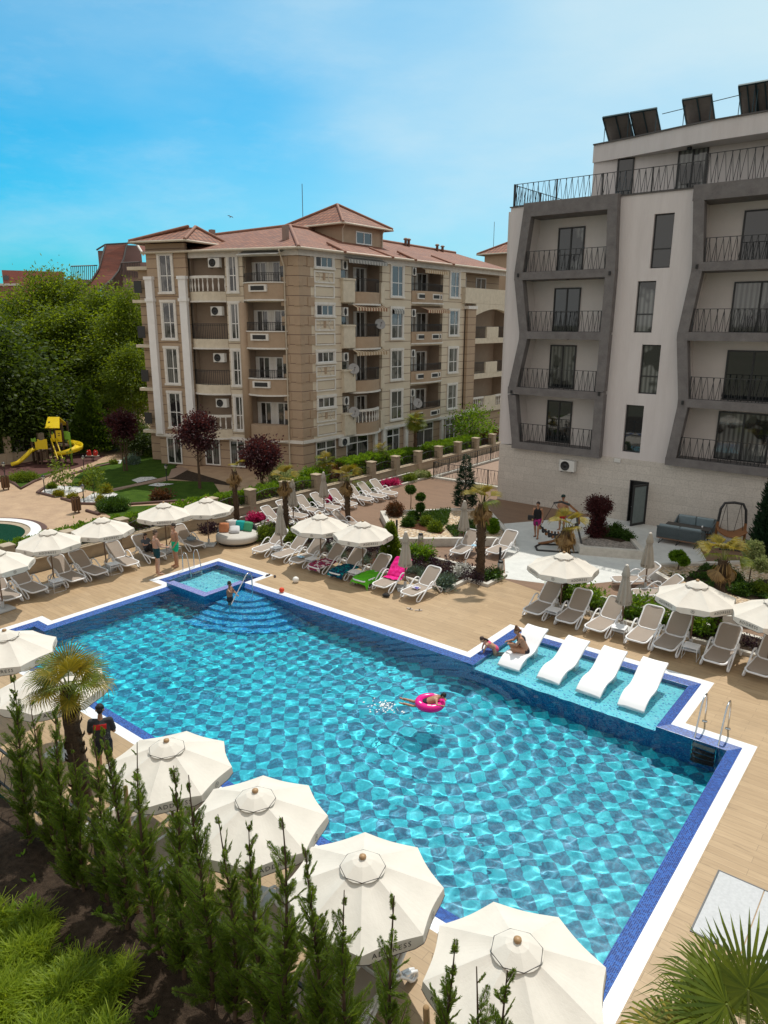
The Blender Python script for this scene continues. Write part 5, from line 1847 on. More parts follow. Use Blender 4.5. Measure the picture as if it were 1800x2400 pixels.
def shrub(label, base, rx, rz, mat, name='shrub', n=60, per=40, ln=.10, wd=.06, crad=.13, group=None, z=0.0, ry=None, shell=.55, stem=True, cat='shrub', lift=.85):
 t_ = thing(name, label, cat, (base[0], base[1], z), random.uniform(0, 6) if ry is None else 0, group)
 if stem:
  mb = MB()
  for k in range(3):
   a = k * 2.1
   mb.tube([(0, 0, 0), (math.cos(a) * rx * .3, math.sin(a) * rx * .3, rz * .8)], [.02, .008], 5)
  mb.build('stem', M_TWIG, t_)
 v, f = clump_cloud(n, per, (0, 0, rz * lift), (rx, ry or rx, rz), crad, ln, wd, shell, 0.1, 1.0)
 v[:, 2] = np.maximum(v[:, 2], .005)
 np_mesh('foliage', v, f, mat, False, t_)
 return t_
def shrub_px(label, base, npx_r, ratio, mat, z=0.0, **kw):
 r = r_at(Vector((base.x, base.y, z)), npx_r) * .84
 return shrub(label, base, r, r * ratio, mat, z=z, **kw)
for (base, cx, cy, npx, lb) in ((CE(930, 1750), 268, 1000, 38, 'purple-leaved plum tree on the lawn beside the thuja'), (CE(1490, 1880), 455, 1012, 52, 'dark purple plum tree nearest the left front of the beige block'),
        (Vector((-30.6, 27.2, 0)), 552, 1068, 47, 'round purple plum tree before the corner of the beige block')):
 hc = h_at(base, cx, cy)
 r = r_at(base, npx) * .86
 tree(lb, 'purple plum trees', base, hc + r, r, r * .95, LM_PLUM, M_TWIG, 'plum_tree', 130, 60, .16, .09, r * .17, .05, hc, .1, .35, None, 3)
b_ = Vector((-29.6, 27.9, 0))
shrub_px('pale variegated shrub between the purple plum tree and the round hedge', b_, 40, 1.15, LM_PALEV, n=90, per=50, ln=.13, wd=.07, crad=.2)
b_ = Vector((-29.5, 30.3, 0))
shrub_px('round bright green clipped bush behind the stone fence', b_, 37, .85, LM_HEDGE, n=150, per=50, ln=.12, wd=.07, crad=.12, name='clipped_bush', shell=.8)
b_ = Vector((-29.6, 32.6, 0))
shrub_px('red-tipped photinia shrub at the foot of the small fan palm', b_, 34, .8, LM_RED, n=80, per=45, ln=.12, wd=.06, crad=.17)
def hedge(label, x0, y0, x1, y1, h, mat, n=9000, ln=.12, wd=.07, z=0.0, group=None, lump=.10):
 t_ = thing('hedge', label, 'hedge', ((x0 + x1) / 2, (y0 + y1) / 2, z), 0, group)
 sx, sy = (x1 - x0) / 2, (y1 - y0) / 2
 u = rng.random((n, 3)) * 2 - 1
 ax = rng.choice([0, 1, 2], n, p=[.42, .18, .40])
 sg = np.where(rng.random(n) < .5, -1, 1)
 for k in range(3):
  mk = ax == k
  u[mk, k] = (sg[mk] if k < 2 else 1) * (1 - .25 * rng.random(mk.sum()) ** 2)
 P = u * np.array([sx, sy, h / 2]) + np.array([0, 0, h / 2])
 bump_ = lump * (np.sin(P[:, 0] * 5 + P[:, 1] * 3.1) * np.sin(P[:, 1] * 4.3 + P[:, 2] * 5) + .5 * np.sin(P[:, 1] * 11))
 D = np.zeros((n, 3))
 D[np.arange(n), ax] = np.where(ax == 2, 1, sg)
 P = P + D * bump_[:, None]
 A = D + rng.normal(size=(n, 3)) * .7 + np.array([0, 0, .3])
 v, f = leaves(P, A, ln * (.6 + .8 * rng.random(n)), wd * (.6 + .8 * rng.random(n)))
 v[:, 2] = np.maximum(v[:, 2], .01)
 np_mesh('foliage', v, f, mat, False, t_)
 mb = MB()
 mb.box(-sx * .86, -sy * .95, 0, sx * .86, sy * .95, h * .86)
 mb.build('inner_twigs', M_TWIG, t_)
 return t_
def hx_(px0, px1, pyt, x, w, label, mat, n):
 a, b = on_x(px0, pyt + 30, x), on_x(px1, pyt + 30, x)
 c = on_x((px0 + px1) / 2, pyt, x)
 hedge(label, x - w / 2, min(a.y, b.y), x + w / 2, max(a.y, b.y), c.z, mat, n, .13, .075)
hx_(800, 885, 1072, -29.4, 1.1, 'tall bright laurel hedge left of the small palm behind the stone fence', LM_HEDGE, 9000)
hx_(892, 968, 1060, -29.4, 1.1, 'tall bright laurel hedge right of the small palm behind the stone fence', LM_HEDGE, 9000)
hx_(1003, 1108, 1034, -29.6, 1.3, 'long bright hedge behind the fence opposite the ramp railing', LM_HEDGE, 11000)
hx_(1110, 1170, 1016, -29.8, 1.2, 'reddish hedge behind the fence next to the white building', LM_RED, 5000)
hedge('low leafy hedge behind the iron fence at the left, under the parasols', -29.25, 8.5, -28.5, 24.2, 1.18, LM_HEDGE, 20000, .12, .07)
hedge('low hedge behind the fence next to the purple plum', -29.25, 24.4, -28.5, 29.0, 1.1, LM_HEDGE, 7000, .11, .06)
b_ = c2b = on_x(1110, 1070, -30.6)
tree('small bright green tree in lumpy clumps behind the long hedge by the ramp', None, (b_.x, b_.y, 0), h_at(b_, 1118, 968), 1.9, 1.3, LM_HEDGE, None, 'small_tree', 60, 70, .2, .12, .42, .06, h_at(b_, 1112, 1000), .1, .5)
for (x, y, rpx, ratio, mat, lb, sh) in ((290, 835, 36, .30, LM_LIME, 'flat clipped lime hedge in front of the yellow slide', .8),
                                       (1340, 1180, 42, .42, LM_BOX, 'broad clipped green hedge behind the garden bin', .8)):
 b_ = CU(x, y)
 shrub_px(lb, b_, rpx * .9, ratio * .9, mat, n=190, per=50, ln=.09, wd=.05, crad=.09, name='clipped_hedge', shell=sh, cat='hedge')
for (x, y, rpx, ratio, mat, lb) in ((615, 932, 9.5, .72, LM_LIME, 'small round lime bush on the first white pebble bed'), (697, 1020, 8.5, .85, LM_YELLOW, 'small round yellow bush at the front edge of the first pebble bed'),
         (848, 1058, 8.5, .9, LM_YELLOW, 'small round yellow bush between the two pebble beds'), (1190, 1095, 8.5, .9, LM_YELLOW, 'small golden bush at the right of the second pebble bed'),
         (1005, 905, 12, .9, LM_YELLOW, 'loose bright yellow shrub left of the slim garden tree'), (1250, 985, 17, .8, LM_YELLOW, 'large golden shrub at the back of the second pebble bed'),
         (1340, 640, 8, .5, LM_LIME, 'low lime plant on the far pebble strip'), (1560, 640, 26, .55, LM_BLUE, 'grey-green bush on the lawn before the beige block'),
         (1790, 545, 20, .6, LM_LIME, 'bright lime bush near the far corner of the beige block')):
 b_ = CU(x, y)
 shrub_px(lb, b_, rpx * .78, ratio, mat, n=60, per=40, ln=.09, wd=.05, crad=.08, name='round_bush', shell=.75, stem=False, group='small bushes of the neighbouring garden')
b_ = CE(1190, 1960)
shrub_px('red-leaved bush behind the white parasols on the garden side', b_, 22, .5, LM_RED, n=70, per=40, ln=.11, wd=.06, crad=.12, name='round_bush')
for (x, y, tx, ty, rpx, lb) in ((765, 950, 745, 760, 26, 'young magnolia-like tree on the first white pebble bed'), (1115, 1045, 1085, 870, 19, 'slim young tree on the second white pebble bed')):
 b_ = CU(x, y)
 top = h_at(b_, 0 + tx / 5.027, 960 + (530 if rpx > 20 else 650) / 5.027)
 r = r_at(b_, rpx)
 tree(lb, 'young trees on the pebble beds', b_, top, r, top * .44, LM_LIME, M_TWIG, 'young_tree', 34 if rpx > 20 else 24, 22, .19, .09, .18, .025, top * .54, .2, .25)
b_ = CA(540, 400)
shrub_px('airy leafy shrub sticking up behind the second parasol from the left', Vector((-29.2, 15.2, 0)), 24, 1.5, LM_LIME, n=30, per=22, ln=.14, wd=.07, crad=.14, shell=.2)
def fan_leaf(R_, nseg=22, spread=300, droop=.5, fold=.25):
 """one fan blade in its own frame: stalk tip at the origin, blade along +x"""
 v, f = [], []
 for k in range(nseg):
  a = R((k / (nseg - 1) - .5) * spread)
  ln = R_ * (.72 + .28 * math.cos(a * .55)) * random.uniform(.88, 1.06)
  w_ = R_ * 1.0 / nseg
  d = Vector((math.cos(a), math.sin(a), 0))
  sd = Vector((-math.sin(a), math.cos(a), 0))
  lift = fold * (1 if k % 2 else -1) * w_
  tip_d = droop * random.uniform(.5, 1.4) * R_ * .35
  p0 = d * R_ * .03
  p1 = d * ln * .42 + Vector((0, 0, .03 * R_ + lift))
  p2 = d * ln * .74 + Vector((0, 0, -.10 * tip_d))
  p3 = d * ln * (1.0 - .10 * droop) + Vector((0, 0, -tip_d))
  b0 = len(v)
  v += [p0 - sd * w_ * .12, p0 + sd * w_ * .12, p1 - sd * w_ * .95, p1 + sd * w_ * .95, p2 - sd * w_ * .6, p2 + sd * w_ * .6, p3]
  f += [(b0, b0 + 2, b0 + 3, b0 + 1), (b0 + 2, b0 + 4, b0 + 5, b0 + 3), (b0 + 4, b0 + 6, b0 + 5)]
 return v, f
M_PALMTRUNK = pmat('palm_trunk_fibre', (.16, .10, .055), .95, (.05, .03, .018), 14, 1.0, .05, stretch=(1, 1, 2.5))
M_STALK = pmat('palm_stalk', (.14, .17, .03), .6, (.10, .11, .02), 4)
def palm(label, base, hgt, leafR, stalk, n_green, n_dead, trunk=(.16, .12), green=None, yellow=0, z=0.0, elev=(-25, 75), group='fan palms', skirt=0, seed=0, dirs=None, lean=(0, 0)):
 random.seed(1000 + seed)
 t_ = thing('fan_palm', label, 'palm', (base[0], base[1], z), 0, group)
 mb = MB()
 k = 18
 pts, rr = [], []
 for i in range(k + 1):
  q = i / k
  pts.append((lean[0] * q + .02 * math.sin(q * 5), lean[1] * q + .02 * math.cos(q * 4), hgt * q))
  rr.append((trunk[0] + (trunk[1] - trunk[0]) * q) * (1 + .10 * (i % 2)) * (1.25 if i == 0 else 1))
 mb.tube(pts, rr, 12)
 for i in range(int(hgt * 34)):
  q = random.random() ** .8
  a = random.uniform(0, 6.28)
  r0 = trunk[0] + (trunk[1] - trunk[0]) * q
  c = Vector((lean[0] * q, lean[1] * q, hgt * q))
  d = Vector((math.cos(a), math.sin(a), 0))
  mb.tube([c + d * r0 * .8, c + d * (r0 * 1.22) + Vector((0, 0, .07)), c + d * (r0 * 1.3) + Vector((0, 0, .14))], [.03, .022, .006], 4, caps=False)
 mb.build('trunk', M_PALMTRUNK, t_)
 top = Vector((lean[0], lean[1], hgt))
 total = n_green + n_dead
 for i in range(total):
  dead = i >= n_green
  if dirs and i < len(dirs):
   az, el = R(dirs[i][0]), R(dirs[i][1])
  else:
   az = i * 2.399 + random.uniform(-.3, .3)
   q = (i + .5) / max(1, n_green)
   el = R(random.uniform(-78, -40)) if dead else R(elev[1] + (elev[0] - elev[1]) * q ** .8 + random.uniform(-8, 8))
  L_ = stalk * random.uniform(.85, 1.15) * (.8 if dead else 1)
  d = Vector((math.cos(az) * math.cos(el), math.sin(az) * math.cos(el), math.sin(el)))
  p1 = top + d * L_ * .5 + Vector((0, 0, .05 * L_))
  p2 = top + d * L_
  mb = MB()
  mb.tube([top - Vector((0, 0, .1)), p1, p2], [.018, .011, .009], 5)
  lf = mb.build('frond', M_STALK if not dead else LM_DEAD, t_)
  x = (d + Vector((0, 0, -.35 if not dead else -.6))).normalized()
  side = x.cross(Vector((0, 0, 1)))
  side = side.normalized() if side.length > .05 else Vector((1, 0, 0))
  up_ = side.cross(x).normalized()
  roll = random.uniform(-.35, .35)
  s2 = (side * math.cos(roll) + up_ * math.sin(roll)).normalized()
  u2 = s2.cross(x).normalized()
  M_ = Matrix(((x.x, -s2.x, u2.x, p2.x), (x.y, -s2.y, u2.y, p2.y), (x.z, -s2.z, u2.z, p2.z), (0, 0, 0, 1)))
  mb = MB()
  mb.M = M_
  v, f = fan_leaf(leafR * random.uniform(.85, 1.1) * (.8 if dead else 1), 24 if leafR < .5 else 38, (random.uniform(230, 300) if leafR < .5 or leafR > .63 or skirt == 0 else random.uniform(110, 170)) if not dead else 110, random.uniform(.6, 1.2) if not dead else 1.4)
  mb.add(v, f)
  mat = LM_DEAD if dead else (LM_PALMY if i % 10 < yellow else (green or LM_PALM))
  mb.build('blade', mat, lf)
 if skirt:
  P, A = [], []
  for i in range(skirt):
   a = random.uniform(0, 6.28)
   z0 = hgt - random.uniform(.0, .5)
   r0 = trunk[1] * random.uniform(.9, 1.5)
   P.append((lean[0] + math.cos(a) * r0, lean[1] + math.sin(a) * r0, z0))
   A.append((math.cos(a) * .35, math.sin(a) * .35, -1))
  v, f = leaves(np.array(P), np.array(A), .45, .05)
  np_mesh('dry_skirt', v, f, LM_DEAD, False, t_)
 return t_
pb = Vector((-12.9, 6.05, 0))
pb = gp(178, 1815, 0)
pb = Vector((-12.95, 6.2, 0))
hz = h_at(pb, 158, 1618)
palm('big leafy fan palm with shaggy trunk between the near parasols at the left', pb, hz + .05, .60, .44, 15, 2, (.19, .13), yellow=4, elev=(-12, 82), seed=3)
fc = Vector(C0 + ray(1752, 2482) / F_PX * 4.6)
palm('dark fan palm reaching into the bottom right corner over the deck', (fc.x, fc.y), fc.z, .50, .40, 18, 0, (.15, .12), yellow=1, elev=(-30, 85), seed=6, dirs=[(222, 12), (205, 42), (175, 62), (120, 70), (60, 55), (38, 25), (250, 35), (150, 45)])
for k, (px, py, cxp, cyp, g, d_, yl, sk, s_, lb) in enumerate((
  (-27.51, 22.66, 549, 1105, 2, 8, 10, 90, .40, 'nearly bare palm with hanging dry fronds beside the round daybed'),
  (-24.41, 23.11, 668, 1128, 7, 7, 6, 60, .42, 'fan palm with yellow fronds behind the closed parasol near the daybed'),
  (-22.74, 25.69, 812, 1128, 9, 6, 6, 50, .46, 'fan palm with arching yellowed fronds left of the pebble planter'),
  (-13.61, 23.16, 1120, 1180, 6, 9, 5, 130, .46, 'fan palm with a thick trunk and a few upright green fronds by the bollard bin'),
  (-10.16, 23.25, 1333, 1240, 6, 9, 6, 110, .40, 'fan palm with yellow fronds rising behind the open parasol near the hanging chair'),
  (-5.00, 23.60, 1697, 1312, 9, 7, 5, 60, .46, 'fan palm with golden feathery fronds in the right planter'))):
 b_ = Vector((px, py, 0))
 palm(lb, b_, h_at(b_, cxp, cyp), s_ * 1.25, .46, g, d_, (.17 if k > 2 else .13, .13 if k > 2 else .10), yellow=yl, elev=(15, 85), skirt=sk, seed=10 + k)
for k, (px, py, cxp, cyp, s_, g, lb) in enumerate(((973, 1086, 976, 990, .62, 24, 'full green fan palm between the hedges in front of the beige block'), (893, 1110, 893, 1056, .40, 12, 'small fan palm between the two tall laurel hedges'),
                                                  (762, 1130, 762, 1082, .46, 14, 'small pale fan palm above the red-tipped shrub'))):
 b_ = on_x(px, py, -29.3)
 palm(lb, (b_.x, b_.y), h_at(b_, cxp, cyp), s_, .42, g, 2, (.12, .10), yellow=1 if k == 0 else 3, elev=(-40, 80), seed=30 + k)
def topiary(label, base, balls, mat, z, name='topiary_tree', leaf=(.07, .04)):
 """clipped balls on a thin stem: balls = [(dx, dz, r)]"""
 t_ = thing(name, label, 'topiary', (base.x, base.y, z))
 mb = MB()
 top = max(b[1] for b in balls)
 mb.tube([(0, 0, 0), (.02, .01, top * .5), (0, 0, top)], [.028, .02, .012], 6)
 for dx, dz, r in balls:
  if abs(dx) > .05: mb.tube([(0, 0, dz * .6), (dx * .6, dx * -.5, dz * .85), (dx, -dx * .8, dz)], [.02, .016, .01], 5)
 mb.build('stem', M_TWIG, t_)
 for dx, dz, r in balls:
  r = r * .86
  v, f = clump_cloud(int(40 + 200 * r), 40, (dx, -dx * .8, dz), (r, r, r * .85), r * .16, leaf[0], leaf[1], .8, 0)
  np_mesh('foliage_ball', v, f, mat, False, t_)
 return t_
def D28(x, y): return CD(x, y, .28)
def ball_h(b, n): return r_at(b, n)
b_ = D28(465, 610)
topiary('tall lollipop topiary with one ball at the back of the pebble planter', b_, [(0, h_at(b_, 955, 1147) - .28, r_at(b_, 10.5))], LM_BOX, .28)
b_ = D28(560, 695)
topiary('topiary with two stacked balls on one stem', b_, [(0, h_at(b_, 991, 1165) - .28, r_at(b_, 9.5)), (0, h_at(b_, 989, 1189) - .28, r_at(b_, 9.5))], LM_BOX, .28)
for (x, y, rpx, ratio, mat, lb) in ((315, 655, 21, .9, LM_RED, 'red-tipped round shrub at the left corner of the pebble planter'), (490, 690, 11, .85, LM_BOX, 'small dark green ball shrub left of the two-ball topiary'),
                                   (440, 755, 13, .8, LM_BOX, 'dark green ball shrub on the bark mulch'), (618, 745, 11, .9, LM_LIME, 'lime ball shrub above the mulch'),
                                   (705, 805, 14, .8, LM_LIME, 'larger lime ball shrub at the right of the mulch')):
 shrub_px(lb, D28(x, y), rpx, ratio, mat, .28, n=80, per=40, ln=.08, wd=.045, crad=.07, name='round_shrub', shell=.75, group='round shrubs of the pebble planter')
for (x0, y0, x1, y1, mat, z, lb, n, hh) in ((560, 610, 840, 760, LM_BOX, .28, 'low creeping juniper in the dark corner of the pebble planter', 5200, .18), ):
 t_ = thing('ground_cover', lb, 'ground cover', tuple(D28((x0 + x1) / 2, (y0 + y1) / 2)))
 poly = [D28(620, 640), D28(850, 607), D28(815, 740), D28(700, 770), D28(520, 670)]
 P = []
 while len(P) < n:
  x, y = random.uniform(min(p.x for p in poly), max(p.x for p in poly)), random.uniform(min(p.y for p in poly), max(p.y for p in poly))
  if inside((x, y), [(p.x, p.y) for p in poly]): P.append((x - t_.location.x, y - t_.location.y, random.random() ** 2 * hh))
 v, f = leaves(np.array(P), rng.normal(size=(n, 3)) + np.array([0, 0, .5]), .14, .04)
 np_mesh('foliage', v, f, mat, False, t_)
b_ = D28(1258, 825)
topiary('small weeping tree with a flat crown at the right end of the pebble planter', b_, [(0, h_at(b_, 1155, 1228) - .28, r_at(b_, 11)), (.12, h_at(b_, 1160, 1236) - .28, r_at(b_, 9)), (-.12, h_at(b_, 1148, 1235) - .28, r_at(b_, 9))], LM_HEDGE, .28, 'weeping_tree', (.13, .04))
b_ = Vector((-12.1, 31.0, .28))
t_ = thing('topiary_tree', 'dark red clipped topiary with a mushroom top in front of the limestone wall', 'topiary', tuple(b_))
mb = MB()
hh = h_at(b_, 1392, 1185) - .28
mb.tube([(0, 0, 0), (0, 0, hh)], [.06, .04], 7)
mb.build('trunk', M_TWIG, t_)
r1 = r_at(b_, 24)
v, f = join(clump_cloud(90, 50, (0, 0, hh), (r1, r1, r1 * .68), .10, .09, .05, .75, 0), clump_cloud(60, 40, (0, 0, hh * .52), (r1 * .42, r1 * .42, hh * .36), .09, .09, .05, .6, 0), clump_cloud(70, 50, (0, 0, hh * .12), (r1 * .72, r1 * .72, hh * .3), .1, .09, .05, .7, 0))
np_mesh('crown', v, f, LM_REDTOP, False, t_)
for k, (x, y, n) in enumerate(((1320, 760, 12), (1430, 740, 14), (1440, 820, 13), (1560, 820, 12), (1220, 800, 9), (1620, 860, 10))):
 shrub_px(['low dark green shrub at the back left of the red topiary planter', 'largest low shrub in the middle of the red topiary planter', 'low shrub at the front of the red topiary planter', 'low shrub near the right tip of the red topiary planter', 'smallest pale shrub beside the red topiary', 'last low shrub at the right tip of the red topiary planter'][k],
             CS(x, y, .28), n, .6, LM_BOX, .28, n=40, per=36, ln=.08, wd=.045, crad=.08, name='low_shrub', group='low shrubs beside the red topiary')
b_ = CT(492, 965, .28)
topiary('small feathery bonsai-like tree on the peach pebbles', b_, [(0, h_at(b_, 1589, 1302) - .28, r_at(b_, 9)), (.22, h_at(b_, 1598, 1310) - .28, r_at(b_, 8)), (-.22, h_at(b_, 1580, 1306) - .28, r_at(b_, 8))], LM_HEDGE, .28, 'dwarf_tree', (.13, .05))
b_ = CT(1400, 1180, .28)
topiary('cloud-pruned tree with two flat green clouds in the right planter', b_, [(0, h_at(b_, 1748, 1286) - .28, r_at(b_, 22)), (.45, h_at(b_, 1772, 1312) - .28, r_at(b_, 18))], LM_PALEV, .28, 'cloud_tree', (.08, .05))
for k, (x, y, n, mat) in enumerate(((1300, 1260, 13, LM_BOX), (1560, 1260, 19, LM_LIME), (1430, 1240, 8, LM_BOX), (1220, 1120, 12, LM_BOX))):
 shrub_px(['round dark shrub right of the open parasol', 'large lime-green round shrub behind the rightmost parasol', 'small ball shrub between the dark and the lime one', 'leafy shrub beside the golden palm trunk'][k], CT(x, y + 20, .28), n, .85, mat, .28, n=70, per=40, ln=.08, wd=.045, crad=.08, name='round_shrub', shell=.7, group='shrubs of the right planter')
def cover(label, pts, mat, n, hh, ln, wd, z, name='ground_cover', patchy=.0):
 P = []
 xs_, ys_ = [p[0] for p in pts], [p[1] for p in pts]
 t_ = thing(name, None, None, (sum(xs_) / len(xs_), sum(ys_) / len(ys_), z))
 while len(P) < n:
  x, y = random.uniform(min(xs_), max(xs_)), random.uniform(min(ys_), max(ys_))
  if inside((x, y), pts):
   if patchy and math.sin(x * 4.1 + 1) * math.sin(y * 5.3) + .4 * math.sin(x * 9 + y * 7) < patchy - .6: continue
   P.append((x - t_.location.x, y - t_.location.y, random.random() ** 1.5 * hh))
 v, f = leaves(np.array(P), rng.normal(size=(n, 3)) + np.array([0, 0, .8]), ln, wd)
 o = np_mesh(name, v, f, mat, False)
 o.location = t_.location
 bpy.data.objects.remove(t_)
 return tag(o, label, 'ground cover', kind='stuff')
cover('low green ground cover with soil showing in the right planter', [tuple(CT(*q, .28))[:2] for q in ((870, 900), (1060, 880), (1240, 1000), (1390, 1140), (1659, 1200), (1659, 1400), (1200, 1290), (560, 1110), (340, 1040), (600, 1075))], LM_BOX, 2600, .14, .10, .05, .29, patchy=.55)
cover('flowering ground cover in the front corner of the pebble planter', [tuple(D28(*q))[:2] for q in ((800, 770), (960, 735), (1080, 720), (1110, 860), (890, 868))], LM_BOX, 1900, .16, .10, .05, .29, patchy=.3)
cover('dark purple ground cover in the long flower bed', [(-22.3, 22.3), (-13.2, 22.3), (-13.2, 23.9), (-22.3, 23.9)], LM_PURPLE, 5200, .34, .10, .05, .08, patchy=.6)
cover('blue-grey fescue tufts along the front of the long flower bed', [(-21.5, 21.6), (-14.1, 21.6), (-14.1, 22.5), (-21.5, 22.5)], LM_BLUE, 4200, .20, .18, .02, .08, patchy=.7)
for k, (x, y, n, ratio, mat, lb, cone) in enumerate(((300, 505, 21, .85, LM_LIME, 'leafy green shrub right of the round daybed', 0), (455, 520, 19, .85, LM_LIME, 'leafy green shrub behind the second lounger of the towel row', 0), (530, 500, 11, 1.0, LM_LIME, 'small green shrub behind the third lounger of the towel row', 0),
             (985, 640, 18, 1.6, LM_LIME, 'tall golden-green conifer behind the lime towel lounger', 1), (1105, 600, 13, 1.1, LM_HEDGE, 'green shrub half hidden by the closed parasol', 0), (1175, 615, 18, .8, LM_HEDGE, 'glossy green shrub at the back kerb of the long bed', 0),
             (1280, 770, 12, .45, LM_BLUE, 'blue-grey fescue clump at the front corner of the long bed', 0), (700, 560, 10, .5, LM_WHITE, 'low white-flowering plant in the long bed', 0), (1380, 700, 9, .5, LM_WHITE, 'white-flowering plant left of the thick palm trunk', 0),
             (1555, 720, 7, .6, LM_BOX, 'tiny green tuft beside the bollard bin', 0))):
 b_ = CB(x, y, .08)
 if cone:
  cone_tree(lb, b_, h_at(b_, 910, 1228), r_at(b_, 24), LM_LIME, 'golden_conifer', 3600, .14, .07, .8, .1, pw=.55, layers=4, cat='shrub')
 else:
  shrub_px(lb, b_, n, ratio, mat, .08, n=46, per=30, ln=.12, wd=.06, crad=.12, group='shrubs of the long flower bed')
fl = 0
for (x, y, n, ratio, mat, lb) in ((225, 400, 9, .6, LM_PINK, 'pink flowering plant at the foot of the nearest stone pillar'), (250, 402, 9, .6, LM_PINK, 'second pink flowering plant, beside the first pillar'), (305, 400, 8, .6, LM_PINK, 'pink flowering plant left of the fence-side loungers'),
                                 (655, 300, 8, .8, LM_PINK, 'pink flowers behind the open gap in the fence-side loungers'), (830, 255, 15, .7, LM_LIME, 'lime shrub behind the fence-side loungers'), (870, 240, 16, .7, LM_PALEV, 'pale shrub behind the last fence-side loungers'),
                                 (960, 210, 8, .7, LM_PINK, 'pink flowers behind the last fence-side lounger'), (1003, 207, 9, .8, LM_PINK, 'farthest pink flowering plant near the ramp'), (1090, 182, 14, .6, LM_LIME, 'lime shrub at the end of the fence bed'),
                                 (1145, 165, 15, .6, LM_PALEV, 'yellowish shrub next to the ramp railing'), (1185, 160, 11, .5, LM_LIME, 'last lime shrub beside the ramp railing'), (560, 330, 16, .8, LM_BOX, 'dark shrub behind the fence-side loungers'),
                                 (490, 330, 13, .8, LM_LIME, 'light green shrub by the second pillar')):
 b_ = CB(x, y, .08)
 b_.x = min(-26.4, max(-27.6, b_.x))
 shrub_px(lb, b_, n, ratio, mat, .08, n=40, per=30, ln=.10, wd=.06, crad=.09, group='plants of the fence bed')
cover('purple-leaved low plants behind the round daybed', [(-27.6, 20.3), (-26.9, 20.3), (-26.9, 21.2), (-27.6, 21.2)], LM_PURPLE, 900, .4, .10, .05, .0)
for k in range(9):
 x = -10.2 + k * .62
 if k in (3,): continue
 shrub(['first', 'second', 'third', '', 'fifth', 'sixth', 'seventh', 'eighth', 'last'][k] + ' glossy green hedge plant behind the right-hand loungers, counting from the left', (x, 23.25 + .12 * (k % 2)), .34, .36, LM_HEDGE, n=26, per=26, ln=.13, wd=.06, crad=.11, z=.08, group='hedge plants of the narrow bed')
cover('dark purple low plants in the narrow bed behind the right-hand loungers', [(-5.6, 22.75), (4, 22.75), (4, 23.5), (-5.6, 23.5)], LM_PURPLE, 2600, .30, .10, .05, .08, patchy=.55)
def bank_z(x, y):
 return .05 + .05 * np.sin(x * 1.7 + y) + .04 * np.sin(y * 2.9 - x * .6) + np.clip((4.6 - y) * .03, 0, .4)
nx, ny = 150, 70
xs_, ys_ = np.linspace(-30, 4, nx), np.linspace(-4, 5.3, ny)
X, Y = np.meshgrid(xs_, ys_)
Z = bank_z(X, Y) + rng.normal(size=X.shape) * .018
I = np.arange((nx - 1) * (ny - 1))
J, I2 = I // (nx - 1), I % (nx - 1)
a_ = J * nx + I2
o = np_mesh('soil_bank', np.stack([X, Y, Z], -1).reshape(-1, 3), np.stack([a_, a_ + 1, a_ + nx + 1, a_ + nx], -1), M_SOIL)
o['kind'] = 'structure'
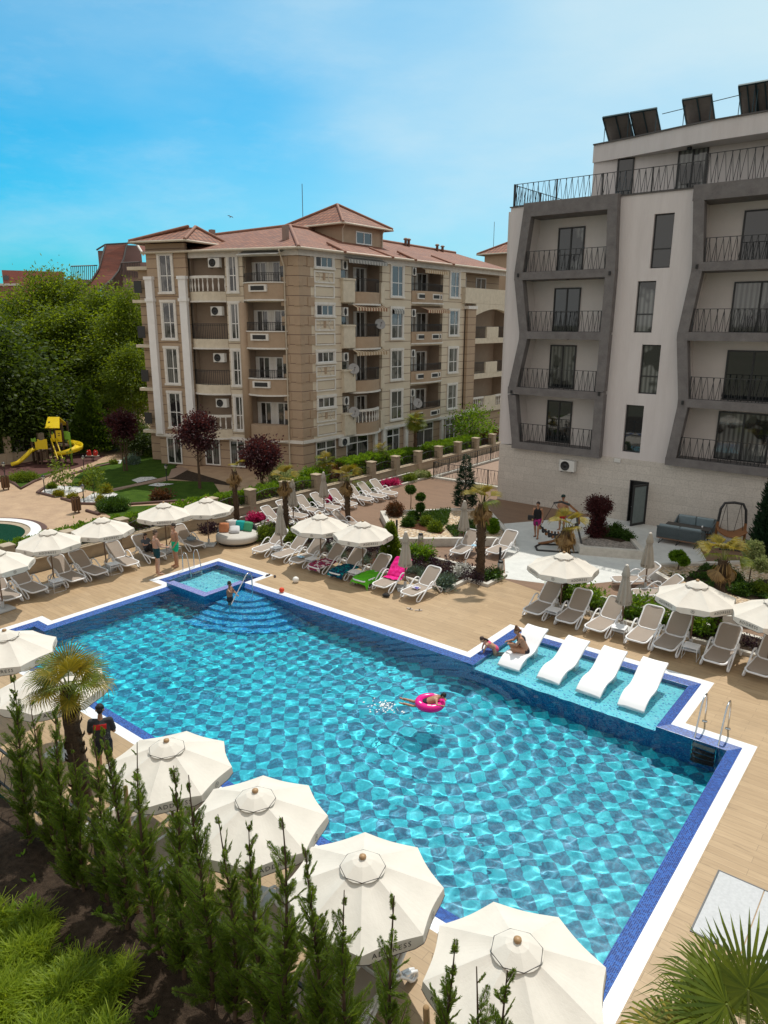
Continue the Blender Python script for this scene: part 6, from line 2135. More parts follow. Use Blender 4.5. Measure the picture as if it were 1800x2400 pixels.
def cypress(seed, h=2.7):
 """young leyland cypress: ascending branches carrying flat feathery sprays, a thin leader on top"""
 random.seed(seed)
 t_ = thing('cypress_tree', '', 'cypress', (0, 0, 0), 0, 'row of young cypresses in the foreground')
 mb = MB()
 ph = random.uniform(0, 6)
 ctr = lambda z: Vector((.05 * math.sin(z * 1.6 + ph), .05 * math.cos(z * 1.3 + ph), z))
 mb.tube([ctr(h * k / 10) for k in range(11)], [.030 * (1 - .93 * k / 10) + .003 for k in range(11)], 6)
 P, A, LN, WD = [], [], [], []
 az0 = random.uniform(2, 6)
 nb = 165
 for b in range(nb):
  q = ((b + random.random()) / nb) ** 1.18
  z = .05 + (h - .09) * q
  dens = (1 if q < .55 else 1 - (q - .55) * 1.75) * (.72 + .28 * math.sin(q * 21 + ph + az0 * q))
  if random.random() > dens: continue
  az = b * 2.39996 + random.uniform(-.4, .4)
  Lb = (.33 * min(1, (1 - q) * 1.7) ** .8 + .045 + .03 * q) * random.uniform(.35, 1.3)
  el = R(random.uniform(28, 64) + 14 * q)
  d = Vector((math.cos(az) * math.cos(el), math.sin(az) * math.cos(el), math.sin(el)))
  base = ctr(z)
  side = d.cross(Vector((0, 0, 1))).normalized()
  tip = base + d * Lb + Vector((0, 0, .08 * Lb))
  mb.tube([base, base + d * Lb * .5, tip], [.007, .005, .002], 3, caps=False)
  m = int(8 + Lb * 26)
  tw = random.uniform(-.7, .7)
  up_ = side.cross(d)
  s2 = side * math.cos(tw) + up_ * math.sin(tw)
  for k in range(m):
   f = .16 + .86 * k / m
   c = base + d * Lb * f + Vector((0, 0, .08 * Lb * f * f))
   ll = (Lb * .36 * (1.10 - f) + .032 - .016 * q) * random.uniform(.6, 1.25)
   for sg in (-1, 1):
    a2 = (d * .85 + s2 * sg * .62 + up_ * random.uniform(-.25, .25)).normalized()
    P.append(c); A.append(a2); LN.append(ll); WD.append(ll * .06 + .003)
    for g in (.25, .42, .58, .74):
     c2 = c + a2 * ll * g
     for s3 in (-1, 1):
      P.append(c2); A.append(a2 * .85 + s2.cross(up_) * .0 + (d * .5 - s2 * sg * .35) * s3); LN.append(ll * .46 * (1.15 - g) + .012); WD.append(.0045 + ll * .018)
  P.append(tip - d * .03); A.append(d); LN.append(.07); WD.append(.010)
 mb.build('trunk', M_TWIG, t_)
 P, A = np.array([tuple(p) for p in P]), np.array([tuple(a) for a in A])
 n = len(P)
 A = unit(A)
 S = unit(np.cross(A, unit(np.array([0, 0, 1.0]) + rng.normal(size=(n, 3)) * .45)))
 LN, WD = np.array(LN)[:, None], np.array(WD)[:, None]
 mdl = P + A * LN * .4
 v = np.stack([P, mdl + S * WD * .5, P + A * LN, mdl - S * WD * .5], 1).reshape(-1, 3)
 np_mesh('crown', v, np.arange(4 * n).reshape(n, 4), LM_CYP, False, t_)
 return t_
CY = [cypress(50 + k) for k in range(5)]
tops = [(22, 1590), (72, 1632), (122, 1655), (160, 1742), (212, 1700), (249, 1708), (322, 1742), (400, 1790), (452, 1810), (520, 1905), (590, 1940), (655, 1915), (730, 1985), (812, 2095), (925, 2110), (1050, 2220), (1120, 2260), (1190, 2290)]
cyl = ['leftmost', 'second', 'third', 'fourth', 'fifth', 'sixth', 'seventh', 'eighth', 'ninth', 'tenth', 'eleventh', 'twelfth', 'thirteenth', 'fourteenth', 'fifteenth', 'sixteenth', 'seventeenth', 'eighteenth']
usedp = set()
for k, (px, py) in enumerate(tops):
 yb = 5.0 + .08 * math.sin(k * 2.1)
 pt_ = on_y(px, py, yb)
 zt = max(1.5, pt_.z)
 x = pt_.x
 zg = float(bank_z(x, yb))
 s = (zt - zg) / 2.7
 p_ = CY[k % 5]
 if k % 5 not in usedp:
  usedp.add(k % 5)
  o = p_
 else:
  o = copy_tree(p_)
 o.location = (x, yb, zg)
 o.rotation_euler = (0, 0, k * 2.1)
 o.scale = (max(.9, s) * .84, max(.9, s) * .84, s)
 o['label'] = '%s young cypress of the screen row, counting from the left' % cyl[k]
M_STAKE = pmat('wooden_stake', (.36, .23, .11), .8, (.25, .15, .07), 4, .3, stretch=(6, 6, .6))
for k, (px, py, lb) in enumerate(((75, 1700, 'pale wooden stake at the left among the cypresses'), (290, 1840, 'wooden stake below the first near parasol right of the man in the dark shirt'), (590, 2032, 'wooden stake at the front hem of the second near parasol from the man'),
                                  (1025, 2342, 'short thick stake at the bottom edge before the nearest parasol'))):
 pt_ = on_y(px, py, 5.22)
 mb = MB()
 zg = float(bank_z(pt_.x, 5.22)) - .05
 h_ = pt_.z - zg
 mb.lathe([(.038, 0), (.040, h_ * .5), (.036, h_ - .015), (.028, h_)], 10)
 o = mb.build('wooden_stake', M_STAKE)
 o.location = (pt_.x, 5.22, zg)
 o.rotation_euler = (R(1.5 * (k - 1)), R(2 - k), 0)
 tag(o, lb, 'stake', 'wooden stakes')
ff = thing('deck_fence', 'low black iron fence between the cypress row and the near parasols', 'fence', (-10, 5.42, 0))
for k in range(15):
 x0_, x1_ = -27 + k * 2.0, -25 + k * 2.0
 mb = MB()
 mb.bar((x0_, 5.42, 1.05), (x1_, 5.42, 1.05), .05, .04)
 mb.bar((x0_, 5.42, .15), (x1_, 5.42, .15), .04, .03)
 for j in range(7):
  xa = x0_ + 2.0 * j / 7
  mb.tube([(xa, 5.42, .15), (xa + .14, 5.42, .45), (xa, 5.42, .75), (xa + .2, 5.42, 1.05)], .009, 4, caps=False)
 mb.build('iron_panel', M_IRON, ff, world=True)
 mb = MB()
 mb.box(x0_ - .03, 5.39, 0, x0_ + .03, 5.45, 1.12)
 mb.build('post', M_IRON, ff, world=True)
def blades(n, region, ln, wd, lean):
 P = []
 while len(P) < n:
  m = n * 2
  x, y = rng.uniform(region[0], region[2], m), rng.uniform(region[1], region[3], m)
  edge = .55 + .30 * np.sin(x * 1.3 + 2) * np.sin(y * 1.9 + x) + .25 * np.sin(x * 3.7 - y * 2.3)
  k = GRASS(x, y) + (edge - .55) > 0
  P += list(zip(x[k], y[k]))
 P = np.array(P[:n])
 z = bank_z(P[:, 0], P[:, 1])
 base = np.stack([P[:, 0], P[:, 1], z - .02], 1)
 a = rng.random(n) * 2 * PI
 d = np.stack([np.cos(a), np.sin(a), np.zeros(n)], 1)
 tuft = np.sin(P[:, 0] * 5.1) * np.sin(P[:, 1] * 4.7)
 L_ = (ln * (.5 + .7 * rng.random(n)) * (1 + .35 * tuft))[:, None]
 le = (lean * (.4 + rng.random(n)))[:, None]
 s = np.stack([-np.sin(a), np.cos(a), np.zeros(n)], 1) * wd * (.6 + .8 * rng.random((n, 1)))
 up = np.array([0, 0, 1.0])
 m1 = base + up * L_ * .55 + d * L_ * le * .25
 m2 = base + up * L_ * (.9 - .25 * le) + d * L_ * le * .65
 tp = base + up * L_ * (1.0 - .55 * le) + d * L_ * le * 1.05
 v = np.stack([base - s * .5, base + s * .5, m1 + s * .5, m1 - s * .5, m2 + s * .35, m2 - s * .35, tp], 1)
 b = (np.arange(n) * 7)[:, None]
 f4 = np.concatenate([b + np.array([0, 1, 2, 3]), b + np.array([3, 2, 4, 5])])
 f3 = b + np.array([5, 4, 6, 6])
 return v.reshape(-1, 3), f4, f3
def GRASS(x, y):
 """positive where the photo shows grass: a diagonal patch in the near left corner"""
 return 4.35 - y - np.clip(x + 8.4, 0, 9) * 1.1 - np.clip(-(x + 10.2), 0, 9) * .45
v, f4, f3 = blades(62000, (-15.5, .8, -5.5, 4.9), .40, .012, .9)
f3 = np.stack([f3[:, 0], f3[:, 1], f3[:, 2], f3[:, 2]], 1)
gmesh = bpy.data.meshes.new('tall_grass')
faces = np.concatenate([f4, ])
o = np_mesh('tall_grass', v, faces, LM_GRASS, True)
tag(o, 'long bright green grass growing on the bank at the bottom left', 'grass', kind='stuff')
wv = []
for k in range(120):
 x, y = random.uniform(-16, -2.5), random.uniform(1.2, 4.9)
 if GRASS(np.array(x), np.array(y)) > .3: continue
 c = np.array([x, y, float(bank_z(x, y))])
 n = random.randint(5, 14)
 a = rng.random(n) * 6.28
 A = np.stack([np.cos(a), np.sin(a), .6 + rng.random(n)], 1)
 wv.append(leaves(c + rng.normal(size=(n, 3)) * np.array([.04, .04, .01]), A, .10 * (.6 + rng.random(n)), .05))
v, f = join(*wv)
tag(np_mesh('weeds', v, f, LM_HEDGE, False), 'scattered small weeds on the dark soil under the cypresses', 'weeds', kind='stuff')
def sling_mat(name, c):
 m, t, b, o = nt(name)
 v = coords(t, 'Object', (90, 90, 90))
 ck = N(t, 'ShaderNodeTexChecker')
 ck.inputs['Scale'].default_value = 1
 L(t, v, ck.inputs[0])
 n = noise(t, coords(t, 'Object'), 3, 3)
 cc = mixc(t, math_(t, 'MULTIPLY', ck.outputs[1], .25), c, tuple(x * .6 for x in c))
 cc = mixc(t, ramp(t, n, [(.4, 0.0), (.7, .15)]), cc, tuple(min(1, x * 1.25) for x in c))
 L(t, cc, b.inputs['Base Color'])
 b.inputs['Roughness'].default_value = .75
 tr = N(t, 'ShaderNodeBsdfTranslucent')
 tr.inputs[0].default_value = c4(tuple(min(1, x * 1.2) for x in c))
 mx = N(t, 'ShaderNodeMixShader')
 mx.inputs[0].default_value = .22
 L(t, b.outputs[0], mx.inputs[1])
 L(t, tr.outputs[0], mx.inputs[2])
 L(t, mx.outputs[0], o.inputs[0])
 return m
def canvas_mat(name, c, trans=.3):
 m, t, b, o = nt(name)
 v = coords(t, 'Object')
 n = noise(t, v, 2.2, 5, .6)
 n2 = noise(t, v, 60, 2)
 cc = mixc(t, ramp(t, n, [(.35, 0.0), (.7, 1.0)]), tuple(x * .91 for x in c), c)
 L(t, cc, b.inputs['Base Color'])
 b.inputs['Roughness'].default_value = .85
 b.inputs['Specular IOR Level'].default_value = .15
 bump(t, b, math_(t, 'ADD', math_(t, 'MULTIPLY', n, 1.0), math_(t, 'MULTIPLY', n2, .1)), .4, .035)
 tr = N(t, 'ShaderNodeBsdfTranslucent')
 tr.inputs[0].default_value = c4((c[0], c[1] * .93, c[2] * .82))
 mx = N(t, 'ShaderNodeMixShader')
 mx.inputs[0].default_value = trans
 L(t, b.outputs[0], mx.inputs[1])
 L(t, tr.outputs[0], mx.inputs[2])
 L(t, mx.outputs[0], o.inputs[0])
 return m
M_SLING = sling_mat('taupe_sling', (.40, .335, .28))
M_LWHITE = pmat('lounger_white', (.80, .80, .80), .35, (.74, .74, .75), 4)
M_CANVAS = canvas_mat('ivory_canvas', (.76, .715, .64), .14)
M_CANVAS_C = canvas_mat('grey_beige_canvas', (.46, .42, .36), .12)
M_PIPING = pmat('black_piping', (.03, .025, .025), .7)
M_WOODPOLE = pmat('brown_pole', (.20, .12, .07), .5, (.14, .085, .05), 8, stretch=(1, 1, .2))
M_SLAB = pmat('grey_base_slab', (.50, .50, .49), .7, (.42, .42, .41), 6)
M_STEEL = pmat('polished_steel', (.62, .63, .64), .18, (.55, .56, .57), 5, metal=1.0)
def rrect(w, l0, l1, r, n=5):
 """rounded outline in the (x, y) plane: x from l0 to l1, y from -w to w"""
 pts = []
 for cx, cy, a0 in ((l1 - r, w - r, 0), (l0 + r, w - r, 90), (l0 + r, -w + r, 180), (l1 - r, -w + r, 270)):
  for k in range(n + 1):
   a = R(a0 + 90 * k / n)
   pts.append((cx + r * math.cos(a), cy + r * math.sin(a)))
 return pts
def make_lounger(back=41):
 t_ = thing('sun_lounger', '', 'sun lounger', (0, 0, 0), 0)
 zs = .33
 seat_z = lambda x: zs - .02 * math.sin(min(1, max(0, x / 1.15)) * PI) + (.0 if x > .2 else -.35 * (.2 - x) ** 1.3)
 mb = MB()
 o = rrect(.33, 0, 1.16, .14)
 mb.tube([(x, y, seat_z(x)) for x, y in o], .031, 8, closed=True)
 mb.tube([(1.08, y, zs) for y in (-.33, .33)], .028, 6)
 mb.build('seat_frame', M_LWHITE, t_)
 mb = MB()
 mb.grid(lambda u, v: (.05 + 1.07 * u, (-.30 + .60 * v) * min(1, .72 + u * 3.2), seat_z(.05 + 1.07 * u) + .022 - .02 * math.sin(PI * v)), 14, 6)
 mb.build('seat', M_SLING, t_)
 a = R(back)
 ca, sa = math.cos(a), math.sin(a)
 L_ = .84
 bx = lambda q, y, d=0: (1.08 + q * ca - d * sa, y, zs + .02 + q * sa + d * ca + .05 * math.sin(q / L_ * PI) * ca * .4)
 mb = MB()
 o = rrect(.31, -.02, L_, .13)
 mb.tube([bx(x, y) for x, y in o], .030, 8, closed=True)
 mb.build('back_frame', M_LWHITE, t_)
 mb = MB()
 mb.grid(lambda u, v: bx(.0 + (L_ - .03) * u, (-.285 + .57 * v) * (1 if u < .85 else 1 - (u - .85) * .9), .02 - .03 * math.sin(PI * v)), 10, 6)
 mb.build('backrest', M_SLING, t_)
 for s in (-1, 1):
  y = .375 * s
  mb = MB()
  path = [(1.20, y * .96, .34), (1.23, y, .46), (1.17, y, .555), (1.05, y * 1.02, .585), (.93, y * 1.03, .55), (.80, y * 1.03, .45), (.55, y * 1.03, .245), (.36, y * 1.02, .085), (.27, y * 1.02, .032), (.18, y * 1.01, .035), (.13, y, .08), (.15, y * .98, .15), (.28, y * .95, .24), (.45, y * .92, .31)]
  mb.tube(path, .029, 7, flat=.8)
  mb.build('armrest', M_LWHITE, t_)
  mb = MB()
  path = [(1.12, y * .95, .42), (1.22, y * 1.0, .40), (1.40, y * 1.0, .22), (1.50, y * 1.0, .08), (1.58, y, .03), (1.66, y, .06), (1.65, y, .14), (1.54, y, .22), (1.36, y * .98, .30)]
  mb.tube(path, .027, 7)
  mb.build('leg', M_LWHITE, t_)
 return t_
LNG = make_lounger()
_used = [False]
def lounger(x, y, rz, label, group, s=1.0):
 if not _used[0]:
  _used[0] = True
  o = LNG
  o.location = (x, y, .0)
  o.rotation_euler = (0, 0, rz)
  o['label'], o['group'] = label, group
 else:
  o = dup(LNG, (x, y, .0), rz, label, group)
 return o
UP90, LEFT = R(90), R(180)
gm_ = 'loungers facing the pool from the long flower bed'
mid = [(-22.55, 'first lounger of the middle row, next to the round daybed'), (-21.35, 'second lounger of the middle row, sunlit and empty'), (-20.28, 'third lounger of the middle row, with a pale blue cloth on its seat'), (-19.17, 'lounger of the middle row under the red floral towel'),
       (-18.02, 'lounger of the middle row under the teal patterned towel'), (-16.78, 'lounger of the middle row under the lime green towel'), (-15.80, 'lounger of the middle row with the pink towel on its backrest'), (-14.50, 'last lounger of the middle row, empty, beside the kerb corner')]
for k, (x, lb) in enumerate(mid):
 lounger(x, 19.55, R(90 + (2, -2, 1, -1, 2, 0, 3, -3)[k]), lb, gm_)
gl_ = 'loungers along the stone fence left of the pool'
for y, lb in ((8.9, 'lounger cut by the left edge of the photo, below the parasols'), (10.45, 'leftmost whole lounger of the fence-side row, half shaded'), (11.42, 'second lounger of the fence-side row, fully shaded'), (12.92, 'lounger with sunlit back and shaded seat beside a small table, fence-side row'), (13.86, 'fully shaded lounger between two parasol poles, fence-side row'),
              (15.22, 'sunlit lounger of the fence-side row left of the two standing men'), (16.50, 'lounger the dark-haired girl sits on behind the two men'), (18.55, 'lounger with a bag on it between the men and the round daybed')):
 lounger(-25.1, y, LEFT + R(random.uniform(-4, 4)), lb, gl_)
gr_ = 'loungers facing the pool at the right'
for x, lb in ((-10.2, 'shaded first lounger of the right-hand row, left of the parasol pole'), (-9.0, 'shaded second lounger of the right-hand row'), (-8.0, 'sunlit third lounger of the right-hand row before the closed parasol'), (-6.63, 'sunlit lounger right of the small table, right-hand row'), (-5.8, 'lounger half in shade touching its left neighbour, right-hand row'),
              (-4.35, 'sixth lounger of the right-hand row, right of the second small table'), (-3.2, 'lounger cut by the right edge of the photo')):
 lounger(x, 20.85, UP90 + R(random.uniform(-5, 3)), lb, gr_)
gf_ = 'loungers along the flower bed by the fence'
for y, x, lb in ((31.7, -24.4, 'farthest lounger by the fence, with raised back'), (30.75, -24.45, 'second farthest lounger by the fence'), (29.7, -24.55, 'third farthest lounger by the fence, right of the arching palm'), (28.3, -24.55, 'lounger by the fence just left of the arching palm trunk'), (27.2, -24.7, 'lounger by the fence under the closed parasol in front of the square pillar'),
                 (26.1, -24.9, 'lounger by the fence with only its back visible'), (24.9, -24.9, 'lounger by the fence next to the second closed parasol'), (23.6, -24.6, 'nearest lounger by the fence, half hidden by a palm trunk')):
 lounger(x, y, LEFT + R(random.uniform(-3, 6)), lb, gf_)
lounger(-15.75, 24.75, R(95), 'lounger with a blue cloth on its arm in front of the pebble planter', 'pair of loungers before the pebble planter')
lounger(-14.6, 25.75, R(88), 'lounger half hidden by the thick palm trunk, before the pebble planter', 'pair of loungers before the pebble planter')
lounger(-9.25, 25.75, R(42), 'lounger on the right terrace with its foot on the pale paving', 'pair of loungers on the right terrace')
lounger(-8.15, 24.85, R(42), 'lounger behind the hedge plants, partly under the large open parasol', 'pair of loungers on the right terrace')
for k, (px, py) in enumerate(((735, 2075), (845, 2190), (900, 2235), (330, 1880), (455, 1940), (1010, 2130))):
 q = gp(px, py, .4)
 lounger(q.x, 5.62 + .0 * k, UP90 * -1 + PI, ['lounger glimpsed between cypresses under the second near parasol', 'lounger glimpsed right of the third near parasol', 'lounger glimpsed at the edge of the third near parasol', 'lounger glimpsed under the farthest-left near parasol', 'lounger glimpsed under the near parasol by the man in black',
                                                  'lounger glimpsed between the two nearest parasols'][k], 'loungers hidden under the near parasols')
for x, y, rz, lb in ((-21.9, 24.9, 200, 'lounger seen from behind with its back raised, above the open parasols'), (-21.4, 25.55, 200, 'second lounger seen from behind next to the pebble planter')):
 lounger(x, y, R(rz), lb, 'loungers turned away beside the pebble planter')
def text_mesh(body, size, depth=.002):
 cu = bpy.data.curves.new('lettering_curve', 'FONT')
 cu.body = body
 cu.size = size
 cu.align_x = 'CENTER'
 cu.align_y = 'CENTER'
 cu.space_character = 1.25
 cu.resolution_u = 2
 ob = bpy.data.objects.new('lettering_tmp', cu)
 col.objects.link(ob)
 dg_ = bpy.context.evaluated_depsgraph_get()
 me = ob.evaluated_get(dg_).to_mesh()
 v = [tuple(x.co) for x in me.vertices]
 f = [tuple(p.vertices) for p in me.polygons]
 ob.evaluated_get(dg_).to_mesh_clear()
 bpy.data.objects.remove(ob)
 bpy.data.curves.remove(cu)
 return v, f
TXT = text_mesh('ADDRESS', .118)
def make_parasol(R0=1.2, za=2.20, zr=1.71):
 t_ = thing('open_parasol', '', 'parasol')
 mb = MB()
 mb.tube([(0, 0, .05), (0, 0, za - .03)], .026, 10)
 mb.build('pole', M_WOODPOLE, t_)
 mb = MB()
 mb.box(-.3, -.3, .008, .3, .3, .07)
 mb.lathe([(.05, .07), (.05, .32), (.03, .33)], 10)
 mb.build('base', M_SLAB, t_, bevel=.01)
 n = 8
 ang = lambda k: 2 * PI * k / n + PI / 8
 def surf(q, a):
  """canopy point at radial fraction q, angle a; cloth sags between the ribs and bows inwards at the hem"""
  k = (a - PI / 8) / (2 * PI / n)
  f = k - math.floor(k)
  chord = math.cos(PI / n) / math.cos((f - .5) * 2 * PI / n)
  r = R0 * q * (chord * (1 - .035 * math.sin(PI * f) * q))
  sag = .035 * math.sin(PI * f) * math.sin(PI * min(1, q)) ** .8
  z = za - (za - zr) * q ** 1.06 - sag
  return Vector((r * math.cos(a), r * math.sin(a), z))
 mb = MB()
 S_, Q = 8, 9
 na = n * S_
 v = []
 for j in range(Q + 1):
  q = .10 + .90 * j / Q
  for i in range(na):
   v.append(surf(q, PI / 8 + 2 * PI * i / na))
 f = [(j * na + i, j * na + (i + 1) % na, (j + 1) * na + (i + 1) % na, (j + 1) * na + i) for j in range(Q) for i in range(na)]
 mb.add(v, f, 0, False)
 cn = mb.build('canopy', M_CANVAS, t_)
 cn.data.polygons.foreach_set('use_smooth', [False] * len(cn.data.polygons))
 mb = MB()
 for k in range(n):
  for i in range(S_):
   a0, a1 = ang(k) + 2 * PI / n * i / S_, ang(k) + 2 * PI / n * (i + 1) / S_
   p0, p1 = surf(1, a0), surf(1, a1)
   dz = lambda u: .175 + .02 * math.sin(PI * u) - (.05 if u in (0, 1) else 0)
   d0, d1 = dz(i / S_), dz((i + 1) / S_)
   q0, q1 = p0 * 1.012, p1 * 1.012
   q0.z, q1.z = p0.z - d0, p1.z - d1
   mb.quad(p0, p1, q1, q0)
 va = mb.build('valance', M_CANVAS, t_)
 mb = MB()
 pts = []
 for k in range(n):
  for i in range(S_):
   a0 = ang(k) + 2 * PI / n * i / S_
   p0 = surf(1, a0) * 1.013
   p0.z = surf(1, a0).z - (.175 + .02 * math.sin(PI * i / S_) - (.05 if i == 0 else 0))
   pts.append(p0)
 mb.tube(pts, .006, 4, closed=True)
 mb.build('piping', M_PIPING, va)
 mb = MB()
 for k in range(n):
  am = ang(k) + PI / n
  p = (surf(1, ang(k)) + surf(1, ang(k + 1))) / 2
  rr = (Vector((p.x, p.y, 0)).length - R0 * .028) * 1.0
  X = Vector((-math.sin(am), math.cos(am), 0))
  Y = Vector((0, 0, 1))
  Z = Vector((math.cos(am), math.sin(am), 0))
  c = Z * (rr + .022) + Vector((0, 0, zr - .085))
  M_ = Matrix(((X.x, Y.x, Z.x, c.x), (X.y, Y.y, Z.y, c.y), (X.z, Y.z, Z.z, c.z), (0, 0, 0, 1)))
  mb.M = M_
  if k % 2 == 0:
   mb.add(*TXT)
  else:
   m_ = 20
   for i in range(m_):
    a0, a1 = 2 * PI * i / m_, 2 * PI * (i + 1) / m_
    mb.quad((.052 * math.cos(a0), .052 * math.sin(a0), 0), (.052 * math.cos(a1), .052 * math.sin(a1), 0), (.044 * math.cos(a1), .044 * math.sin(a1), 0), (.044 * math.cos(a0), .044 * math.sin(a0), 0))
   for s in (-1, 1):
    mb.quad((s * .027, -.027, 0), (s * .018, -.027, 0), (s * -.004, .033, 0), (s * .005, .033, 0))
 mb.M = None
 lt_ = mb.build('lettering', M_PIPING, va)
 lt_['kind'] = 'stuff'
 mb = MB()
 r1 = .335
 for k in range(n):
  for i in range(4):
   a0, a1 = ang(k) + 2 * PI / n * i / 4, ang(k) + 2 * PI / n * (i + 1) / 4
   sg = lambda u: .012 * math.sin(PI * u)
   p0 = Vector((r1 * math.cos(a0), r1 * math.sin(a0), za - .105 - sg(i / 4)))
   p1 = Vector((r1 * math.cos(a1), r1 * math.sin(a1), za - .105 - sg((i + 1) / 4)))
   m0, m1 = p0 * .45, p1 * .45
   m0.z, m1.z = za + .005 - sg(i / 4) * .6, za + .005 - sg((i + 1) / 4) * .6
   mb.quad(p0, p1, m1, m0)
   mb.add([m0, m1, Vector((0, 0, za + .045))], [(0, 1, 2)])
 vc = mb.build('vent_cap', M_CANVAS, t_)
 mb = MB()
 mb.tube([(r1 * math.cos(ang(k)), r1 * math.sin(ang(k)), za - .106) for k in range(n)], .0075, 4, closed=True)
 mb.build('piping', M_PIPING, vc)
 mb = MB()
 mb.lathe([(.045, .03), (.055, .05), (.05, .075), (.02, .09), (.0, .092)], 12, (0, 0, za))
 mb.build('finial', pmat('wooden_finial', (.42, .26, .13), .45, (.32, .19, .09), 12), vc)
 for k in range(n):
  p = surf(1, ang(k))
  mb = MB()
  mb.bar((.03 * math.cos(ang(k)), .03 * math.sin(ang(k)), za - .06), (p.x * .99, p.y * .99, p.z - .02), .018, .024)
  mb.build('rib', M_WOODPOLE, t_)
 return t_
PAR = make_parasol()
PAR['group'] = 'open parasols'
def apex(px, py, z=2.47): return gp(px, py, z)
open_l = [((852, 1345), None, 'open parasol over the teal and lime towel loungers'), ((753, 1313), None, 'open parasol over the third lounger and the red floral towel'),
          ((121, 1367), None, 'open parasol second from the left edge, beside the garden pool'), ((246, 1334), None, 'open parasol third from the left edge, before the garden bin'), ((394, 1289), None, 'open parasol over the two standing men'), ((488, 1259), None, 'open parasol just left of the bare palm, above the lounger with the bag'),
          ((1316, 1434), None, 'open parasol over the shaded loungers in front of the yellow palm'), ((1619, 1510), None, 'large open parasol in front of the right planter')]
tops_px = [(850, 1222), (750, 1204), (112, 1240), (238, 1212), (383, 1178), (483, 1166), (1322, 1295), (1635, 1361)]
pole_pts = []
for k, ((bx_, by_), _, lb) in enumerate(open_l):
 b_ = gp(bx_, by_)
 tp = gp(*tops_px[k], 2.24)
 loc = Vector(((tp.x), (tp.y), 0))
 if k == 0:
  PAR.location = loc
  PAR['label'] = lb
  PAR.rotation_euler = (0, 0, R(11))
 else:
  dup(PAR, loc, R((11, 25, 14, 30, 9, 38, 8, 12)[k]), lb)
 pole_pts.append(loc)
dup(PAR, gp(-12, 1287, 2.24) - Vector((0, 0, 2.24)), R(5), 'open parasol cut by the left edge, beside the green garden pool')
dup(PAR, gp(1822, 1402, 2.24) - Vector((0, 0, 2.24)), R(20), 'open parasol cut by the right edge, behind the last lounger')
for k, (px, py, lb) in enumerate(((10, 1478, 'near parasol at the left edge, partly hidden by the big fan palm'), (118, 1562, 'near parasol behind the big fan palm and the cypress tops'), (390, 1737, 'near parasol right of the man in the black shirt'), (598, 1855, 'second near parasol from the man in the black shirt'), (850, 2010, 'near parasol third along the front edge of the pool'),
                                  (1213, 2205, 'nearest and largest-looking parasol at the bottom of the photo'))):
 q = gp(px, py, 2.24)
 dup(PAR, (q.x, q.y, 0), R((0, 10, 3, 8, 4, 9)[k] + 12), lb)
def make_closed():
 t_ = thing('closed_parasol', '', 'parasol')
 mb = MB()
 mb.tube([(0, 0, .05), (0, 0, 2.42)], .026, 10)
 mb.build('pole', M_WOODPOLE, t_)
 mb = MB()
 mb.box(-.3, -.3, .008, .3, .3, .07)
 mb.lathe([(.05, .07), (.05, .32), (.03, .33)], 10)
 mb.build('base', M_SLAB, t_, bevel=.01)
 prof = [(2.40, .055), (2.28, .085), (2.08, .125), (2.075, .12), (2.0, .085), (1.9, .10), (1.7, .135), (1.4, .17), (1.15, .20), (1.02, .215), (1.0, .20)]
 mb = MB()
 na = 48
 v, f = [], []
 for j, (z, r) in enumerate(prof):
  for i in range(na):
   a = 2 * PI * i / na
   fold = 1 + (.20 if j > 3 else .08) * math.cos(8 * a + .5 * math.sin(3 * z)) + .05 * math.sin(5 * a + z * 4)
   v.append((r * fold * math.cos(a), r * fold * math.sin(a), z + (.03 * math.cos(8 * a) if j > 8 else 0)))
 for j in range(len(prof) - 1):
  for i in range(na):
   f.append((j * na + i, (j + 1) * na + i, (j + 1) * na + (i + 1) % na, j * na + (i + 1) % na))
 mb.add(v, f, 0, True)
 cn = mb.build('canopy', M_CANVAS_C, t_)
 mb = MB()
 mb.tube([(.105 * math.cos(2 * PI * i / 20), .105 * math.sin(2 * PI * i / 20), 1.98) for i in range(20)], .012, 5, closed=True)
 mb.build('tie_strap', M_CANVAS_C, cn)
 v2, f2 = text_mesh('DRE', .12)
 for az in (-25, -140, 110):
  mb = MB()
  zz_ = .235
  mb.add([(zz_ * math.sin(x / zz_), -zz_ * math.cos(x / zz_) , y + 1.10) for x, y, _ in v2], f2)
  lt = mb.build('lettering', M_PIPING, cn)
  lt.rotation_euler = (0, 0, R(az + 38))
 mb = MB()
 mb.lathe([(.05, 2.40), (.055, 2.43), (.03, 2.47), (.0, 2.475)], 10)
 mb.build('finial', M_CANVAS, t_)
 return t_
CLO = make_closed()
CLO['group'] = 'closed parasols'
cl_px = [(656, 1182, 'closed parasol between the first and second loungers of the middle row'), (685, 1124, 'closed parasol by the second pillar, behind the palms'), (758, 1106, 'farthest closed parasol, in front of the square pillar by the fence'), (951, 1246, 'closed parasol at the pink towel lounger'),
         (1089, 1173, 'closed parasol between the pair of loungers before the pebble planter'), (1470, 1323, 'closed parasol beside the sunlit loungers of the right-hand row'), (1525, 1248, 'closed parasol at the corner of the right planter')]
for k, (px, py, lb) in enumerate(cl_px):
 q = gp(px, py, 2.27)
 if k == 0:
  CLO.location = (q.x, q.y, 0)
  CLO.scale = (1.08, 1.08, .92)
  CLO['label'] = lb
 else:
  dup(CLO, (q.x, q.y, .0), R(15 * k), lb)
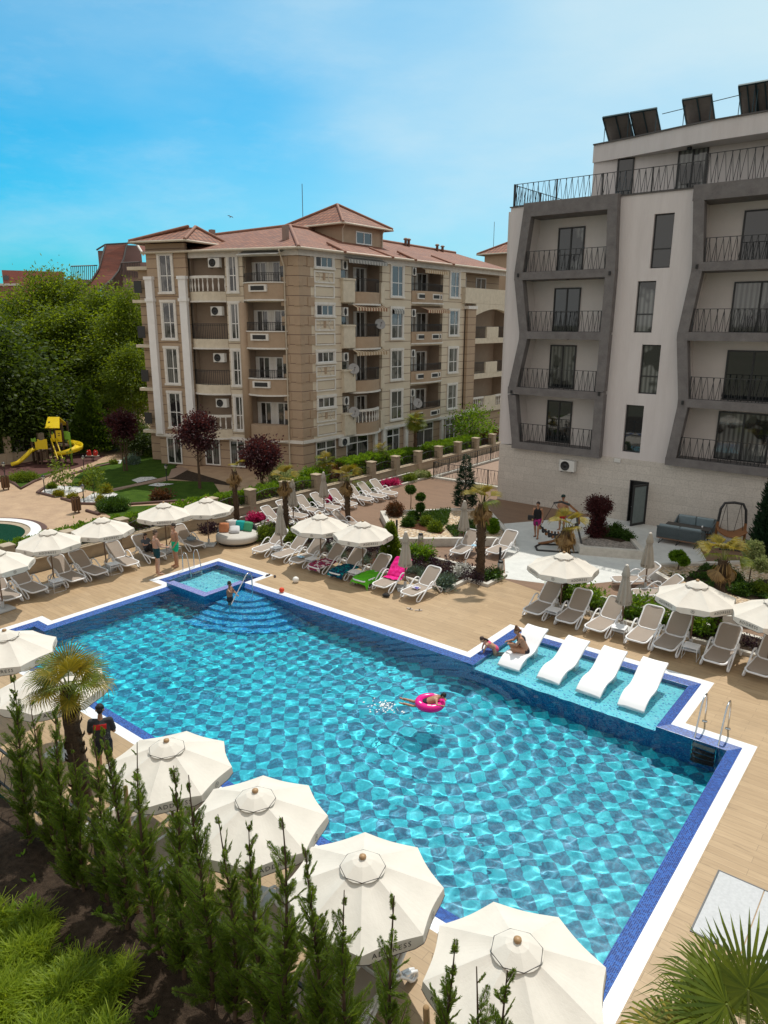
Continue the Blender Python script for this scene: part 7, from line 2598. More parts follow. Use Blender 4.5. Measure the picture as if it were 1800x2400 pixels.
def make_table():
 t_ = thing('side_table', '', 'side table', (0, 0, 0), 0, 'white side tables between loungers')
 mb = MB()
 mb.box(-.22, -.22, .40, .22, .22, .418)
 mb.build('table_top', M_LWHITE, t_, bevel=.006)
 mb = MB()
 mb.box(-.20, -.19, .30, .20, .19, .312)
 mb.build('shelf', M_LWHITE, t_)
 for s in (-1, 1):
  mb = MB()
  mb.tube([(s * .19, -.20, .40), (s * .22, -.23, .012), (s * .22, .23, .012), (s * .19, .20, .40)], .010, 6)
  mb.build('leg', M_LWHITE, t_)
 return t_
TAB = make_table()
for k, (x, y, lb) in enumerate(((-17.3, 20.0, 'small white table between the teal and lime towel loungers'), (-22.0, 20.25, 'small white table between the first two loungers of the middle row'), (-19.75, 20.1, 'small white table left of the red floral towel'), (-25.4, 12.2, 'small white table at the pole of the second parasol from the left'),
        (-25.5, 14.6, 'small white table at the pole of the third parasol from the left'), (-25.5, 17.5, 'small white table behind the man in green shorts'), (-9.6, 21.35, 'small shaded table between the first two right-hand loungers'), (-7.32, 21.35, 'small sunlit table under the closed parasol, right-hand row'), (-5.1, 21.35, 'small shaded table under the large open parasol, right-hand row'))):
 if k == 0:
  TAB.location = (x, y, 0)
  TAB['label'] = lb
 else:
  dup(TAB, (x, y, 0), R(random.uniform(-8, 8)), lb)
M_FIBRE = pmat('white_moulded_shell', (.84, .84, .85), .3, (.80, .80, .81), 2)
def make_wave_lounger():
 t_ = thing('water_lounger', '', 'water lounger', (0, 0, 0), 0, 'white moulded loungers standing in the shallow water')
 kx = [0, .12, .30, .55, .82, 1.08, 1.36, 1.66, 1.90, 2.06]
 kz = [.13, .25, .36, .42, .39, .40, .52, .71, .83, .85]
 prof = []
 for k in range(41):
  x = 2.06 * k / 40
  prof.append((x * .94, float(np.interp(x, kx, kz)) * .96))
 for _ in range(5):
  prof = [prof[0]] + [(prof[i][0], (prof[i - 1][1] + 2 * prof[i][1] + prof[i + 1][1]) / 4) for i in range(1, 40)] + [prof[-1]]
 mb = MB()
 w_ = .36
 th = .06
 v, f = [], []
 m_ = 10
 for x, z in prof:
  for j in range(m_ + 1):
   y = -w_ + 2 * w_ * j / m_
   v.append((x, y, z - .018 * math.cos(PI * (j / m_ - .5)) + .018))
 n = len(prof)
 for i in range(n - 1):
  for j in range(m_):
   a = i * (m_ + 1) + j
   f.append((a, a + m_ + 1, a + m_ + 2, a + 1))
 mb.add(v, f, 0, True)
 o = mb.build('shell', M_FIBRE, t_)
 sd_ = o.modifiers.new('thickness', 'SOLIDIFY')
 sd_.thickness = .07
 sd_.offset = 1
 bv = o.modifiers.new('soft_edge', 'BEVEL')
 bv.width = .02
 bv.segments = 3
 mb = MB()
 mb.box(.35, -.26, .0, .70, .26, .33)
 mb.build('foot', M_FIBRE, t_)
 mb = MB()
 mb.box(1.2, -.26, .0, 1.45, .26, .42)
 mb.build('foot', M_FIBRE, t_)
 return t_
WL = make_wave_lounger()
fx = [crop(1050, 1420, 5.53)(810, 770, -.05), crop(1350, 1440, 4.74)(-100, 780, -.05), crop(1350, 1440, 4.74)(110, 915, -.05), crop(1350, 1440, 4.74)(600, 1060, -.05)]
fx = [gp(1197, 1560, -.1), gp(1282, 1597, -.1), gp(1373, 1626, -.1), gp(1478, 1664, -.1)]
for k, q in enumerate(fx):
 lb = ['white water lounger the woman sits on', 'second white water lounger from the left, empty', 'third white water lounger from the left, empty', 'white water lounger nearest the steel ladder'][k]
 loc = ((-9.15, -7.88, -6.68, -5.49)[k], 17.42, -.30)
 if k == 0:
  WL.location = loc
  WL.rotation_euler = (0, 0, UP90 + R(1))
  WL['label'] = lb
 else:
  dup(WL, loc, UP90 + R((1, -2, 0, 1)[k]), lb)
db = thing('round_daybed', 'round grey daybed with a curved dark wicker back at the corner of the deck', 'daybed', (-24.95, 20.55, 0))
M_DBFAB = pmat('stone_grey_fabric', (.52, .50, .46), .9, (.46, .44, .40), 5, .2)
M_WICKER = pmat('dark_wicker', (.05, .045, .042), .7, (.02, .02, .02), 60, .6)
mb = MB()
mb.lathe([(.84, .02), (.86, .06), (.86, .13)], 40)
mb.build('base', M_WICKER, db)
mb = MB()
mb.lathe([(.0, .13), (.93, .13), (.97, .18), (.97, .36), (.93, .42), (.80, .44), (0, .445)], 48)
mb.build('mattress', M_DBFAB, db)
mb = MB()
aa = [R(60 + 150 * k / 20) for k in range(21)]
o_ = [(.99 * math.cos(a), .99 * math.sin(a)) for a in aa]
i_ = [(.90 * math.cos(a), .90 * math.sin(a)) for a in aa]
v, f = [], []
for k in range(21):
 h_ = .46 + .30 * math.sin(PI * k / 20) ** .6
 v += [(*o_[k], .15), (*o_[k], h_), (*i_[k], h_), (*i_[k], .44)]
for k in range(20):
 a, b = k * 4, k * 4 + 4
 f += [(a, b, b + 1, a + 1), (a + 1, b + 1, b + 2, a + 2), (a + 2, b + 2, b + 3, a + 3)]
mb.add(v, f, 0, True)
mb.build('backrest', M_WICKER, db)
cush = [('orange', (.62, .25, .12), -.62, .10, 0, 0), ('white', (.66, .66, .66), -.30, .45, .04, 15), ('teal', (.01, .42, .40), .06, .42, .02, -5), ('green', (.07, .34, .17), .46, .28, .0, -20), ('pale grey', (.62, .62, .63), -.12, .02, -.06, 8)]
rzc = math.atan2(.622, .783)
for nm, c, dx, dy, dz, tw in cush:
 M_c = pmat(nm.replace(' ', '_') + '_cushion_cloth', c, .9, tuple(x * .8 for x in c), 6, .25)
 mb = MB()
 flat_ = nm == 'pale grey'
 def pil(u, v, s):
  x, y = (u - .5) * 2, (v - .5) * 2
  th = .085 * ((1 - x ** 4) * (1 - y ** 4)) ** .5
  k_ = 1 - .08 * (abs(x * y)) + .03
  return (x * .23 * k_, s * th, y * .23 * k_)
 mb.grid(lambda u, v: pil(u, v, 1), 10, 10)
 mb.grid(lambda u, v: pil(1 - u, v, -1), 10, 10)
 o = mb.build('cushion', M_c)
 cr, sr = math.cos(rzc), math.sin(rzc)
 o.location = (-24.95 + dx * cr - dy * sr, 20.55 + dx * sr + dy * cr, .65 + dz)
 o.rotation_euler = (R(-22 if not flat_ else -62), 0, rzc + R(tw))
 tag(o, {'orange': 'orange cushion at the left of the round daybed', 'white': 'white cushion leaning at the back of the round daybed', 'teal': 'turquoise cushion between the white and green ones on the daybed', 'green': 'green cushion at the right of the round daybed', 'pale grey': 'pale grey cushion lying in front of the others on the daybed'}[nm], 'cushion', 'cushions on the round daybed')
def towel(label, x, y, rz, mat, part='seat', w_=.40, over=.12, u0=.0, u1=1.0):
 """cloth draped along a lounger that stands at (x, y) turned by rz"""
 random.seed(label)
 ph = random.uniform(0, 6)
 a = R(41)
 def fn(u, v):
  q = u0 + (u1 - u0) * u
  yy = (-1 + 2 * v) * w_
  wr = .012 * math.sin(q * 23 + ph + v * 4) + .010 * math.sin(v * 17 + q * 9)
  if part == 'seat':
   xx = -.03 + 1.12 * q
   zz2 = .375 + wr
   if q < .08: zz2 -= (.08 - q) * 2.5
  else:
   d_ = -.30 + 1.20 * q
   if d_ < .0: xx, zz2 = 1.06 + d_, .38 + wr
   else: xx, zz2 = 1.06 + d_ * math.cos(a) - .05 * math.sin(a), .36 + d_ * math.sin(a) + .05 + wr
   if q > .95: zz2 -= .03
  e = max(0, abs(yy) - .33)
  zz2 -= e * 1.3
  return (xx + .02 * math.sin(v * 9 + ph), yy + .02 * math.sin(q * 8 + ph), zz2)
 mb = MB()
 mb.grid(fn, 34, 20)
 o = mb.build('towel', mat)
 o.location = (x, y, 0)
 o.rotation_euler = (0, 0, rz)
 return tag(o, label, 'towel')
def print_mat(name, base, c2, c3, sc_=7, thr=.52):
 m, t, b, o = nt(name)
 v = coords(t, 'Object')
 n1, n2 = noise(t, v, sc_, 2, .5), noise(t, v, sc_ * 1.7, 3, .5)
 cc = mixc(t, ramp(t, n1, [(thr, 0.0), (thr + .03, 1.0)]), base, c2)
 cc = mixc(t, ramp(t, n2, [(.60, 0.0), (.63, 1.0)]), cc, c3)
 L(t, cc, b.inputs['Base Color'])
 b.inputs['Roughness'].default_value = .95
 b.inputs['Specular IOR Level'].default_value = .1
 return m
towel('red and white floral towel over the fourth lounger of the middle row', -19.17, 19.55, R(89), print_mat('floral_towel_cloth', (.25, .03, .07), (.62, .55, .55), (.04, .05, .16), 6), 'seat', .37, u1=.95)
towel('dark teal patterned towel over the fifth lounger of the middle row', -18.02, 19.55, R(92), print_mat('teal_towel_cloth', (.008, .035, .075), (.0, .20, .22), (.0, .30, .30), 8, .56), 'seat', .38)
towel('lime green towel hanging over the seat and arms of the sixth lounger', -16.78, 19.55, R(90), print_mat('green_towel_cloth', (.10, .42, .02), (.085, .37, .02), (.12, .46, .04), 2, .5), 'seat', .46, u1=1.05)
towel('hot pink towel draped over the backrest of the seventh lounger', -15.80, 19.55, R(93), print_mat('pink_towel_cloth', (.72, .02, .22), (.80, .04, .30), (.60, .015, .18), 9, .5), 'back', .36)
M_SKY = print_mat('pale_blue_cloth', (.35, .58, .72), (.30, .52, .68), (.5, .66, .75), 9)
for (x, y, z, s, lb, mt) in ((-20.35, 20.05, .36, .15, 'pale blue cloth lying on the third lounger of the middle row', M_SKY), (-14.5, 20.15, .37, .15, 'white and blue printed cap lying on the last lounger of the middle row', print_mat('printed_cloth', (.62, .64, .70), (.04, .06, .35), (.5, .05, .15), 14)),
                             (-15.35, 25.55, .50, .12, 'blue cloth over the arm of the lounger before the pebble planter', M_SKY)):
 mb = MB()
 ph = x
 mb.grid(lambda u, v: ((u - .5) * 2 * s, (v - .5) * 1.5 * s, .05 * (1 - (2 * u - 1) ** 2) * (1 - (2 * v - 1) ** 2) + .012 * math.sin(u * 14 + v * 9 + ph) + .01), 12, 12)
 o = mb.build('cloth', mt)
 o.location = (x, y, z)
 tag(o, lb, 'cloth')
def ball_obj(name, label, q, r, mat):
 mb = MB()
 mb.ball((0, 0, r), r, n=20, k=12)
 o = mb.build(name, mat)
 o.location = (q.x, q.y, .004)
 o.rotation_euler = (.4, .3, 1)
 return tag(o, label, 'ball')
m, t, b, o = nt('football_panels')
vo = N(t, 'ShaderNodeTexVoronoi', feature='F1')
vo.inputs['Scale'].default_value = 9
L(t, coords(t, 'Object'), vo.inputs['Vector'])
sp = N(t, 'ShaderNodeSeparateColor')
L(t, vo.outputs['Color'], sp.inputs[0])
L(t, ramp(t, sp.outputs[0], [(.70, (.75, .74, .70)), (.72, (.05, .05, .05))], 'CONSTANT'), b.inputs['Base Color'])
b.inputs['Roughness'].default_value = .5
ball_obj('football', 'white and black football on the deck before the shaded loungers', CB(452, 745), .125, m)
ball_obj('orange_ball', 'small red-orange ball on the white pool edge', CB(375, 800), .10, pmat('orange_ball_skin', (.70, .06, .015), .5, (.6, .045, .012), 6))
def sandals(label, q, rz, c):
 M_s = pmat('sandal_' + label.split()[0], c, .7)
 for k in (-1, 1):
  t_ = thing('sandal', label, 'sandal', (q.x + .16 * k, q.y + .04 * k, .008), rz + R(20 * k), 'pairs of sandals on the deck')
  mb = MB()
  mb.prism([(-.13, -.03), (-.13, .03), (-.05, .045), (.06, .05), (.13, .03), (.14, 0), (.12, -.035), (.04, -.045), (-.05, -.035)], 0, .022)
  mb.build('sole', M_s, t_)
  mb = MB()
  mb.tube([(.02, -.05, .02), (.05, 0, .065), (.02, .05, .02)], .012, 5)
  mb.build('strap', M_PIPING, t_)
sandals('pale sandals lying on the sunny deck in front of the last lounger', CB(1115, 900), R(20), (.45, .38, .32))
sandals('dark sandals at the right corner of the hot tub', CB(322, 712), R(-60), (.05, .035, .035))
def soft_bag(label, x, y, z, s, c, rz):
 t_ = thing('bag', label, 'bag', (x, y, z), rz)
 mb = MB()
 mb.ball((0, 0, s * .5), s, s * .6, s * .5, 14, 8)
 mb.build('body', pmat('bag_cloth', c, .8, tuple(x_ * .5 for x_ in c), 12), t_)
 mb = MB()
 mb.tube([(-s * .6, 0, s * .8), (-s * .2, .02, s * 1.25), (s * .3, 0, s * 1.2), (s * .6, 0, s * .8)], .012, 5)
 mb.build('handle', M_PIPING, t_)
soft_bag('black bag on the deck under the pink towel lounger', -15.35, 19.45, .0, .15, (.03, .03, .03), .4)
soft_bag('pale blue bag with dark straps on the lounger left of the daybed', -25.75, 18.6, .36, .22, (.28, .36, .42), 1.0)
lad = thing('pool_ladder', 'polished steel ladder with dark treads at the right end of the pool', 'ladder', (-3.45, 17.2, 0))
for x in (-3.74, -3.19):
 mb = MB()
 mb.tube([(x, 17.86, .0), (x, 17.84, .45), (x, 17.80, .72), (x, 17.70, .84), (x, 17.55, .86), (x, 17.42, .80), (x, 17.33, .66), (x, 17.10, .18), (x, 16.99, -.05), (x, 16.87, -.18), (x, 16.84, -.40), (x, 16.84, -.95)], .022, 9)
 rl_ = mb.build('handrail', M_STEEL, lad, world=True)
 mb = MB()
 mb.lathe([(.065, 0), (.065, .012), (.03, .02)], 14, (x, 17.86, .002))
 mb.build('flange', M_STEEL, rl_, world=True)
for k, z in enumerate((-.16, -.42, -.68, -.92)):
 mb = MB()
 mb.box(-3.72, 16.70, z, -3.21, 16.86, z + .03)
 mb.build('tread', pmat('dark_tread', (.05, .06, .055), .5, (.25, .27, .26), 30) if k == 0 else M_DARKALU, lad, world=True)
CZ = crop(340, 1260, 4.1475)
p0, p1 = CZ(1045, 548, -.04), CZ(845, 660, -.1)
hr = thing('step_handrail', 'bent steel handrail over the curved corner steps, gripped by the boy', 'handrail', (p0.x, p0.y, 0))
mb = MB()
mb.tube([(p0.x, p0.y, -.5), (p0.x, p0.y, .62), (p0.x + (p1.x - p0.x) * .06, p0.y + (p1.y - p0.y) * .06, .80), (p0.x + (p1.x - p0.x) * .16, p0.y + (p1.y - p0.y) * .16, .86), (p0.x + (p1.x - p0.x) * .28, p0.y + (p1.y - p0.y) * .28, .80), (p1.x, p1.y, -.02), (p1.x + (p1.x - p0.x) * .12, p1.y + (p1.y - p0.y) * .12, -.25), (p1.x + (p1.x - p0.x) * .12, p1.y + (p1.y - p0.y) * .12, -.9)], .022, 9)
mb.build('rail', M_STEEL, hr, world=True)
HR0, HR1 = p0.copy(), p1.copy()
p0, p1 = CZ(405, 272), CZ(500, 300)
tl = thing('tub_ladder', 'small steel ladder at the left edge of the hot tub', 'ladder', (p0.x, p0.y, 0))
for k, (dx, dy) in enumerate(((0, 0), (.12, .55))):
 bx0 = Vector((-23.62 , 16.55 + dy, 0))
 mb = MB()
 mb.tube([(bx0.x, bx0.y, 0), (bx0.x + .02, bx0.y, .6), (bx0.x + .12, bx0.y, .80), (bx0.x + .28, bx0.y, .78), (bx0.x + .36, bx0.y, .62), (bx0.x + .50, bx0.y, -.1), (bx0.x + .52, bx0.y, -.55)], .02, 8)
 mb.build('handrail', M_STEEL, tl, world=True)
for z in (-.12, -.36):
 mb = MB()
 mb.box(-23.17, 16.57, z, -23.04, 17.08, z + .03)
 mb.build('tread', M_STEEL, tl, world=True)
M_BIN = pmat('brushed_steel_bin', (.42, .38, .33), .35, (.34, .31, .27), 10, metal=.8)
M_BOLL = pmat('black_bollard', (.015, .015, .016), .45)
for q, lb in ((CD(562, 978), 'round steel ashtray bin against the pebble planter wall'), (CC(170, 650), 'round steel ashtray bin at the corner of the long bed by the pale paving'), (CT(765, 1580), 'round steel ashtray bin under the edge of the large open parasol')):
 t_ = thing('ashtray_bin', lb, 'bin', (q.x, q.y, .01))
 mb = MB()
 mb.lathe([(.12, 0), (.12, .62), (.10, .63)], 20)
 mb.build('body', M_BIN, t_)
 mb = MB()
 mb.lathe([(.105, .63), (.105, .70), (.08, .71), (.02, .66)], 18)
 mb.build('ash_top', M_BOLL, t_)
for q, h_, lb in ((CD(1183, 520), .95, 'slim black bollard at the corner of the white building'), (CD(330, 903), 1.0, 'slim black bollard at the front corner of the pebble planter'), (CC(168, 590), .85, 'black bollard behind the ashtray bin on the pale paving'), (CC(470, 700), 1.0, 'slim black bollard under the open parasol by the yellow palm')):
 mb = MB()
 mb.lathe([(.05, 0), (.05, h_ - .02), (.04, h_)], 12)
 o = mb.build('bollard', M_BOLL)
 o.location = (q.x, q.y, .01)
 tag(o, lb, 'bollard')
M_TEAK = pmat('teak_wood', (.30, .135, .05), .5, (.18, .075, .03), 6, .2, stretch=(1, 6, 6))
M_ROPEGREY = pmat('grey_rope_weave', (.13, .165, .18), .8, (.09, .115, .125), 40, .5)
M_CUSHG = pmat('blue_grey_cushion', (.25, .31, .34), .9, (.20, .26, .28), 5, .2)
hs = thing('hanging_seat', 'boat-shaped hanging seat of dark and orange slats on a curved stand', 'hanging seat', tuple(CS(580, 1000)), R(30))
mb = MB()
mb.tube([(-1.0, -.45, .04), (-1.05, .1, .04), (-.8, .5, .04), (.2, .55, .04), (1.05, .45, .04)], .045, 8)
mb.tube([(-1.0, -.45, .04), (.2, -.55, .04), (1.15, -.5, .04), (1.05, .45, .04)], .045, 8)
mb.build('base', M_IRON, hs)
mb = MB()
arc = [(-.9, .5, .05), (-.3, .52, .18), (.4, .55, .55), (.85, .55, 1.1), (.75, .52, 1.6), (.35, .48, 1.95)]
mb.tube(arc, [.06, .065, .06, .055, .05, .05], 8)
mb.build('wooden_arm', M_TEAK, hs)
mb = MB()
mb.tube([(.36, .48, 1.94), (-.0, .40, 2.08), (-.35, .25, 2.05)], [.055, .05, .045], 8)
mb.tube([(1.0, -.48, .05), (.75, .1, 1.0), (.70, .50, 1.55)], .045, 7)
mb.build('upper_arm', M_IRON, hs)
for s in (-1, 1):
 mb = MB()
 mb.tube([(-.33, .26, 2.04), (-.2 + s * .72, .0, .95)], .012, 5)
 mb.build('rope', M_PIPING, hs)
for k in range(13):
 u = -1 + 2 * k / 12
 mb = MB()
 x = -.2 + u * .85
 zc = .52 + .48 * u * u
 wd_ = .38 * math.sqrt(max(.05, 1 - u * u * .85))
 pts = [(x, -wd_ * math.cos(PI * j / 8), zc - wd_ * .55 * math.sin(PI * j / 8) + .18) for j in range(9)]
 for j in range(8):
  mb.bar(pts[j], pts[j + 1], .09, .02)
 mb.build('slat', M_TEAK if k % 2 else M_PIPING, hs)
mb = MB()
mb.grid(lambda u, v: (-.2 + (u - .5) * 1.35, (v - .5) * .55, .50 + .40 * ((u - .5) * 2) ** 2 + .12 - .06 * math.sin(PI * v)), 12, 6)
mb.build('seat_pad', pmat('dark_pad', (.02, .022, .024), .9), hs)
q0 = CT(965, 610, 0)
q1 = CT(1345, 640, 0)
sw = thing('swing_seat', 'garden swing with a dark arched frame on wooden legs near the right edge', 'swing', tuple((q0 + q1) / 2), math.atan2(q1.y - q0.y, q1.x - q0.x))
hw = (q1 - q0).length / 2
mb = MB()
mb.tube([(-hw * .93, 0, 1.0), (-hw * .85, 0, 1.6), (-hw * .62, 0, 1.88), (0, 0, 1.93), (hw * .62, 0, 1.88), (hw * .85, 0, 1.6), (hw * .95, 0, 1.0)], .06, 9)
mb.build('arch', M_IRON, sw)
for s in (-1, 1):
 mb = MB()
 mb.tube([(s * hw, 0, 0), (s * hw * .94, 0, 1.0)], .062, 9)
 mb.build('leg', M_TEAK, sw)
 mb = MB()
 mb.tube([(s * .3, 0, 1.86), (s * .12 + s * .38, -.05, .55)], .012, 5)
 mb.tube([(s * .3, 0, 1.86), (s * .12, -.05, .58)], .012, 5)
 mb.build('rope', M_PIPING, sw)
mb = MB()
mb.grid(lambda u, v: ((u - .5) * 1.2, -.45 + v * .75, .42 + .28 * (2 * u - 1) ** 2 + .10 * v), 12, 6)
so_ = mb.build('seat', M_TEAK, sw)
so_.modifiers.new('thick', 'SOLIDIFY').thickness = .05
mb = MB()
mb.tube([(-.6, -1.2, .05), (.3, -1.3, .06), (hw, -.9, .05), (hw, 0, .05)], .04, 7)
mb.build('base', M_IRON, sw)
def sofa(label, loc, rz, L_=2.1):
 t_ = thing('garden_sofa', label, 'sofa', loc, rz, 'grey rope sofas')
 h = L_ / 2
 mb = MB()
 n = 46
 for k in range(n):
  x = -h + L_ * (k + .5) / n
  mb.tube([(x, -.42, .24), (x, -.46, .5), (x, -.44, .78)], .017, 4, caps=False)
 mb.build('rope_back', M_ROPEGREY, t_)
 mb = MB()
 mb.bar((-h, -.44, .79), (h, -.44, .79), .05, .05)
 for s in (-1, 1):
  mb.bar((s * h, -.44, .78), (s * h, .35, .55), .05, .05)
  mb.bar((s * h, .35, .57), (s * h, .38, .25), .05, .05, up=(0, 1, 0))
  mb.grid(lambda u, v: (s * h, -.42 + u * .78, .28 + v * (.48 - .2 * u)), 3, 3)
 mb.build('frame', M_ROPEGREY, t_)
 mb = MB()
 mb.box(-h + .02, -.43, .22, h - .02, .40, .27)
 mb.build('wooden_rail', M_TEAK, t_)
 for k in range(2):
  x0 = -h + .04 + k * (L_ - .08) / 2
  mb = MB()
  mb.box(x0 + .01, -.36, .275, x0 + (L_ - .08) / 2 - .01, .38, .42)
  mb.build('seat_cushion', M_CUSHG, t_, bevel=.04)
  mb = MB()
  mb.M = Matrix.Translation((0, -.34, .42)) @ Matrix.Rotation(R(-12), 4, 'X')
  mb.box(x0 + .01, -.07, .0, x0 + (L_ - .08) / 2 - .01, .09, .46)
  mb.build('back_cushion', M_CUSHG, t_, bevel=.05)
 for s in (-.8, 0, .8):
  mb = MB()
  mb.tube([(s * h, -.42, .22), (s * h - .05, -.52, .015), (s * h - .05, .42, .015), (s * h, .36, .22)], .014, 5)
  mb.build('leg', M_IRON, t_)
 return t_
a_, b_ = CT(205, 610), CT(730, 700)
ctr_ = (a_ + b_) / 2
rz_ = math.atan2(b_.y - a_.y, b_.x - a_.x)
sofa('grey rope sofa seen from behind, its cushions facing the wall', (ctr_.x + .05, ctr_.y + .40, .01), rz_, (b_ - a_).length + .15)
sofa('grey sofa with two back cushions against the limestone wall', (ctr_.x + .15, 34.93, .01), rz_ + PI, (b_ - a_).length * .95)
tb = thing('garden_table', 'dark rectangular table between the two grey sofas', 'table', (ctr_.x + .12, 33.98, .01), rz_)
mb = MB()
mb.box(-.98, -.34, .62, .98, .34, .66)
mb.build('table_top', pmat('dark_table_top', (.045, .042, .040), .45, (.035, .033, .032), 8), tb, bevel=.01)
for sx in (-.85, .85):
 for sy in (-.27, .27):
  mb = MB()
  mb.bar((sx, sy, 0), (sx * .97, sy * .95, .62), .04, .04, up=(0, 1, 0))
  mb.build('leg', M_IRON, tb)
cp = MB()
cp.lathe([(.03, 0), (.04, .10), (.036, .10), (.028, .01)], 12)
o = cp.build('cup', M_WHITE_PLASTIC)
q = Matrix.Rotation(rz_, 4, 'Z') @ Vector((.6, .05, 0))
o.location = (ctr_.x + .12 + q.x, 33.98 + q.y, .67)
tag(o, 'white cup standing on the dark garden table', 'cup')
M_YEL = pmat('yellow_plastic', (.70, .52, .005), .4, (.62, .45, .006), 3)
M_GRN = pmat('green_plastic', (.20, .42, .03), .45, (.15, .34, .03), 3)
M_PWOOD = pmat('dark_play_timber', (.075, .042, .022), .8, (.05, .03, .016), 8)
M_REDP = pmat('red_plastic', (.55, .03, .02), .45, (.48, .025, .018), 3)
pg_o = CU(610, 640)
pg = thing('play_tower', 'yellow playground tower with a wavy slide, a spiral slide and a gable roof', 'playground', tuple(pg_o), math.atan2(.622, .783))
S = 162.0
ux_ = lambda u: (u - 610) / S
uz_ = lambda v: (640 - v) / S
for (u, y, z1) in ((385, .3, 1.55), (385, 1.1, 1.6), (470, -.2, 1.6), (525, -.3, 1.4), (600, -.3, 1.6), (630, .1, 3.0), (690, .0, 2.6), (765, .1, 2.9), (825, .3, 2.2), (630, 1.0, 3.0), (765, 1.0, 2.9)):
 mb = MB()
 mb.box(ux_(u) - .055, y - .055, 0, ux_(u) + .055, y + .055, z1)
 mb.build('post', M_GRN if u == 825 else M_PWOOD, pg)
for b in ((385, 610, -.3, 1.1, .88), (620, 830, 0, 1.1, 1.25)):
 mb = MB()
 mb.box(ux_(b[0]), b[2], b[4], ux_(b[1]), b[3], b[4] + .07)
 mb.build('platform', M_PWOOD, pg)
def panel(u0, u1, v0, v1, y, mat, name='panel', wavy=True):
 x0, x1, z0, z1 = ux_(u0), ux_(u1), uz_(v1), uz_(v0)
 top_ = [(x1 + (x0 - x1) * k / 8, z1 + (.05 * math.sin(PI * 2 * k / 8 + .6) if wavy else 0)) for k in range(9)]
 mb = MB()
 slab_xz(mb, [(x0, z0), (x1, z0)] + top_, y, y + .03)
 return mb.build(name, mat, pg)
panel(503, 612, 350, 458, -.36, M_YEL)
panel(468, 498, 378, 470, -.30, M_YEL)
panel(383, 437, 352, 390, .26, M_GRN)
panel(575, 620, 280, 350, .6, M_GRN, wavy=False)
face = panel(698, 762, 250, 382, -.05, M_YEL, wavy=False)
for (u, v) in ((728, 285), (742, 283), (727, 310), (742, 308)):
 mb = MB()
 mb.box(ux_(u) - .03, -.056, uz_(v) - .04, ux_(u) + .03, -.052, uz_(v) + .04)
 mb.build('peep_hole', M_PWOOD, face)
panel(768, 822, 268, 362, .25, M_GRN, wavy=False)
panel(648, 685, 292, 378, -.1, M_YEL)
mb = MB()
ra, rb_, rc = uz_(190), uz_(118), 1.2
for s in (0, 1):
 y0, y1 = (-.35, .5) if s == 0 else (.5, 1.35)
 za_, zb_2 = (uz_(205), uz_(120)) if s == 0 else (uz_(120), uz_(205))
 pts = [(ux_(560) + .25 * s, y0, za_), (ux_(770), y0, za_ - .1), (ux_(690), y1, zb_2), (ux_(600), y1, zb_2)]
x0, x1 = ux_(565), ux_(770)
mb.quad((x0 + .25, -.35, 2.62), (x1, -.35, 2.62), (x1 - .30, .5, 3.28), (x0 + .15, .5, 3.28))
mb.quad((x1 - .30, .5, 3.28), (x1 - .1, 1.35, 2.62), (x0, 1.35, 2.62), (x0 + .15, .5, 3.28))
ro_ = mb.build('roof', M_YEL, pg)
ro_.modifiers.new('thick', 'SOLIDIFY').thickness = .05
def chute(path, w_, h_, mat, name):
 """open slide channel along a list of (x, y, z)"""
 mb = MB()
 P = [Vector(p) for p in path]
 v, f = [], []
 for i, p in enumerate(P):
  d = (P[min(i + 1, len(P) - 1)] - P[max(i - 1, 0)])
  d.z = 0
  s = Vector((-d.y, d.x, 0)).normalized()
  for sy, sz in ((-1.0, h_), (-.92, 0.03), (-.4, 0), (.4, 0), (.92, .03), (1.0, h_)):
   v.append(p + s * (w_ * sy) + Vector((0, 0, sz)))
 for i in range(len(P) - 1):
  for j in range(5):
   f.append((i * 6 + j, i * 6 + j + 1, i * 6 + j + 7, i * 6 + j + 6))
 mb.add(v, f, 0, True)
 o = mb.build(name, mat, pg)
 o.modifiers.new('thick', 'SOLIDIFY').thickness = .03
 return o
chute([(ux_(450), -.25, .98), (ux_(425), -.4, .93), (ux_(400), -.55, .72), (ux_(375), -.75, .55), (ux_(345), -.95, .34), (ux_(315), -1.15, .18), (ux_(265), -1.4, .12)], .24, .20, M_YEL, 'slide')
mb = MB()
mb.tube([(ux_(445), -.45, 1.0), (ux_(465), -.3, 1.12), (ux_(490), -.1, 1.05)], .035, 6)
mb.build('grab_bar', M_GRN, pg)
cx, cy = ux_(815), .1
chute([(cx + .62 * math.cos(R(a)) * 1.15, cy + .72 * math.sin(R(a)), 1.28 - .75 * (110 - a) / 300) for a in range(110, -200, -22)], .27, .30, M_YEL, 'spiral_slide')
for u in (640, 695):
 mb = MB()
 mb.bar((ux_(u), -.12, uz_(345)), (ux_(u + 128), -1.1, uz_(345) - 1.25), .05, .14)
 mb.build('ramp_rail', M_YEL, pg)
for k in range(6):
 q = k / 5
 mb = MB()
 xx = ux_(655 + 120 * q)
 mb.box(xx - .18, -.2 - .85 * q - .06, 1.2 - 1.05 * q, xx + .22, -.2 - .85 * q + .06, 1.25 - 1.05 * q)
 mb.build('step', M_PWOOD, pg)
q = CU(1095, 600)
sr = thing('spring_rocker', 'red two-seat spring rocker on the dark play surface', 'spring rocker', (q.x, q.y, .012), math.atan2(.622, .783))
mb = MB()
mb.tube([(.09 * math.cos(k * .8), .09 * math.sin(k * .8), .02 + k * .009) for k in range(32)], .016, 5)
mb.build('spring', M_IRON, sr)
mb = MB()
mb.box(-.48, -.1, .31, .48, .1, .36)
mb.build('board', pmat('pale_board', (.5, .48, .42), .6), sr)
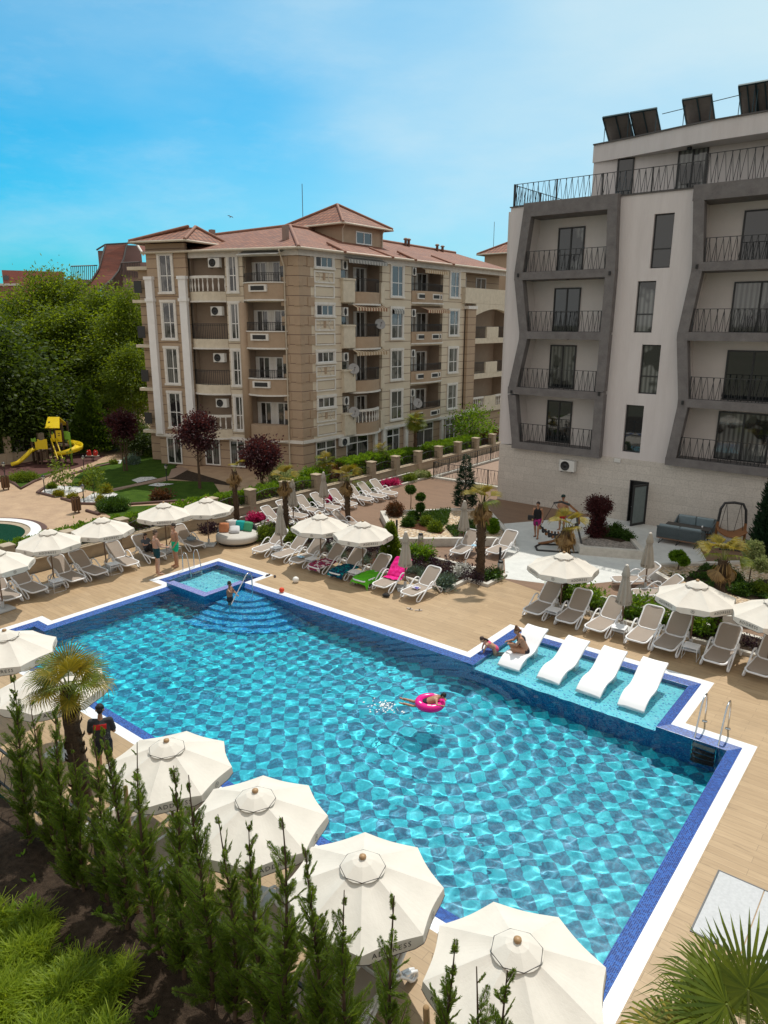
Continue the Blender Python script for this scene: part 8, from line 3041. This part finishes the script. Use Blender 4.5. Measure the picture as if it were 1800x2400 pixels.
for s in (-1, 1):
 mb = MB()
 slab_xz(mb, [(s * .08, .36), (s * .36, .36), (s * .40, .55), (s * .33, .75), (s * .26, .70), (s * .20, .78), (s * .12, .72), (s * .10, .55)], -.06, .06)
 mb.build('seat_figure', M_REDP, sr)
 mb = MB()
 mb.tube([(s * .3, -.2, .66), (s * .3, .2, .66)], .015, 5)
 mb.build('handle', M_WHITE_PLASTIC, sr)
def make_lamp():
 t_ = thing('garden_lamp', '', 'lamp post', (0, 0, 0), 0, 'short black lamp posts in the neighbouring garden')
 mb = MB()
 mb.lathe([(.06, 0), (.06, .05), (.03, .08), (.026, .78), (.045, .80)], 10)
 mb.build('pole', M_IRON, t_)
 mb = MB()
 mb.lathe([(.06, .80), (.10, .98), (.0, .981)], 6)
 mb.build('lantern', pmat('lantern_glass', (.55, .52, .45), .3), t_)
 mb = MB()
 mb.lathe([(.13, .982), (.10, 1.02), (.03, 1.08), (.0, 1.10)], 6)
 mb.build('lamp_cap', M_IRON, t_)
 return t_
LP = make_lamp()
for k, (q, lb) in enumerate(((CU(530, 980), 'garden lamp on the corner of the first white pebble bed'), (CU(62, 812), 'garden lamp at the left edge behind the wooden bin'), (CU(993, 725), 'garden lamp beside the path, right of the yellow tower'), (CU(992, 1100), 'garden lamp on the second white pebble bed by the bin'), (CE(1236, 1825), 'garden lamp in the shade near the beige block'))):
 if k == 0:
  LP.location = q
  LP['label'] = lb
 else:
  dup(LP, q, 0, lb)
def make_bin():
 t_ = thing('slatted_bin', '', 'bin', (0, 0, 0), 0, 'wooden slatted bins of the neighbouring garden')
 for k in range(10):
  a = 2 * PI * k / 10
  mb = MB()
  mb.M = Matrix.Rotation(a, 4, 'Z')
  h_ = .80 + .04 * (k % 2)
  mb.box(.19, -.05, .14, .225, .05, h_)
  mb.lathe([(.05, 0), (.05, .01)], 8, (.207, 0, h_))
  mb.build('slat', M_PWOOD2, t_)
 mb = MB()
 mb.lathe([(.185, .16), (.185, .74), (.17, .74), (.17, .18)], 16)
 mb.build('liner', M_DARK, t_)
 for s in (-1, 1):
  mb = MB()
  mb.box(s * .2 - .03, -.03, 0, s * .2 + .03, .03, .16)
  mb.build('foot', M_PWOOD2, t_)
 return t_
M_PWOOD2 = pmat('brown_bin_timber', (.13, .065, .03), .75, (.09, .045, .02), 8)
BN = make_bin()
BN.location = CU(908, 1215)
BN['label'] = 'wooden slatted bin in front of the second white pebble bed'
dup(BN, CU(72, 945), .3, 'wooden slatted bin at the left edge by the small lawn')
gw = thing('boundary_wall', 'low stone wall with square pillars behind the playground at the left', 'wall', tuple(CU(100, 640)))
a_, b_ = CU(-120, 668), CU(520, 590)
dv = (b_ - a_).normalized()
sd_ = Vector((-dv.y, dv.x, 0))
mb = MB()
mb.prism([(p.x, p.y) for p in (a_, b_, b_ + sd_ * .3, a_ + sd_ * .3)], 0, .75)
mb.build('base_wall', M_TRAV, gw, world=True)
for q in (CU(122, 640), CU(515, 592)):
 mb = MB()
 q = q - sd_ * .06
 mb.prism([(p.x, p.y) for p in (q - dv * .2, q + dv * .2, q + dv * .2 + sd_ * .42, q - dv * .2 + sd_ * .42)], 0, 1.95)
 mb.build('pillar', M_TRAV, gw, world=True)
mb = MB()
mb.tube([a_ + sd_ * .15 + Vector((0, 0, 1.6)), b_ + sd_ * .15 + Vector((0, 0, 1.6))], .02, 5)
mb.build('top_rail', M_IRON, gw, world=True)
mb = MB()
Ln = (b_ - a_).length
for k in range(int(Ln / .2)):
 p = a_ + dv * (k * .2) + sd_ * .15
 mb.tube([p + Vector((0, 0, .75)), p + Vector((0, 0, 1.6))], .010, 4, caps=False)
mb.build('iron_bars', M_IRON, gw, world=True)
q = Vector(C0 + ray(540, 508) / F_PX * 60)
mb = MB()
mb.M = Matrix.Scale(.38, 4)
mb.ball((0, 0, 0), .10, .28, .09, 8, 6)
for s in (-1, 1):
 mb.add([(0, .1, .02), (s * .35, .12, .18), (s * .75, -.10, .05), (s * .3, -.08, .12), (0, -.12, .02)], [(0, 1, 2, 3, 4) if s > 0 else (4, 3, 2, 1, 0)])
mb.add([(0, -.2, 0), (.08, -.4, 0), (-.08, -.4, 0)], [(0, 1, 2)])
o = mb.build('bird', pmat('bird_feathers', (.12, .12, .13), .8))
o.location = q
o.rotation_euler = (R(50), R(20), R(40))
tag(o, 'small dark bird flying in the blue sky above the beige block', 'bird')
SKIN = {}
def skin(name, c):
 if name not in SKIN:
  m, t, b, o = nt('skin_' + name)
  v = coords(t, 'Object')
  n = noise(t, v, 9, 4)
  L(t, mixc(t, ramp(t, n, [(.35, 0.0), (.7, 1.0)]), tuple(x * .86 for x in c), c), b.inputs['Base Color'])
  b.inputs['Roughness'].default_value = .5
  b.inputs['Subsurface Weight'].default_value = .08
  SKIN[name] = m
 return SKIN[name]
TAN, FAIR, OLIVE = (.42, .215, .125), (.50, .285, .195), (.30, .155, .09)
STAND = dict(pelvis=(0, 0, .96), waist=(0, .0, 1.10), chest=(0, 0, 1.32), neck=(0, 0, 1.49), head=(0, .02, 1.66),
             shL=(-.19, 0, 1.43), elL=(-.24, -.02, 1.13), wrL=(-.25, .05, .88), haL=(-.25, .08, .79), shR=(.19, 0, 1.43), elR=(.24, -.02, 1.13), wrR=(.25, .05, .88), haR=(.25, .08, .79),
             hiL=(-.095, 0, .92), knL=(-.11, .02, .50), anL=(-.11, -.01, .08), toL=(-.13, .15, .03), hiR=(.095, 0, .92), knR=(.11, .02, .50), anR=(.11, -.01, .08), toR=(.13, .15, .03))
def capsule(mb, a, b, ra, rb, n=10):
 a, b = Vector(a), Vector(b)
 mb.tube([a, a.lerp(b, .5), b], [ra, (ra + rb) / 2, rb], n)
 mb.ball(a, ra, n=n, k=6)
 mb.ball(b, rb, n=n, k=6)
def remesh(o, vox, it=4):
 r = o.modifiers.new('skin_surface', 'REMESH')
 r.mode = 'VOXEL'
 r.voxel_size = vox
 r.use_smooth_shade = True
 s = o.modifiers.new('soften', 'SMOOTH')
 s.factor = .5
 s.iterations = it
def person(label, loc, rz, J=None, h=1.78, skn=FAIR, sname='fair', hair=(.03, .02, .015), hair_len=0, fem=False, shirt=None, shorts=None, bra=None, pants=None, cap=None, build=1.0, face_dir=(0, 1, 0), curl=.5, scale=None, group='people around the pool', extra=None, bun=False, shoes=None, skirt=None):
 j = dict(STAND)
 if J: j.update(J)
 j = {k: Vector(v) for k, v in j.items()}
 k_ = h / 1.78
 t_ = thing('person', label, 'person', loc, rz, group)
 B = build
 fd = Vector(face_dir).normalized()
 upv = (j['head'] - j['neck']).normalized()
 rt = fd.cross(upv).normalized()
 fd = upv.cross(rt).normalized()
 sh = .92 if fem else 1.0
 mb = MB()
 for s in 'LR':
  capsule(mb, j['sh' + s], j['el' + s], .050 * B * sh, .038 * B * sh)
  capsule(mb, j['el' + s], j['wr' + s], .038 * B * sh, .026 * sh)
  w_, p_ = j['wr' + s], j['ha' + s]
  d = (p_ - w_).normalized()
  sd = d.cross(Vector((0, 0, 1)))
  sd = sd.normalized() if sd.length > .1 else Vector((1, 0, 0))
  nrm_ = sd.cross(d).normalized()
  if s == 'L': sd = -sd
  capsule(mb, w_, w_ + d * .05, .026 * sh, .030 * sh, 8)
  for q in (-.024, -.008, .008, .024):
   b0 = w_ + d * .055 + sd * q
   ln = (.068, .078, .074, .058)[int((q + .024) / .016 + .1)]
   m0 = b0 + d * ln * .55
   m1 = m0 + (d * (1 - curl) - nrm_ * curl).normalized() * ln * .5
   mb.tube([b0 - d * .02, b0, m0, m1], [.011, .0105, .0095, .008], 6)
  mb.tube([w_ + d * .015 + sd * .022, w_ + d * .045 + sd * .05, w_ + d * .075 + sd * .055 - nrm_ * .012], [.013, .011, .009], 6)
  capsule(mb, j['hi' + s], j['kn' + s], .088 * B * (1.05 if fem else 1), .056 * B)
  kn, an = j['kn' + s], j['an' + s]
  cf = kn.lerp(an, .3) - (j['to' + s] - an).normalized() * .015
  capsule(mb, kn, cf, .054 * B, .057 * B)
  capsule(mb, cf, an, .056 * B, .036)
  to = j['to' + s]
  capsule(mb, an + Vector((0, 0, -.03)), to, .038, .028, 8)
  mb.ball(an - (to - an).normalized() * .03 + Vector((0, 0, -.04)), .034, n=8, k=6)
  capsule(mb, j['chest'].lerp(j['neck'], .35), j['sh' + s], .07 * B * sh, .058 * B * sh)
  capsule(mb, j['pelvis'], j['hi' + s], .10 * B, .092 * B)
 sx = (j['shR'] - j['shL']).normalized()
 for a, b, ra, rb, wd in (('pelvis', 'waist', .115, .10 if fem else .115, .05), ('waist', 'chest', .10 if fem else .115, .125 * sh, .06)):
  for s in (-1, 0, 1):
   capsule(mb, j[a] + sx * wd * s * B, j[b] + sx * wd * s * B, ra * B, rb * B)
 for s in (-1, 1):
  capsule(mb, j['chest'] + sx * .07 * s, j['chest'].lerp(j['neck'], .55) + sx * .06 * s, .10 * B * sh, .06 * B * sh)
 capsule(mb, j['chest'].lerp(j['neck'], .6), j['neck'] + upv * .06, .06, .050 * sh)
 hd = j['head']
 mb.ball(hd + upv * .03 - fd * .01, .078, .095, .085, 14, 10) if abs(fd.y) > .7 and abs(upv.z) > .8 else mb.ball(hd + upv * .03, .086, n=14, k=10)
 capsule(mb, hd - upv * .02 + fd * .02, hd - upv * .075 + fd * .045, .068, .040)
 mb.tube([hd + fd * .085 + upv * .02, hd + fd * .112 - upv * .018, hd + fd * .095 - upv * .03], [.008, .014, .010], 6)
 for s in (-1, 1):
  mb.ball(hd + rt * .082 * s, .016, .022, .028, 8, 6)
 body = mb.build('body', skin(sname, skn), t_)
 remesh(body, .0085, 3)
 M_eye = pmat('eye_dark', (.02, .015, .012), .3)
 M_lip = pmat('lip_red', (.30, .09, .07), .5)
 for s in (-1, 1):
  mb = MB()
  mb.ball(hd + fd * .083 + rt * .032 * s + upv * .022, .012, n=8, k=6)
  mb.build('eye', M_eye, t_)
 mb = MB()
 mb.tube([hd + fd * .088 - upv * .055 - rt * .024, hd + fd * .097 - upv * .055, hd + fd * .088 - upv * .055 + rt * .024], [.005, .008, .005], 6)
 mb.build('mouth', M_lip, t_)
 M_h = pmat('hair_' + label.split()[0] + str(round(hair[0] * 1000)), hair, .6, tuple(x * .5 for x in hair), 30, .6, .01, stretch=(3, 3, .6))
 mb = MB()
 c_ = hd + upv * .045 - fd * .018
 for a in range(9):
  th = 2 * PI * a / 9
  mb.ball(c_ + (rt * math.cos(th) * .045 + fd * math.sin(th) * .045) * .9 + upv * .012, .056, n=10, k=7)
 mb.ball(c_ + upv * .03, .075, n=12, k=8)
 mb.ball(hd - fd * .045 - upv * .015, .066, n=10, k=7)
 if hair_len:
  b0 = hd - fd * .07 - upv * .01
  mb.tube([b0, b0 - fd * .05 - upv * hair_len * .4, b0 - fd * .03 - upv * hair_len], [.05, .045, .018], 8)
 if bun: mb.ball(hd + upv * .15 - fd * .03, .05, n=10, k=7)
 ho = mb.build('hair', M_h, t_)
 remesh(ho, .010, 2)
 def cloth(name, c, caps, vox=.012, it=4, mat=None):
  mb = MB()
  for a, b, ra, rb in caps: capsule(mb, a, b, ra, rb, 12)
  o = mb.build(name, mat or pmat(name + '_' + label.split()[0] + str(int(c[0] * 999)), c, .9, tuple(x * .75 for x in c), 14, .35, .01), t_)
  remesh(o, vox, it)
  return o
 pv, wa = j['pelvis'], j['waist']
 if shorts:
  c, ln, *mt = shorts
  cp_ = [(pv + sx * .06 * s, pv.lerp(wa, .75) + sx * .055 * s, .122 * B, .116 * B) for s in (-1, 0, 1)]
  for s in 'LR':
   cp_.append((j['hi' + s], j['hi' + s].lerp(j['kn' + s], ln), .112 * B, (.098 if ln < .4 else .092) * B))
  cloth('shorts', c, cp_, mat=mt[0] if mt else None)
 if pants:
  cp_ = [(pv + sx * .06 * s, pv.lerp(wa, .7) + sx * .055 * s, .122 * B, .116 * B) for s in (-1, 0, 1)]
  for s in 'LR':
   cp_ += [(j['hi' + s], j['kn' + s], .102 * B, .070 * B), (j['kn' + s], j['kn' + s].lerp(j['an' + s], .9), .070 * B, .052 * B)]
  cloth('trousers', pants, cp_)
 if bra:
  c, kind = bra
  ch = j['chest']
  cloth('swim_top', c, [(ch + sx * .075 * s + fd * .03 - upv * .02, ch + sx * .065 * s + fd * .035, .098 * B, .096 * B) for s in (-1, 1)] + [(ch - sx * .05 - fd * .03, ch + sx * .05 - fd * .03, .106 * B, .106 * B)], .010)
  cp_ = [(pv + sx * .055 * s - upv * .02, pv + sx * .05 * s + upv * .03, .121 * B, .117 * B) for s in (-1, 0, 1)]
  cloth('swim_bottom', c if len(bra) < 3 else bra[2], cp_, .010)
 if shirt:
  c, sl, *mt = shirt
  cp_ = []
  for s in (-1, 0, 1):
   cp_ += [(pv + sx * .055 * s + upv * .02, wa + sx * .055 * s, .125 * B, .124 * B), (wa + sx * .055 * s, j['chest'] + sx * .065 * s, .122 * B, .136 * B * sh)]
  for s in (-1, 1): cp_.append((j['chest'] + sx * .075 * s, j['chest'].lerp(j['neck'], .5) + sx * .075 * s, .112 * B * sh, .078 * B * sh))
  if sl:
   for s in 'LR': cp_ += [(j['chest'].lerp(j['neck'], .4), j['sh' + s], .085 * B, .072 * B), (j['sh' + s], j['sh' + s].lerp(j['el' + s], sl), .072 * B, .066 * B)]
  cloth('shirt', c, cp_, mat=mt[0] if mt else None)
 if cap:
  mb = MB()
  mb.lathe([(.104, .0), (.104, .04), (.085, .085), (.04, .105), (0, .108)], 16, tuple(hd + upv * .045))
  mb.prism([tuple((hd + fd * .08 + rt * x)[:2]) for x in (-.07, .07)] + [tuple((hd + fd * .17 + rt * x)[:2]) for x in (.05, -.05)], hd.z + .045, hd.z + .056)
  mb.build('cap', pmat('cap_cloth', cap, .8), t_)
 if shoes:
  for s in 'LR':
   mb = MB()
   a, b = j['an' + s], j['to' + s]
   d = (b - a)
   d.z = 0
   d.normalize()
   c = Vector((a.x, a.y, .012))
   mb.M = Matrix.Translation(c) @ Matrix.Rotation(math.atan2(d.y, d.x), 4, 'Z')
   mb.prism([(-.07, -.035), (-.07, .035), (.06, .048), (.17, .035), (.19, 0), (.17, -.035), (.06, -.048)], -.012, .008)
   mb.tube([(.10, -.048, 0), (.09, 0, .058), (.10, .048, 0)], .010, 5)
   mb.build('sandal', pmat('sandal_cloth', shoes, .7), t_)
 t_.scale = (k_,) * 3
 return t_
man1 = gp(371, 1346)
person('bare-backed man in dark teal shorts seen from behind, arm held out', (man1.x, man1.y, 0), R(-18), dict(elR=(.25, .10, 1.16), wrR=(.26, .33, 1.10), haR=(.26, .43, 1.10), elL=(-.22, .10, 1.17), wrL=(-.10, .26, 1.12), haL=(-.05, .33, 1.12)), 1.86, FAIR, 'fair', (.10, .06, .035), shorts=((.004, .045, .055), .42))
man2 = gp(414, 1328)
person('bare-chested man in bright green shorts facing the camera', (man2.x, man2.y, 0), R(165), dict(elR=(.26, -.05, 1.16), wrR=(.33, .08, .94), haR=(.35, .12, .85), elL=(-.25, -.04, 1.15), wrL=(-.22, .12, .93), haL=(-.20, .18, .85)), 1.86, TAN, 'tan', (.05, .03, .02), shorts=((.0, .48, .24), .48))
SIT = dict(pelvis=(0, 0, .10), waist=(0, -.06, .24), chest=(0, -.16, .44), neck=(0, -.16, .60), head=(0, -.11, .76), shL=(-.17, -.15, .54), shR=(.17, -.15, .54), elL=(-.22, .02, .36), elR=(.22, .02, .36), wrL=(-.10, .22, .40), wrR=(.10, .22, .40), haL=(-.05, .28, .44), haR=(.05, .28, .44),
           hiL=(-.09, .03, .09), hiR=(.09, .03, .09), knL=(-.10, .36, .42), knR=(.10, .36, .42), anL=(-.10, .56, .07), anR=(.10, .56, .07), toL=(-.10, .72, .03), toR=(.10, .72, .03))
person('dark-haired girl in black sitting with knees up on a lounger', (-25.95, 16.50, .36), R(-90), SIT, 1.55, FAIR, 'fair', (.035, .022, .018), .22, True, shirt=((.09, .10, .115), .4), pants=(.012, .012, .014))
bp_ = CZ(825, 602, -.045)
dr_ = Vector((HR1.x - bp_.x, HR1.y - bp_.y, 0))
person('wet boy in the water at the corner steps, holding the rail', (bp_.x, bp_.y, -.76), R(-62), dict(elR=(.30, .16, 1.36), wrR=(.36, .38, 1.42), haR=(.38, .46, 1.44), shR=(.19, .02, 1.42), elL=(-.20, .16, 1.22), wrL=(.0, .36, 1.14), haL=(.06, .44, 1.13)), 1.42, OLIVE, 'olive', (.02, .014, .011), shorts=((.02, .03, .05), .4))
sw_c = gp(1008, 1647, .05)
rgt = math.atan2(.622, .783)
ring = thing('swim_ring', 'hot pink inflatable swim ring floating in the middle of the pool', 'swim ring', (sw_c.x, sw_c.y, .05))
M_RING = pmat('pink_vinyl', (.80, .008, .26), .25, (.72, .006, .22), 2)
mb = MB()
mb.tube([(.30 * math.cos(2 * PI * k / 40), .30 * math.sin(2 * PI * k / 40), 0) for k in range(40)], .108, 14, closed=True)
mb.build('tube', M_RING, ring)
mb = MB()
for a in (95, 250, 300):
 mb.tube([(.31 * math.cos(R(a + x)), .31 * math.sin(R(a + x)), .100) for x in (-9, 0, 9)], .025, 6, flat=.4)
for nm_ in ('white_print',):
 mb.build(nm_, M_WHITE_PLASTIC, ring)
SWIM_J = dict(pelvis=(0, -.30, -.02), waist=(0, -.14, .06), chest=(0, .08, .16), neck=(0, .24, .25), head=(0, .38, .34), shL=(-.18, .16, .20), shR=(.18, .16, .20), elL=(-.34, .22, .14), elR=(.34, .20, .14), wrL=(-.24, .40, .10), wrR=(.26, .40, .08), haL=(-.18, .46, .09), haR=(.20, .47, .07),
              hiL=(-.09, -.34, -.05), hiR=(.09, -.34, -.05), knL=(-.13, -.74, -.10), knR=(.12, -.70, -.16), anL=(-.16, -1.10, -.04), anR=(.14, -1.06, -.06), toL=(-.17, -1.26, -.02), toR=(.15, -1.22, -.05))
person('dark-haired swimmer lying across the pink ring, legs trailing', (sw_c.x + .06, sw_c.y + .03, .045), rgt - PI / 2 - R(12), SWIM_J, 1.28, TAN, 'tan', (.012, .010, .010), 0, False, shorts=((.02, .02, .03), .35), face_dir=(0, 1, .1))
C5 = crop(1050, 1420, 5.53)
kn_ = C5(600, 640, -.25)
KNEEL = dict(pelvis=(0, -.02, .42), waist=(0, .10, .52), chest=(0, .28, .62), neck=(0, .40, .70), head=(0, .50, .80), shL=(-.16, .36, .64), shR=(.16, .36, .64), elL=(-.17, .44, .46), elR=(.17, .44, .46), wrL=(-.14, .48, .27), wrR=(.14, .48, .27), haL=(-.13, .56, .25), haR=(.13, .56, .25),
             hiL=(-.09, 0, .40), hiR=(.09, 0, .40), knL=(-.10, .02, .05), knR=(.10, .02, .05), anL=(-.10, -.36, .05), anR=(.10, -.36, .05), toL=(-.10, -.50, .02), toR=(.10, -.50, .02))
person('girl in a pink swimsuit kneeling at the edge of the shallow shelf', (-9.99, 18.10, -.28), R(132), KNEEL, 1.42, FAIR, 'fair', (.045, .025, .018), .34, True, bra=((.75, .10, .22), 1), face_dir=(0, .8, -.5))
wm = C5(1000, 560, .15)
WSIT = dict(pelvis=(0, -.05, .12), waist=(0, .0, .26), chest=(0, .10, .46), neck=(0, .19, .62), head=(0, .25, .77), shL=(-.18, .14, .56), shR=(.18, .14, .56), elL=(-.20, .28, .36), elR=(.22, .30, .36), wrL=(-.05, .46, .34), wrR=(.12, .50, .36), haL=(.02, .54, .33), haR=(.12, .58, .33),
   hiL=(-.09, .02, .11), hiR=(.09, .02, .11), knL=(-.20, .40, .22), knR=(.16, .44, .26), anL=(-.05, .28, .0), anR=(.12, .30, .0), toL=(.02, .42, -.02), toR=(.14, .46, -.02))
person('woman in a dark bikini with a hair bun sitting on the first white water lounger', (-9.1, 18.28, .10), R(126), WSIT, 1.68, TAN, 'tan', (.17, .07, .03), .06, True, bra=((.018, .02, .03), 1), build=1.12, bun=True, face_dir=(0, 1, -.25))
mt, t, b, o = nt('black_shirt_red_back')
tcn = N(t, 'ShaderNodeTexCoord')
spn = N(t, 'ShaderNodeSeparateXYZ')
L(t, tcn.outputs['Object'], spn.inputs[0])
band = math_(t, 'MULTIPLY', math_(t, 'MULTIPLY', math_(t, 'GREATER_THAN', spn.outputs[2], 1.29), math_(t, 'LESS_THAN', spn.outputs[2], 1.40)), math_(t, 'LESS_THAN', math_(t, 'ABSOLUTE', spn.outputs[0]), .13))
band = math_(t, 'MULTIPLY', band, math_(t, 'LESS_THAN', spn.outputs[1], .0))
nn = noise(t, tcn.outputs['Object'], 40, 2)
dots = math_(t, 'MULTIPLY', math_(t, 'MULTIPLY', math_(t, 'GREATER_THAN', nn, .62), math_(t, 'LESS_THAN', spn.outputs[2], 1.2)), math_(t, 'GREATER_THAN', spn.outputs[0], .02))
L(t, mixc(t, dots, mixc(t, band, (.030, .032, .036), (.55, .02, .02)), (.30, .30, .30)), b.inputs['Base Color'])
b.inputs['Roughness'].default_value = .9
mb_ = gp(250, 1826)
man_h = h_at(mb_, 236, 1642)
person('young man in a dark shirt with a red back panel, looking down beyond the cypresses', (mb_.x, mb_.y, 0), R(52), dict(head=(0, .08, 1.64), elL=(-.25, .04, 1.14), wrL=(-.12, .26, 1.12), haL=(-.06, .34, 1.13), elR=(.25, .04, 1.14), wrR=(.10, .27, 1.10), haR=(.04, .34, 1.12)), min(1.8, max(1.6, man_h)), TAN, 'tan', (.012, .010, .010),
       shirt=((.03, .03, .03), .75, mt), shorts=((.02, .022, .03), .55), face_dir=(0, .85, -.5), shoes=(.03, .03, .03))
wp_ = gp(1257, 1260)
prt = print_mat('pink_print_skirt', (.30, .02, .14), (.55, .06, .26), (.16, .02, .09), 9)
person('woman in a black vest and pink patterned shorts walking on the pale paving', (wp_.x, wp_.y, .01), R(195), dict(knL=(-.09, .14, .50), anL=(-.09, .16, .08), toL=(-.10, .32, .03), knR=(.10, -.02, .50), anR=(.10, -.20, .10), toR=(.11, -.06, .03), elR=(.23, .0, 1.14), wrR=(.20, .16, .98), haR=(.18, .22, .92), elL=(-.24, -.03, 1.13), wrL=(-.25, .05, .88), haL=(-.25, .09, .79)),
       1.72, TAN, 'tan', (.025, .015, .012), .12, True, shirt=((.012, .012, .014), 0), shorts=((.3, .03, .15), .62, prt), build=1.04, shoes=(.05, .03, .03))
rp_ = CS(610, 720)
person('broad bare-chested man in red shorts and a dark cap behind the hanging seat', (rp_.x, rp_.y, .01), R(175), dict(elR=(.28, .0, 1.16), wrR=(.10, .24, 1.10), haR=(.02, .28, 1.12), elL=(-.27, -.03, 1.14), wrL=(-.22, .20, 1.14), haL=(-.16, .27, 1.16)), 1.76, TAN, 'tan', (.02, .015, .012), shorts=((.55, .015, .02), .55), build=1.18, cap=(.01, .035, .03))
mb = MB()
mb.box(-.16, -.06, -.12, .16, .06, .12)
hb = mb.build('shoulder_bag', pmat('black_shoulder_bag', (.012, .012, .013), .6, (.02, .02, .02), 8), None, bevel=.04)
hb.location = (wp_.x - .22, wp_.y - .2, .98)
hb.rotation_euler = (0, 0, R(200))
tag(hb, 'small black shoulder bag carried by the woman in the pink shorts', 'bag')
mb = MB()
random.seed(5)
for k in range(90):
 a, d = random.uniform(0, 6.28), abs(random.gauss(0, .22))
 q = Vector((sw_c.x - .95 + d * math.cos(a) * 1.5, sw_c.y - .80 + d * math.sin(a), WZ + random.uniform(.0, .06)))
 r = random.uniform(.008, .030)
 mb.ball(q, r, r * random.uniform(.8, 2.2), r * .5, 6, 4)
tag(mb.build('splash', pmat('white_foam', (.8, .86, .88), .3)), 'white splash of foam behind the swimmer with the pink ring', 'splash', kind='stuff')
